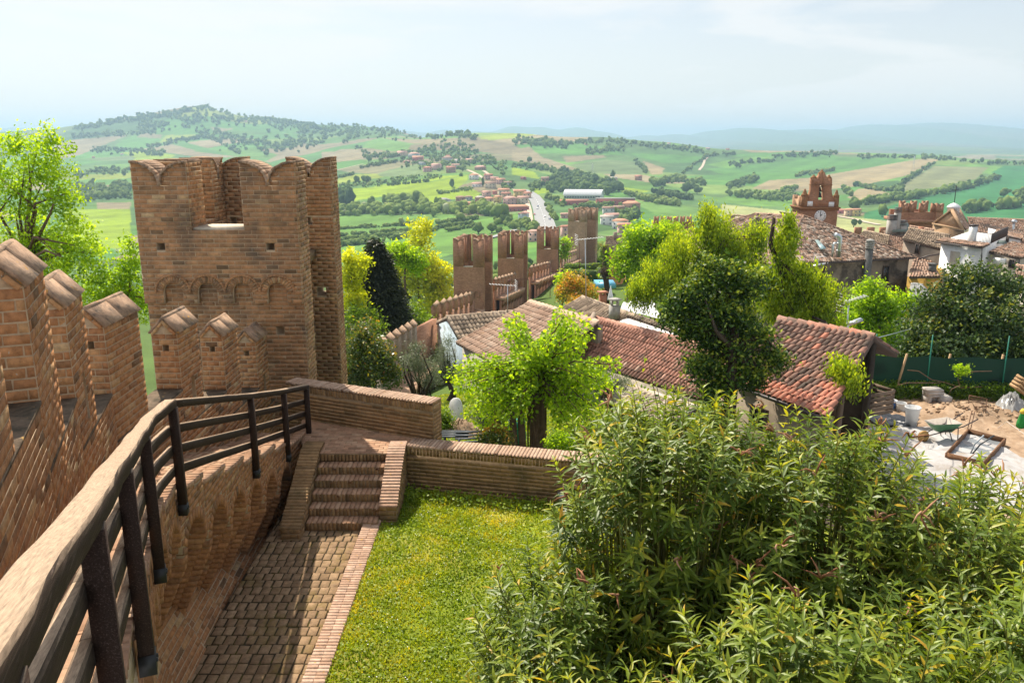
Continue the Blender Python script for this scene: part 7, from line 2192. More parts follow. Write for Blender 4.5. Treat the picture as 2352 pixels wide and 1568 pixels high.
# wheelbarrow
def wheelbarrow():
    o = Y(2160, 1012); root = empty('wheelbarrow', o, 'green wheelbarrow with worn grey tray beside the spoil heap', 'wheelbarrow')
    ax = V((.97, .22, 0)).normalized(); sd = V((-ax.y, ax.x, 0))
    P_ = lambda a, b, c: o + ax * a + sd * b + V((0, 0, c))
    rim = [P_(-.48, -.22, .62), P_(.42, -.32, .62), P_(.5, 0, .6), P_(.42, .32, .62), P_(-.48, .22, .62), P_(-.56, 0, .63)]
    bot = [P_(-.22, -.13, .34), P_(.2, -.18, .32), P_(.22, 0, .32), P_(.2, .18, .32), P_(-.22, .13, .34), P_(-.24, 0, .34)]
    mb = MB(); n = 6; vs = rim + bot + [p + V((0, 0, .012)) - (p - o).normalized() * .012 for p in rim] + [p + V((0, 0, .02)) for p in bot]
    q = [[i, (i + 1) % n, n + (i + 1) % n, n + i] for i in range(n)]; qi = [[2 * n + (i + 1) % n, 2 * n + i, 3 * n + i, 3 * n + (i + 1) % n] for i in range(n)]; qr = [[i, 2 * n + i, 2 * n + (i + 1) % n, (i + 1) % n] for i in range(n)]
    mb.add([list(v) for v in vs], q, ngons=[list(range(n, 2 * n))]); tr = mb.build('tray', flat_mat('green_paint', (.12, .30, .16), .5), root)
    MB().add([list(v) for v in vs], qi + qr, ngons=[list(range(4 * n - 1, 3 * n - 1, -1))]).build('tray_inside', flat_mat('cement_crust', (.42, .38, .34), .9), tr)
    for s in (-1, 1):
        MB().tube([P_(-.62, s * .05, .2), P_(-.2, s * .16, .33), P_(.5, s * .26, .5), P_(.95, s * .3, .72)], .018, 7).build('handle', M_DARKM, root)
        MB().tube([P_(.35, s * .24, .46), P_(.38, s * .26, .02), P_(.22, s * .24, .02), P_(.1, s * .2, .36)], .015, 6).build('leg', M_DARKM, root)
    w = MB(); M_ = Matrix.Rotation(PI / 2, 4, 'X') @ Matrix.Identity(4)
    Rm = Matrix((ax, V((0, 0, 1)), sd)).transposed().to_4x4()
    w.lathe(P_(-.62, 0, .19), [(.08, -.04), (.17, -.045), (.19, 0), (.17, .045), (.08, .04)], 18, M=Rm); w.build('wheel', flat_mat('orange_tyre', (.45, .26, .08), .6), root, smooth=True)


wheelbarrow()


def pail(label, p, r, h, mat, band=None, name='plastic_pail'):
    root = empty(name, p, label, 'pail')
    MB().lathe(p, [(r * .82, 0), (r, h * .94), (r * 1.07, h * .94), (r * 1.07, h), (r * .98, h), (r * .95, h * .9), (r * .78, .03), (.01, .03)], 22).build('body', mat, root, smooth=False)
    hd = MB(); hd.tube([p + V((r * 1.05 * math.cos(t), r * .5 * math.sin(t) * 0 - r * .2 * math.sin(t), h * .92 - r * .9 * math.sin(t))) for t in np.linspace(0, PI, 9)], .006, 5); hd.build('handle', M_WHITEP, root)
    if band: MB().lathe(p, [(r * .86, h * .2), (r * .865 + .003, h * .2), (r * .975 + .003, h * .8), (r * .97, h * .8)], 22).build('printed_band', band, root)


M_PVC = leaf_mat('translucent_white_plastic', [(0, (.72, .73, .75)), (1, (.78, .79, .8))], .3, (1, 1, 1), .4)
pail('white paint pail with blue printed band beside the slatted crates', Y(2047, 940), .155, .33, M_WHITEP, tint_mat('blue_print', [(0, (.02, .07, .25)), (1, (.05, .16, .4))], .5, 7, .6, (.6, .62, .66), 5, .6, .66, 0))
pail('plain translucent pail next to the blue-banded pail', Y(2068, 944), .165, .30, M_PVC)
bn = empty('tall_plastic_tub', Y(2092, 978), 'tall white plastic tub standing in the yard', 'tub'); p = Y(2092, 978)
MB().lathe(p, [(.16, 0), (.225, .6), (.245, .61), (.245, .64), (.215, .64), (.15, .03), (.01, .03)], 20).build('body', M_PVC, bn)
M_BLK = tint_mat('concrete_block', [(0, (.42, .38, .35)), (1, (.52, .48, .45))], .95, 6, .25, bump=.4)
for lb, px, py, dz, w, h in (('hollow concrete block at the bottom of the stack in the yard', 2140, 926, 0, .5, .34), ('flat concrete slab in the middle of the stack in the yard', 2140, 926, .345, .56, .10), ('flat concrete slab on top of the stack in the yard', 2138, 926, .45, .54, .09), ('low concrete block to the right of the stack in the yard', 2166, 928, 0, .34, .3)):
    p = Y(px, py, dz); mb = MB()
    if w == .5:
        for sx in (-1, 1): mb.box(p + V((sx * (w / 2 - .06), 0, h / 2)), (.1, .42, h), .1)
        mb.box(p + V((.1, .1, h / 2)), (.3, .25, h - .02), .1).box(p + V((0, 0, h - .03)), (w, .42, .055), .1)
    else: mb.box(p + V((0, 0, h / 2)), (w, .4, h), .12, jit=.006).box(p + V((0, 0, h + .004)), (w * .96, .36, .012), .12)
    mb.build('concrete_block', M_BLK, label=lb, cat='block', group='concrete blocks in the yard')
# green net fence, posts, stakes
M_NET = leaf_mat('dark_green_netting', [(0, (.006, .022, .016)), (1, (.012, .04, .028))], .2, (1, 1.4, 1.2), .8)
fn = empty('net_fence', Y(2150, 908), 'dark green windbreak netting on teal posts across the back of the yard', 'fence')
fp0, fp1 = Y(1975, 903), Y(2420, 912)
cells = 12
vs = []; q = []
for i in range(cells + 1):
    t = i / cells
    for z_ in (-.4, .55, 1.38 + .04 * math.sin(i * 2.1)): p = fp0.lerp(fp1, t); vs.append([p.x, p.y + .04 * math.sin(i * 3 + z_), p.z + z_])
for i in range(cells):
    for j in range(2): q.append([i * 3 + j, (i + 1) * 3 + j, (i + 1) * 3 + j + 1, i * 3 + j + 1])
MB().add(vs, q).build('netting', M_NET, fn)
for px in (1998, 2125, 2297):
    t = (px - 1975) / 445; p = fp0.lerp(fp1, t) + V((0, -.06, 0)); MB().tube([p + V((0, 0, -.3)), p + V((0, 0, 2.2))], .022, 6).build('post', flat_mat('teal_post', (.02, .22, .15), .5), fn)
for lb, (x0, y0), h, dx in (('left pale wooden stake leaning in front of the netting', (2053, 908), 1.52, .32), ('middle pale wooden stake behind the concrete blocks', (2162, 900), 1.4, .18), ('right pale wooden stake beside the rusty board', (2284, 905), 1.45, .14)):
    p = Y(x0, y0); MB().bar(p + V((0, 0, -.1)), p + V((dx, .05, h)), .06, .06, up=(0, 1, 0)).build('wooden_stake', M_STAKE, label=lb, cat='stake', group='stakes in the yard')
a, b = Y(2243, 905), Y(2281, 906)
MB().prism([a, b, b + V((.04, .1, 1.08)), a + V((.04, .1, 1.08))], (0, .03, 0)).build('rusty_board', M_RUST, label='rusty brown board leaning against the netting', cat='board')
vn = empty('grape_vine', Y(2185, 905), 'bare grape vine trained between the stakes with a tuft of leaves', 'vine')
vb = MB()
for pts in ([(2085, 850, 27.2), (2110, 852, 27.2), (2140, 872, 27.1), (2170, 878, 27.2), (2205, 890, 27.2), (2255, 888, 27.2)], [(2062, 884, 27.1), (2085, 879, 27.1), (2160, 879, 27.1)], [(2176, 912, 27.0), (2186, 893, 27.0), (2205, 885, 27.0)], [(2205, 886, 27.1), (2200, 872, 27.1), (2203, 856, 27.1), (2240, 853, 27.2), (2278, 852, 27.2)]):
    vb.tube([aty(*p) for p in pts], .018, 6, .6)
vb.build('stem', M_BARK, vn)
mb, _ = crown([E(2208, 850, 27, 18, 14)], 30, 16, .09, .12, tint=(.45, .2)); mb.build('foliage', L_LIME, vn)
# wild growth at the foot of the net
n = 7000; t = rng.random(n); b0 = np.array(list(fp0))[None] * (1 - t[:, None]) + np.array(list(fp1))[None] * t[:, None]
fo = MB(); leaves(fo, b0 + np.stack([0 * t, -rng.random(n) ** 1.5 * .7, rng.random(n) ** 1.6 * .55], 1), rand_dir(n), rand_dir(n) + [0, -.3, .8], .1, .06, rng.normal(.3, .15, n)); fo.build('weeds', L_GREEN, label='dark weeds along the foot of the netting', cat='weeds', kind='stuff')
# crates and pallets
M_PAL = flat_mat('grey_pallet_wood', (.17, .12, .085), .9, nscale=4, var=.45); M_CRATE = flat_mat('crate_wood', (.36, .22, .11), .85, nscale=4, var=.4)


def crate(label, o, ax, sy, up, L_, W_, H_, rows, mat, name='slatted_crate', cat='crate'):
    root = empty(name, o, label, cat); o, ax, sy, up = V(o), V(ax).normalized(), V(sy).normalized(), V(up).normalized()
    for a in (-1, 1):
        for b in (-1, 1): MB().ob(o + ax * a * (L_ / 2 - .03) + sy * b * (W_ / 2 - .03) + up * H_ / 2, ax * .06, sy * .05, up * H_).build('corner_post', mat, root)
    for r in range(rows):
        z = H_ * (r + .5) / rows; h = H_ / rows * .72
        for b in (-1, 1):
            MB().ob(o + sy * b * (W_ / 2 + .012) + up * z, ax * L_, sy * .02, up * h, random.random()).build('slat', mat, root)
            MB().ob(o + ax * b * (L_ / 2 + .012) + up * z, sy * W_, ax * .02, up * h, random.random()).build('slat', mat, root)
    MB().ob(o + up * .02, ax * L_, sy * W_, up * .02).build('bottom', mat, root)


crate('grey slatted crate standing beside the shed corner', aty(1993, 945, 22.6), (.9, .42, 0), (-.42, .9, 0), (0, 0, 1), 1.05, .8, .72, 5, M_PAL)
crate('pale wooden crate tipped on its corner at the picture edge', aty(2352, 908, 25.5), (.8, -.1, -.55), (.1, 1, 0), (.5, .05, .8), .9, .5, .46, 4, M_CRATE)
tbm = MB().bar(Y(1905, 985, .35), Y(1985, 925, .75), .14, .16); tbm.build('timber_beam', M_STAKE, label='sawn timber beam leaning between the shed and the crate', cat='beam')
pt = aty(1925, 925, 20.6); MB().bar(V((pt.x, pt.y, YZ)), V((pt.x + .12, pt.y + .1, -5.6)), .16, .16, up=(0, 1, 0)).build('timber_post', M_PAL, label='rough timber post at the corner of the shed', cat='post')
crumple('clear_plastic_heap', 'heap of clear plastic sheeting below the tipped crate', 'sheet', [Y(2282, 935), Y(2300, 950), Y(2330, 955), Y(2360, 940), Y(2340, 915), Y(2300, 920)], YZ + .02, leaf_mat('clear_plastic', [(0, (.35, .35, .35)), (1, (.6, .6, .6))], .4, (1, 1, 1), .2, .8), .12, seed=8, hump=.4)
sv = empty('wire_sieve', Y(2225, 945), 'upright wire sieve on thin rusty rods above the spoil heap', 'sieve'); a, b = Y(2222, 950, .1), Y(2262, 962, .15)
u_ = V((.05, .12, .5)); fr = MB()
for p_, q_ in ((a, b), (a + u_, b + u_), (a, a + u_), (b, b + u_)): fr.tube([p_, q_], .012, 5)
fr.build('frame', M_REBAR, sv); ms = MB()
for k in range(1, 14): ms.tube([a.lerp(b, k / 14), a.lerp(b, k / 14) + u_], .003, 3); ms.tube([a + u_ * (k / 14), b + u_ * (k / 14)], .003, 3)
ms.build('mesh', M_REBAR, sv)
gb = empty('green_sack', Y(2344, 980), 'green sack with yellow rim at the right edge of the yard', 'sack'); p = Y(2346, 982)
MB().lathe(p, [(.17, 0), (.15, .2), (.09, .46), (.10, .5)], 12).build('body', flat_mat('green_fabric', (.02, .26, .05), .8), gb); MB().lathe(p, [(.10, .48), (.12, .53), (.07, .62), (.02, .62)], 12).build('rim', flat_mat('yellow_fabric', (.6, .45, .05), .8), gb)
ct = MB().tube([Y(2290, 985, .02), Y(2310, 985, .25), Y(2352, 1012, .2), Y(2400, 1030, .2)], .006, 4); ct.build('marking_string', M_WHITEP, label='white marking string stretched across the bare earth', cat='string')

# ================================================================ small things in the gardens
ib = empty('ironing_board', gpt(1048, 28), 'white oval board standing upright by the garden path', 'board'); c = aty(1046, 950, 28)
MB().prism([c + V((.25 * math.copysign(abs(math.cos(t)) ** .8, math.cos(t)), .05 * math.sin(t), .58 * math.copysign(abs(math.sin(t)) ** .75, math.sin(t)))) for t in np.linspace(0, 2 * PI, 20, endpoint=False)], (.02, .04, 0)).build('panel', M_WHITEP, ib)
MB().tube([c + V((-.1, .06, .3)), c + V((.1, .3, -.6))], .015, 5).tube([c + V((.1, .06, .3)), c + V((-.1, .3, -.6))], .015, 5).build('folding_leg', M_STEEL, ib)
M_BENCH = flat_mat('dark_painted_slat', (.05, .06, .075), .5)
for lb, (x, y), dx in (('dark slatted pallet lying flat beyond the end of the landing wall', (1045, 1003), 0), ('tilted dark slatted pallet below the small round bush', (1078, 1010), .3)):
    z = -9.0; o = atz(x, y, z); rt = empty('slatted_pallet', o, lb, 'pallet', 'dark pallets in the garden')
    for k in range(4): MB().ob(o + V((0, (k - 1.5) * .16, .1 + dx * (k - 1.5) * .16)), V((.85, .0 + dx * .3, 0)), V((0, .09, 0)), V((0, 0, .03))).build('slat', M_BENCH, rt)
    MB().box(o + V((-.3, 0, .06)), (.06, .65, .06)).box(o + V((.3, 0, .06)), (.06, .65, .06)).build('bearer', M_BENCH, rt)
crumple('compost_heap', 'brown compost heap behind the dark slatted pallets', 'heap', [atz(1010, 985, -9.2), atz(1030, 1000, -9.2), atz(1085, 1000, -9.2), atz(1110, 985, -9.2), atz(1080, 970, -9.2), atz(1035, 968, -9.2)], -9.35, M_DIRT, .12, seed=12, hump=.38)
cd = empty('water_butt', gpt(1178, 26), 'green plastic water butt behind the mulberry', 'barrel'); p = gpt(1178, 26)
MB().lathe(p, [(.4, 0), (.46, .5), (.42, 1.0), (.44, 1.05), (.1, 1.1)], 18).build('barrel', flat_mat('green_plastic', (.02, .22, .14), .5), cd)


# aerials and street lamps
def aerial(label, base, top, boom, els, size, mat=M_STEEL):
    root = empty('tv_aerial', base, label, 'aerial'); base, top = V(base), V(top)
    MB().tube([base, top], .025, 6).build('mast', M_STEEL, root)
    mb = MB(); b = V(boom)
    mb.tube([top - b * .3, top + b * .7], .015, 5)
    s = b.cross(V((0, 0, 1))).normalized()
    for k in range(els): c = top + b * (-.28 + .95 * k / max(1, els - 1)); mb.tube([c - s * size, c + s * size], .010, 4)
    for k in range(7): mb.tube([top - b * .33 + V((0, 0, (k - 3) * .1)) - s * size * 1.3, top - b * .33 + V((0, 0, (k - 3) * .1)) + s * size * 1.3], .010, 4)
    mb.build('antenna', mat, root)


aerial('tall aerial with white reflector grid above the old lichened roof', aty(1346, 688, 49.5), aty(1344, 549, 49.5), (1.6, .3, .12), 10, .3, M_WHITEP)
aerial('aerial with long horizontal boom in front of the far towers', aty(1166, 722, 47), aty(1166, 655, 47), (-1.5, -.3, .15), 9, .28, M_WHITEP)
aerial('small roof aerial on the brown house eaves', aty(1880, 606, 73), aty(1881, 590, 73), (.8, .2, .05), 6, .35, M_WHITEP)
aerial('flat aerial among the trees by the shed roof', V((aty(1946, 800, 27).x, 27, -9)), aty(1950, 690, 27), (.9, .2, .2), 9, .16, M_WHITEP)


def lamp(label, base, top, arm, mat):
    root = empty('street_lamp', base, label, 'street lamp'); base, top = V(base), V(top)
    MB().tube([base, top], [.06, .04], 8).build('post', mat, root)
    e = top + V(arm); MB().tube([top, top.lerp(e, .5) + V((0, 0, .08)), e], .03, 6).build('arm', mat, root)
    MB().lathe(e + V((0, 0, -.28)), [(.16, 0), (.2, .04), (.12, .2), (.03, .3)], 10).build('lantern', mat, root)


M_MAR = flat_mat('maroon_iron', (.13, .045, .04), .5)
lamp('maroon street lamp beside the second far tower', P(1214, 745, 100), P(1214, 642, 100), (-2.4, 0, 0), M_MAR)
lamp('maroon street lamp before the third far tower', P(1263, 735, 128), P(1264, 606, 128), (-2.6, 0, 0), M_MAR)
lamp('maroon street lamp over the clipped hedges', P(1331, 640, 140), P(1331, 560, 140), (-2.8, 0, 0), M_MAR)
sl_ = empty('street_lamp', V((aty(1950, 780, 29).x, 29, -9.5)), 'grey street lamp head over the shed ridge', 'street lamp'); tp = aty(1950, 742, 29)
MB().tube([V((tp.x, tp.y, -9.5)), tp], .05, 8).build('post', M_STEEL, sl_); MB().ob(tp + V((.2, 0, .05)), V((.5, 0, .18)), V((0, .22, 0)), V((-.03, 0, .09))).build('lamp_head', M_STEEL, sl_)
wr = MB().tube([aty(2012, 776, 22.5), aty(2045, 768, 24), aty(2092, 755, 26)], .012, 4); wr.build('overhead_cable', M_STEEL, label='thin overhead cable running from the shed ridge into the magnolia', cat='cable')

fl0 = atz(1296, 1166, -7.42); fr_ = empty('floodlight', fl0, 'small pale floodlight on the lawn at the foot of the low wall', 'floodlight')
MB().ob(fl0 + V((0, 0, .24)), (.26, .03, 0), (-.03, .1, .04), (0, -.04, .2)).build('housing', M_STEEL, fr_)
MB().ob(fl0 + V((0, -.055, .24)), (.22, .025, 0), (0, .01, 0), (0, -.03, .16)).build('glass', flat_mat('lamp_glass', (.55, .62, .66), .1, spec=.7), fr_)
MB().box(fl0 + V((0, 0, .07)), (.04, .04, .2)).build('stake', M_IRON, fr_)
# ================================================================ the valley: village, road, woods
ZB = tf(1240, 400, 5.113); ZC = tf(1960, 400, 7.127)
def one(Z, a, b): return Z([(a, b)])[0]


ROOFC = {'red': (.52, .22, .15), 'orange': (.60, .30, .18), 'brown': (.36, .22, .16), 'pink': (.58, .33, .26), 'grey': (.34, .32, .31), 'pale': (.55, .48, .42)}
WALLC = {'white': (.74, .72, .70), 'cream': (.62, .52, .38), 'peach': (.62, .42, .28), 'pink': (.58, .36, .32), 'red': (.45, .14, .12), 'grey': (.46, .46, .46), 'brick': (.40, .22, .15), 'blue-grey': (.40, .48, .50), 'yellow': (.62, .46, .18)}
RM = {k: flat_mat('roof_' + k, v, .9, nscale=.8, var=.3) for k, v in ROOFC.items()}
WM = {k: flat_mat('wall_' + k.replace('-', '_'), v, .9, nscale=.4, var=.15) for k, v in WALLC.items()}
M_FARWIN = flat_mat('far_window', (.05, .06, .08), .3)


def far_house(label, px, py, wpx, wall, rf, ratio=.62, storey=1, hipd=False, flat=False, grp='houses of the village in the valley', rot=None, wins=True, cat='house'):
    g = ground_at(px, py, 230); k = proj(g)[2] / F
    w = wpx * k; d = w * ratio; h = (3.2 if w < 16 else 4.0) * storey + .6
    rz = random.uniform(-.5, .5) if rot is None else rot
    ca, sa = math.cos(rz), math.sin(rz); R = lambda x, y, z: V((g.x + x * ca - y * sa, g.y + x * sa + y * ca, g.z + z))
    root = MB().add([R(x, y, z) for z in (-4, h) for x, y in ((-w / 2, -d / 2), (w / 2, -d / 2), (w / 2, d / 2), (-w / 2, d / 2))], BOXQ).build('house', WM[wall], label=label, cat=cat, group=grp)
    o = .5; e = h - .15; rh = .0 if flat else min(3.2, d * .24)
    mb = MB(); a, b = w / 2 + o, d / 2 + o
    if flat: mb.add([R(x, y, z) for z in (h, h + .5) for x, y in ((-a, -b), (a, -b), (a, b), (-a, b))], BOXQ)
    else:
        hx = a - b * .8 if hipd else a
        v = [R(-a, -b, e), R(a, -b, e), R(a, b, e), R(-a, b, e), R(-hx, 0, e + rh), R(hx, 0, e + rh)]
        v += [p + V((0, 0, .3)) for p in v]
        mb.add(v, [[6, 7, 11, 10], [8, 9, 10, 11], [0, 3, 2, 1], [0, 1, 7, 6], [2, 3, 9, 8]], [[7, 8, 11], [9, 6, 10], [1, 2, 8], [1, 8, 7], [3, 0, 6], [3, 6, 9]])
    mb.build('roof', RM[rf], root)
    if wins and wpx > 11:
        n = max(2, int(w / 4))
        for s in range(storey):
            for i in range(n):
                x = -w / 2 + w * (i + .5) / n; MB().ob(R(x, -d / 2 - .03, 1.6 + s * 3.3), V((ca, sa, 0)) * 1.1, V((-sa, ca, 0)) * .12, V((0, 0, 1.4))).build('window', M_FARWIN, root)
    return root


HL = [(ZA, 970, 62, 24, 'peach', 'pink', 'at the top of the hillside village'), (ZA, 1150, 84, 25, 'grey', 'pink', 'near the top of the hillside village'), (ZA, 1205, 142, 26, 'red', 'orange', 'in the upper hillside village'), (ZA, 1042, 162, 14, 'red', 'pink', 'at the left end of the hillside village'),
 (ZA, 1270, 192, 17, 'blue-grey', 'grey', 'below the upper red house'), (ZA, 1345, 292, 20, 'pink', 'red', 'lower left in the hillside village'), (ZA, 1475, 262, 22, 'pink', 'pink', 'lower left in the hillside village'), (ZA, 1640, 150, 24, 'grey', 'brown', 'in the middle of the hillside village'), (ZA, 1650, 88, 15, 'white', 'red', 'high in the hillside village'),
 (ZA, 1690, 302, 22, 'brick', 'red', 'at the foot of the hillside village'), (ZA, 1820, 162, 24, 'white', 'pale', 'upper right in the hillside village'), (ZA, 1965, 165, 17, 'cream', 'pink', 'upper right in the hillside village'), (ZA, 2120, 262, 27, 'brick', 'pink', 'at the right end of the hillside village'), (ZA, 1760, 250, 18, 'grey', 'pink', 'in the hillside village'),
 (ZA, 2028, 405, 21, 'white', 'orange', 'at the upper bend of the lane'), (ZA, 2075, 510, 23, 'white', 'pink', 'beside the slim cypress'), (ZA, 2240, 405, 19, 'pink', 'red', 'above the cream villa'), (ZA, 2275, 535, 26, 'cream', 'brown', 'beside the slim cypress'), (ZA, 2330, 450, 18, 'peach', 'pink', 'above the cream villa'), (ZA, 2335, 622, 11, 'red', 'red', 'below the cream villa'),
 (ZA, 2215, 672, 19, 'pink', 'pink', 'left of the road'), (ZA, 2110, 755, 20, 'brick', 'pale', 'at the left edge of the roadside village'), (ZA, 2245, 775, 24, 'peach', 'orange', 'in the roadside village'), (ZA, 1950, 850, 27, 'pink', 'orange', 'behind the tree belt'), (ZA, 2095, 868, 16, 'red', 'red', 'behind the tree belt'), (ZA, 1830, 752, 22, 'brick', 'brown', 'behind the tree belt'), (ZA, 1945, 705, 18, 'grey', 'brown', 'behind the tree belt'), (ZA, 1585, 790, 28, 'grey', 'grey', 'behind the tree belt'),
 (ZB, 60, 310, 20, 'pink', 'orange', 'in the roadside village'), (ZB, 150, 352, 18, 'grey', 'brown', 'in the roadside village'), (ZB, 100, 452, 26, 'cream', 'orange', 'in the roadside village'), (ZB, 305, 470, 27, 'yellow', 'orange', 'beside the road'), (ZB, 395, 495, 20, 'peach', 'red', 'beside the road'), (ZB, 130, 500, 20, 'peach', 'red', 'in the roadside village'), (ZB, 20, 545, 18, 'yellow', 'orange', 'in the roadside village'),
 (ZB, 180, 565, 30, 'pink', 'pink', 'in the roadside village'), (ZB, 345, 560, 26, 'cream', 'pink', 'beside the road'), (ZB, 640, 290, 22, 'brick', 'brown', 'right of the road on the rise'), (ZB, 350, 250, 12, 'red', 'brown', 'at the top of the road'),
 (ZB, 885, 745, 20, 'pink', 'pink', 'left of the tall pale tower'), (ZB, 890, 975, 22, 'pink', 'red', 'below the tall pale tower'), (ZB, 1435, 700, 26, 'grey', 'brown', 'right of the tall pale tower'), (ZB, 1560, 690, 28, 'brick', 'brown', 'right of the tall pale tower'), (ZB, 1730, 655, 40, 'brick', 'orange', 'right of the tall pale tower'), (ZB, 1480, 755, 34, 'grey', 'pink', 'right of the tall pale tower'),
 (ZB, 1415, 830, 30, 'white', 'pale', 'right of the tall pale tower'), (ZB, 1585, 885, 36, 'white', 'orange', 'right of the tall pale tower'), (ZB, 1640, 940, 30, 'pink', 'orange', 'behind the bright green tree'), (ZB, 1820, 258, 16, 'brick', 'red', 'alone among the fields behind the pine wood'), (ZB, 1490, 285, 20, 'pink', 'pale', 'at the right end of the pine wood'), (ZB, 490, 1040, 26, 'pink', 'pink', 'between the far towers'),
 (ZC, 1030, 955, 20, 'red', 'red', 'along the road right of the clock tower'), (ZC, 1155, 1000, 20, 'peach', 'orange', 'along the road right of the clock tower'), (ZC, 1285, 1000, 18, 'yellow', 'orange', 'along the road right of the clock tower'),
 (ZL, 430, 285, 7, 'pink', 'orange', 'on the far hillside left of the tower'), (ZL, 560, 272, 7, 'white', 'pink', 'on the far hillside left of the tower'), (ZL, 1130, 122, 7, 'pink', 'pink', 'on the crest of the far hill'), (ZL, 1200, 105, 7, 'peach', 'orange', 'on the crest of the far hill'), (ZL, 1280, 112, 7, 'grey', 'pink', 'on the crest of the far hill'),
 (ZR, 720, 132, 9, 'white', 'pink', 'on the long ridge'), (ZR, 800, 150, 9, 'peach', 'orange', 'on the long ridge'), (ZR, 900, 155, 10, 'grey', 'pink', 'on the long ridge'), (ZR, 990, 158, 9, 'pink', 'red', 'on the long ridge'), (ZR, 340, 135, 8, 'pink', 'orange', 'on the long ridge')]
_seen = set()
for Z, a, b, w, wl, rf, pl in HL:
    px, py = one(Z, a, b)
    st = 2 if w > 15 and random.random() < .75 else 1
    far_house(f'{wl} house with {rf} roof {pl}', px, py, w * (.85 if w < 12 else .95), wl, rf, storey=st, hipd=random.random() < .4)
px, py = one(ZB, 235, 655); far_house('long red building with orange hipped roof beside the road', px, py, 66, 'red', 'orange', .28, 1, True, rot=.05)
px, py = one(ZB, 352, 780); far_house('blue-grey gabled house standing alone by the meadow', px, py, 25, 'blue-grey', 'pink', .7, 2, rot=1.2)
px, py = one(ZB, 1000, 575); far_house('low red school wing in front of the sports hall', px, py, 64, 'red', 'red', .22, 1, flat=False, rot=.08)
px, py = one(ZB, 855, 565); far_house('small yellow school block left of the red wing', px, py, 12, 'yellow', 'grey', .5, 1, flat=True, rot=.0)
px, py = one(ZB, 1525, 585); far_house('large flat-roofed red school with window bands', px, py, 88, 'red', 'grey', .22, 2, flat=True, rot=-.05)


def hall():
    px, py = one(ZB, 1125, 500); g = ground_at(px, py, 300); k = proj(g)[2] / F
    w = 82 * k; d = 34 * k; h0 = 9 * k; rise = 11 * k; root = empty('sports_hall', g, 'big sports hall with white vaulted roof in front of the pine wood', 'hall', None)
    R = lambda u, v, z: V((g.x + u + v * .35, g.y + v - u * .12, g.z + z))
    prof = [(d * (-.5 + i / 12), h0 + rise * math.sin(PI * (i / 12)) ** .8) for i in range(13)]
    MB().prism([R(-w / 2, v, z) for v, z in prof] + [R(-w / 2, d / 2, -3), R(-w / 2, -d / 2, -3)], R(w / 2, 0, 0) - R(-w / 2, 0, 0)).build('wall', flat_mat('hall_wall', (.55, .62, .58), .8), root)
    vs = []; q = []
    for u in (-w / 2 - 1.2, w / 2 + 1.2):
        for v, z in prof: vs.append(R(u, v * 1.04, z + .5))
    n = len(prof)
    for i in range(n - 1): q.append([i, i + 1, n + i + 1, n + i])
    MB().add(vs, q).add([p + V((0, 0, .5)) for p in vs], [c[::-1] for c in q]).build('vaulted_roof', flat_mat('white_sheet_roof', (.75, .76, .78), .6), root, smooth=True)
    for i in range(14):
        u = -w / 2 + w * (i + .5) / 14; MB().ob(R(u, -d / 2 - .1, h0 * .62), R(w / 18, 0, 0) - R(0, 0, 0), V((0, .2, 0)), V((0, 0, h0 * .4))).build('window', M_FARWIN, root)


hall()


# roads laid on the land
def ribbon(name, pts, width, mat, dz, kind='structure', off=0.0):
    g = [ground_at(*p, 200) for p in pts]; out = []
    for a, b in zip(g[:-1], g[1:]):
        m = max(2, int((b - a).length / 25))
        for i in range(m): out.append(a.lerp(b, i / m))
    out.append(g[-1]); vs = []; q = []
    for i, p in enumerate(out):
        d = out[min(i + 1, len(out) - 1)] - out[max(i - 1, 0)]; s = V((d.y, -d.x, 0)).normalized()
        for e in (-1, 0, 1): c = p + s * (e * width / 2 + off); vs.append([c.x, c.y, h1(c.x, c.y) + dz])
    for i in range(len(out) - 1):
        for e in (0, 1): q.append([i * 3 + e, i * 3 + e + 1, (i + 1) * 3 + e + 1, (i + 1) * 3 + e])
    return MB().add(vs, q).build(name, mat, smooth=True, kind=kind)


M_ASPH = flat_mat('pale_asphalt', (.30, .30, .30), .9, nscale=.3, var=.15); M_SAND = flat_mat('sandy_verge', (.55, .44, .33), .95, nscale=.3)  # asphalt is one even light grey
main = ZB([(330, 385), (400, 415), (470, 460), (530, 540), (570, 630), (600, 720), (625, 820), (640, 900)])
ribbon('road', main, 17, M_ASPH, 1.0); ribbon('pavement', main, 5, M_SAND, 1.1, off=12.5)
ribbon('road', ZB([(-200, 1030), (0, 985), (130, 935), (260, 900)]), 8, M_ASPH, .9)
ribbon('road', ZC([(960, 1010), (1250, 1060), (1480, 1120), (1700, 1165)]), 5, M_SAND, .8)
ribbon('farm_track', ZA([(-60, 290), (120, 245), (400, 180)]), 5, M_SAND, .9); ribbon('farm_track', ZR([(860, 250), (885, 205), (900, 190)]), 6, M_SAND, .9); ribbon('lane', ZA([(1930, 270), (2100, 350), (2180, 400)]), 6, M_SAND, .9); ribbon('lane', ZA([(2170, 285), (2290, 365)]), 6, M_SAND, .9)
lm_ = []
for f in np.linspace(.05, .95, 22):
    t = f * (len(main) - 1); i = int(t); p = (main[i][0] + (main[i + 1][0] - main[i][0]) * (t - i), main[i][1] + (main[i + 1][1] - main[i][1]) * (t - i)); g = ground_at(*p, 200); lm_.append(g)
mk = MB()
for a, b in zip(lm_[:-1], lm_[1:]):
    d = (b - a); e = a + d * .45; mk.prism([V((q.x + s, q.y, h1(q.x, q.y) + 1.12)) for q, s in ((a, -.3), (a, .3), (e, .3), (e, -.3))], (0, 0, .02))
mk.build('road_markings', M_WHITEP, kind='structure')


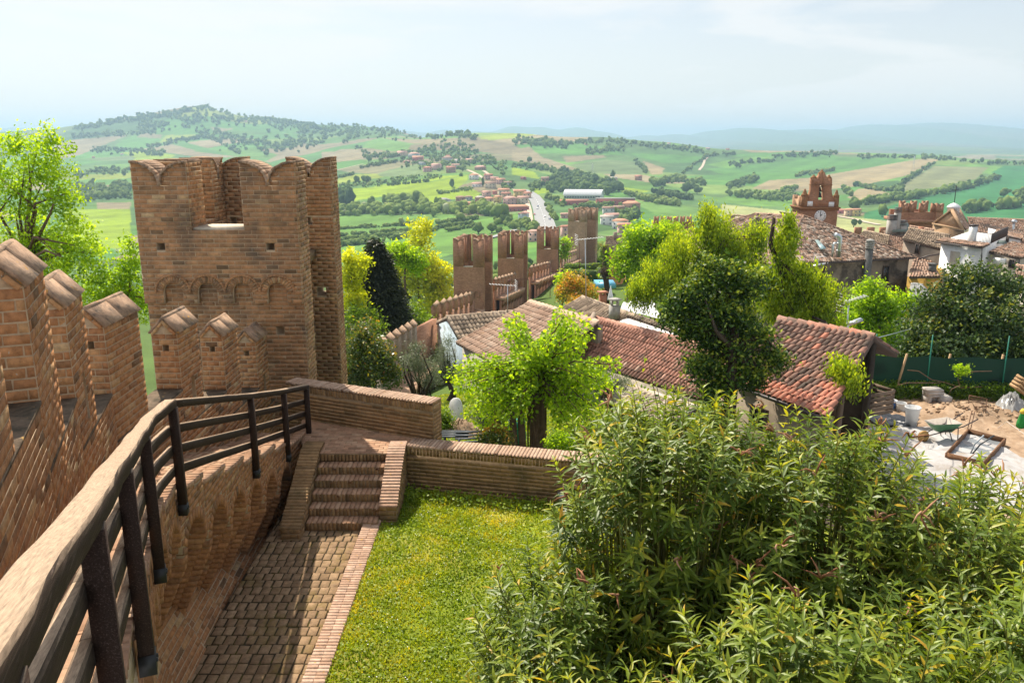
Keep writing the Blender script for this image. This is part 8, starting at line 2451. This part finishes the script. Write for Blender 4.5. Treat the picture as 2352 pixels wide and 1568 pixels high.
def car(label, p, mat, s=1.0):
    g = ground_at(*p, 200); z = h1(g.x, g.y) + 1.05; rt = empty('car', (g.x, g.y, z), label, 'car', 'cars in the valley'); o = V((g.x, g.y, z))
    MB().prism([o + V((-.9, -2.1, .35)), o + V((-.9, 2.1, .35)), o + V((-.9, 2.1, .8)), o + V((-.9, 1.2, .95)), o + V((-.9, .6, 1.45)), o + V((-.9, -1.2, 1.45)), o + V((-.9, -1.9, .95)), o + V((-.9, -2.1, .9))], (1.8, 0, 0)).build('body', mat, rt)
    MB().prism([o + V((-.92, 1.0, 1.0)), o + V((-.92, .55, 1.38)), o + V((-.92, -1.15, 1.38)), o + V((-.92, -1.7, 1.0))], (1.84, 0, 0)).build('windows', M_FARWIN, rt)
    for x in (-.85, .85):
        for y in (-1.3, 1.3): MB().lathe(o + V((x, y, .33)), [(.32, -.1), (.32, .1)], 12, M=Matrix.Rotation(PI / 2, 4, 'Y')).build('wheel', M_BPL, rt)


M_CARS = {'white': M_WHITEP, 'dark blue': flat_mat('blue_paint', (.03, .06, .16), .3), 'red': flat_mat('red_paint', (.4, .04, .05), .3), 'silver': flat_mat('silver_paint', (.5, .52, .55), .3)}
for lb, a, b, c in (('white car coming down the road towards the town', 625, 742, 'white'), ('dark blue car at the foot of the road', 685, 775, 'dark blue'), ('second dark blue car parked at the roadside above the houses', 535, 610, 'dark blue'), ('red car parked beside the blue-grey house', 490, 715, 'red'), ('silver car parked beside the long red building', 530, 640, 'silver'), ('white car parked by the sports hall', 1180, 495, 'white')):
    car(lb, one(ZB, a, b), M_CARS[c])

# ---------------------------------------------------------------- trees of the valley
def ico():
    p = (1 + 5 ** .5) / 2
    v = [(-1, p, 0), (1, p, 0), (-1, -p, 0), (1, -p, 0), (0, -1, p), (0, 1, p), (0, -1, -p), (0, 1, -p), (p, 0, -1), (p, 0, 1), (-p, 0, -1), (-p, 0, 1)]
    f = [(0, 11, 5), (0, 5, 1), (0, 1, 7), (0, 7, 10), (0, 10, 11), (1, 5, 9), (5, 11, 4), (11, 10, 2), (10, 7, 6), (7, 1, 8), (3, 9, 4), (3, 4, 2), (3, 2, 6), (3, 6, 8), (3, 8, 9), (4, 9, 5), (2, 4, 11), (6, 2, 10), (8, 6, 7), (9, 8, 1)]
    v = [np.array(a, float) / np.linalg.norm(a) for a in v]; cache = {}; F2 = []
    def mid(a, b):
        k = (min(a, b), max(a, b))
        if k not in cache: m = v[a] + v[b]; v.append(m / np.linalg.norm(m)); cache[k] = len(v) - 1
        return cache[k]
    for a, b, c in f: x, y, z = mid(a, b), mid(b, c), mid(c, a); F2 += [(a, x, z), (b, y, x), (c, z, y), (x, y, z)]
    return np.array(v), np.array(F2)


IV, IF = ico()
L_WOOD = leaf_mat('valley_foliage', [(0, (.06, .11, .05)), (.3, (.14, .21, .06)), (.6, (.23, .32, .08)), (.85, (.33, .40, .11)), (1, (.48, .5, .38))], .3, rough=.9, spec=.05)


def blobs(mb, pts, w, h, tint, rg, tj=.1):
    """each tree: a lumpy mass of three to four overlapping crowns"""
    for p, a, b, t in zip(pts, w, h, tint):
        for k in range(3):
            o = rg.normal(0, .28, 3) * [a, a, b * .5] * (k > 0); s = np.array([a, a, b]) * (.62 if k else .85) * rg.uniform(.8, 1.15, 3) * .5
            j = rg.normal(1, .16, (len(IV), 1))
            mb.add(IV * s * j + np.array([p[0], p[1], p[2] + b * .5]) + o, None, IF, tint=np.clip(t + rg.normal(0, tj, len(IV)) + IV[:, 2] * .06, 0, 1))


def belt(mb, Z, pts, n, spread, size, tint, rg, tall=1.15):
    P_ = Z(pts); seg = [math.hypot(b[0] - a[0], b[1] - a[1]) for a, b in zip(P_[:-1], P_[1:])]; tot = sum(seg)
    for _ in range(int(n * 1.5)):
        t = rg.random() * tot; i = 0
        while t > seg[i] and i < len(seg) - 1: t -= seg[i]; i += 1
        f = t / max(seg[i], 1e-6); px = P_[i][0] + (P_[i + 1][0] - P_[i][0]) * f; py = P_[i][1] + (P_[i + 1][1] - P_[i][1]) * f + rg.normal(0, spread)
        g = ground_at(px, py, 240); s = size * rg.uniform(.4, 1.05)
        blobs(mb, [g], [s], [s * tall], [rg.normal(tint, .12)], rg)


def wood(mb, Z, poly, n, size, tint, rg, tall=1.1):
    P_ = np.array(Z(poly)); lo, hi = P_.min(0), P_.max(0); c = 0
    while c < n:
        q = rg.uniform(lo, hi)
        if not poly_in(np.array([q[0]]), np.array([q[1]]), P_)[0]: continue
        c += 1; g = ground_at(q[0], q[1], 240); s = size * rg.uniform(.6, 1.3); blobs(mb, [g], [s], [s * tall], [rg.normal(tint, .1)], rg)


rg = np.random.default_rng(77)
W1_ = MB(); wood(W1_, ZB, [(665, 330), (760, 200), (980, 185), (1250, 240), (1560, 320), (1605, 430), (1400, 460), (900, 420), (700, 430)], 150, 11, .16, rg); W1_.build('pine_wood', L_WOOD, label='dark pine wood behind the sports hall', cat='wood', kind='stuff')
W2_ = MB(); belt(W2_, ZA, [(30, 900), (400, 900), (900, 880), (1400, 870), (1800, 880), (2350, 920)], 120, 4, 11, .55, rg); belt(W2_, ZA, [(720, 800), (1100, 780), (1300, 830)], 22, 4, 15, .5, rg); belt(W2_, ZA, [(40, 770), (240, 770)], 22, 1.5, 13, .1, rg, 1.8); W2_.build('tree_belt', L_WOOD, label='belt of mixed trees along the stream below the bright field', cat='wood', kind='stuff')
W3_ = MB()
for pts, n, s, t in (([(60, 1140), (650, 1105), (1200, 1062)], 46, 4.6, .45), ([(1480, 1055), (2060, 992)], 40, 5.5, .5), ([(-300, 1270), (60, 1240), (1090, 1165)], 66, 4.8, .4), ([(1480, 1125), (2010, 1062)], 36, 4.6, .38), ([(100, 1305), (1000, 1225)], 44, 5, .42), ([(1640, 1172), (2080, 1092)], 26, 4.5, .45), ([(50, 1390), (800, 1300), (1000, 1260)], 34, 6, .45), ([(1000, 1240), (1500, 1150)], 20, 4.5, .45)): belt(W3_, ZA, pts, n, .5, s, t, rg, .9)
W3_.build('hedge_rows', L_WOOD, label='parallel hedge rows dividing the green strips in the valley', cat='hedge', kind='stuff')
W4_ = MB()
for Z, pts, n, sp, s, t in ((ZR, [(1620, 408), (1800, 385), (2100, 333), (2240, 287)], 95, 1.5, 11, .35), (ZR, [(1780, 325), (1860, 270), (1950, 212)], 45, 1.2, 9, .3), (ZR, [(1560, 192), (1900, 195), (2150, 215), (2352, 225), (2500, 240)], 80, 1.8, 11, .3), (ZR, [(1200, 190), (1500, 178)], 36, 2.5, 11, .25), (ZR, [(1300, 278), (1480, 250)], 26, 1.6, 9, .45), (ZR, [(1000, 225), (1210, 208)], 22, 1.5, 10, .2), (ZR, [(1570, 322), (1700, 345), (1800, 350)], 34, 1.6, 9, .35),
    (ZR, [(880, 185), (1030, 180)], 18, 1.5, 10, .25), (ZR, [(640, 318), (760, 300), (880, 318)], 40, 3, 12, .4), (ZR, [(1000, 330), (1120, 300)], 22, 3, 12, .25), (ZR, [(650, 360), (820, 385)], 40, 1.2, 9, .12), (ZR, [(600, 385), (770, 405)], 30, 2, 8, .5), (ZR, [(990, 365), (1200, 385), (1290, 380)], 42, 3, 10, .45), (ZR, [(1200, 372), (1300, 340)], 20, 2, 10, .5), (ZR, [(0, 125), (260, 130), (450, 115), (650, 140), (880, 165)], 120, 3, 11, .3), (ZR, [(20, 120), (250, 140)], 50, 4, 12, .35), (ZR, [(340, 170), (520, 150)], 40, 3, 11, .35),
    (ZR, [(780, 270), (880, 200), (890, 190)], 18, 1.5, 9, .35), (ZR, [(0, 230), (120, 240), (200, 250)], 26, 3, 9, .4), (ZR, [(560, 200), (620, 265)], 26, 2, 9, .3), (ZR, [(2080, 445), (2200, 425), (2352, 420)], 26, 2.5, 12, .4), (ZR, [(2290, 375), (2400, 365)], 10, 2, 10, .3), (ZR, [(1520, 340), (1560, 370)], 14, 2, 9, .45),
    (ZL, [(340, 155), (620, 108), (760, 90), (900, 62), (1000, 55), (1140, 90), (1300, 125), (1450, 140)], 240, 3, 17, .25), (ZL, [(640, 150), (900, 110), (1140, 110), (1400, 150), (1650, 190)], 230, 8, 16, .33), (ZL, [(900, 170), (1100, 210), (1250, 230), (1500, 200)], 150, 8, 15, .38), (ZL, [(330, 190), (600, 175), (760, 165)], 70, 3, 14, .3), (ZL, [(680, 240), (850, 205), (960, 190), (1100, 265)], 60, 2, 13, .28), (ZL, [(400, 250), (600, 255), (760, 275)], 60, 4, 12, .3), (ZL, [(1480, 130), (1700, 155), (1900, 170), (2200, 195)], 110, 3, 13, .35), (ZL, [(2040, 175), (2150, 180)], 26, 2.5, 14, .2), (ZL, [(1580, 165), (1800, 185), (2050, 180)], 60, 5, 12, .4), (ZL, [(1620, 240), (1750, 285), (1900, 260), (2000, 240)], 40, 3, 10, .4),
    (ZL, [(350, 370), (460, 350), (600, 345)], 40, 4, 10, .35), (ZL, [(330, 440), (480, 440), (600, 430)], 80, 6, 11, .4), (ZL, [(330, 470), (600, 460)], 50, 4, 10, .42), (ZL, [(1900, 280), (2000, 240), (2100, 230), (2200, 270)], 60, 8, 9, .4), (ZL, [(2020, 260), (2200, 300), (2330, 330)], 50, 10, 8, .4),
    (ZA, [(30, 500), (500, 480), (1000, 400), (1550, 370)], 90, 3, 5, .5), (ZA, [(350, 245), (700, 180), (900, 150)], 40, 1, 7, .3), (ZA, [(0, 390), (250, 340)], 20, 1, 6, .35), (ZA, [(740, 500), (1350, 440)], 26, .5, 5, .25), (ZA, [(1500, 620), (1780, 580), (2000, 550)], 40, 1.2, 4.5, .55), (ZA, [(950, 130), (1300, 200), (1900, 230)], 60, 8, 8, .4), (ZA, [(1350, 60), (1600, 120), (2300, 150)], 60, 6, 9, .4), (ZA, [(400, 80), (900, 60)], 20, 3, 10, .25),
    (ZB, [(0, 800), (250, 860), (500, 900)], 26, 5, 7, .55), (ZB, [(660, 600), (700, 700), (760, 760)], 30, 3, 6, .5), (ZB, [(640, 480), (740, 510), (880, 600)], 24, 3, 6, .5), (ZB, [(440, 380), (600, 330)], 22, 4, 8, .35), (ZB, [(380, 90), (760, 160), (1200, 200)], 40, 3, 9, .3), (ZB, [(1600, 780), (1800, 720)], 20, 6, 9, .3), (ZB, [(1000, 620), (1350, 600), (1600, 590)], 30, 3, 6, .4), (ZB, [(1380, 640), (1700, 740)], 26, 4, 7, .35), (ZB, [(1640, 440), (2100, 560), (2350, 590)], 46, 2, 8, .5), (ZB, [(100, 360), (260, 330)], 18, 3, 8, .3)):
    belt(W4_, Z, pts, n, sp, s, t, rg)
W4_.build('far_woods', L_WOOD, label='hedgerow trees and copses scattered over the far farmland', cat='wood', kind='stuff')
# trees on their own
for lb, Z, a, b, w, h, t in (('big round tree at the edge of the meadow left of the road', ZB, 75, 800, 15, 17, .42), ('round tree in the green strip above the first far tower', ZA, 2092, 1205, 9, 9, .35), ('second round tree in the green strip above the first far tower', ZA, 2290, 1190, 9, 8, .38), ('pale grey tree standing in the hedge row', ZA, 1822, 1020, 8, 9, .75), ('tall dark tree in the tree belt', ZA, 1195, 830, 13, 22, .3), ('grey-green tree in the upper hedge row', ZA, 968, 1085, 5, 8, .8), ('dark bushy tree at the end of the farm track', ZA, 480, 150, 14, 14, .25), ('pair of dark trees below the pale field', ZA, 300, 475, 10, 14, .25), ('large dark tree beside the pair below the pale field', ZA, 440, 470, 14, 14, .3),
    ('spreading tree on the green slope right of the clock tower', ZC, 1245, 935, 13, 15, .3), ('round tree near the grey chimneys on the green slope', ZC, 1745, 1015, 11, 13, .45), ('lone spreading tree on the deep green hill', ZR, 2258, 372, 12, 13, .35), ('dark conical tree below the pale field', ZC, 1240, 1200, 6, 8, .15), ('large dark tree left of the vineyard slope', ZR, 80, 216, 12, 13, .2), ('large dark tree at the near edge of the big green field', ZR, 1030, 240, 14, 15, .2), ('dark round tree pair beside the lane in the valley', ZR, 800, 355, 18, 17, .15), ('second dark round tree beside the lane in the valley', ZR, 850, 360, 13, 13, .2), ('tall poplar behind the pine wood', ZB, 1490, 240, 6, 16, .2)):
    g = ground_at(*one(Z, a, b), 240); rt = empty('tree', g, lb, 'tree', 'single trees in the valley'); mb = MB(); blobs(mb, [g + V((0, 0, h * .12))], [w], [h], [t], rg); blobs(mb, [g + V((w * .2, 0, h * .2))], [w * .7], [h * .7], [t + .08], rg)
    mb.build('crown', L_WOOD, rt); MB().tube([g + V((0, 0, -1)), g + V((0, 0, h * .5))], [.5, .3], 6).build('trunk', M_BARKD, rt)
for lb, Z, a, b, w, h in (('dark cypress clump on the bright field', ZA, 1705, 520, 7, 13), ('slim cypress between the two villas', ZA, 2160, 510, 4, 14), ('cypress pair at the end of the pine wood', ZB, 1475, 250, 5, 13)):
    g = ground_at(*one(Z, a, b), 240); rt = empty('cypress_tree', g, lb, 'tree', 'single trees in the valley'); mb = MB(); j = rg.normal(1, .14, (len(IV), 1)); mb.add(IV * np.array([w / 2, w / 2, h / 2]) * j + np.array([g.x, g.y, g.z + h / 2]), None, IF, tint=np.clip(.1 + rg.normal(0, .06, len(IV)), 0, 1)); mb.build('crown', L_WOOD, rt); MB().tube([g + V((0, 0, -1)), g + V((0, 0, h * .3))], .3, 5).build('trunk', M_BARKD, rt)
# slopes outside the wall: scrub and treetops close under the towers
W5_ = MB()
for px, py, y, n in ((1000, 600, 260, 26), (1080, 590, 300, 20), (1150, 560, 330, 16), (870, 620, 230, 20), (800, 640, 240, 10), (1260, 545, 330, 14), (1400, 520, 330, 20)):
    for _ in range(n):
        yy = y * rg.uniform(.75, 1.25); x = ray(px + rg.normal(0, 30), py)[0] * yy; s = rg.uniform(4.5, 8.5); blobs(W5_, [(x, yy, h1(x, yy) - .5)], [s], [s], [rg.normal(.45, .15)], rg)
W5_.build('slope_scrub', L_WOOD, label='trees and scrub on the slope below the far wall towers', cat='wood', kind='stuff')
# pylons and masts
for lb, Z, a, b, h in (('lattice pylon on the brown field', ZR, 1842, 250, 30), ('lattice pylon above the pine wood', ZB, 1230, 215, 24), ('lattice pylon on the long ridge', ZR, 1500, 175, 26)):
    g = ground_at(*one(Z, a, b), 240); rt = empty('pylon', g, lb, 'pylon', 'pylons in the valley'); lt = MB()
    for sx, sy in ((-1, -1), (1, -1), (1, 1), (-1, 1)): lt.tube([g + V((sx * 2.2, sy * 2.2, -1)), g + V((sx * .5, sy * .5, h))], .14, 4)
    for k in range(7): z0, z1 = h * k / 7, h * (k + 1) / 7; w0, w1 = 2.2 - 1.7 * k / 7, 2.2 - 1.7 * (k + 1) / 7; lt.tube([g + V((-w0, -w0, z0)), g + V((w1, -w1, z1))], .08, 3); lt.tube([g + V((w0, -w0, z0)), g + V((-w1, -w1, z1))], .08, 3)
    lt.build('lattice', M_STEEL, rt); ar = MB()
    for z in (.78, .9): ar.bar(g + V((-4, 0, h * z)), g + V((4, 0, h * z)), .25, .25)
    ar.build('cross_arm', M_STEEL, rt)
g = ground_at(478, 250, 240)
for lb, dx in (('left radio mast on the hilltop', -8), ('right radio mast on the hilltop', 8)): MB().tube([g + V((dx, 0, 0)), g + V((dx, 0, 38))], .7, 5).build('radio_mast', M_STEEL, label=lb, cat='mast')
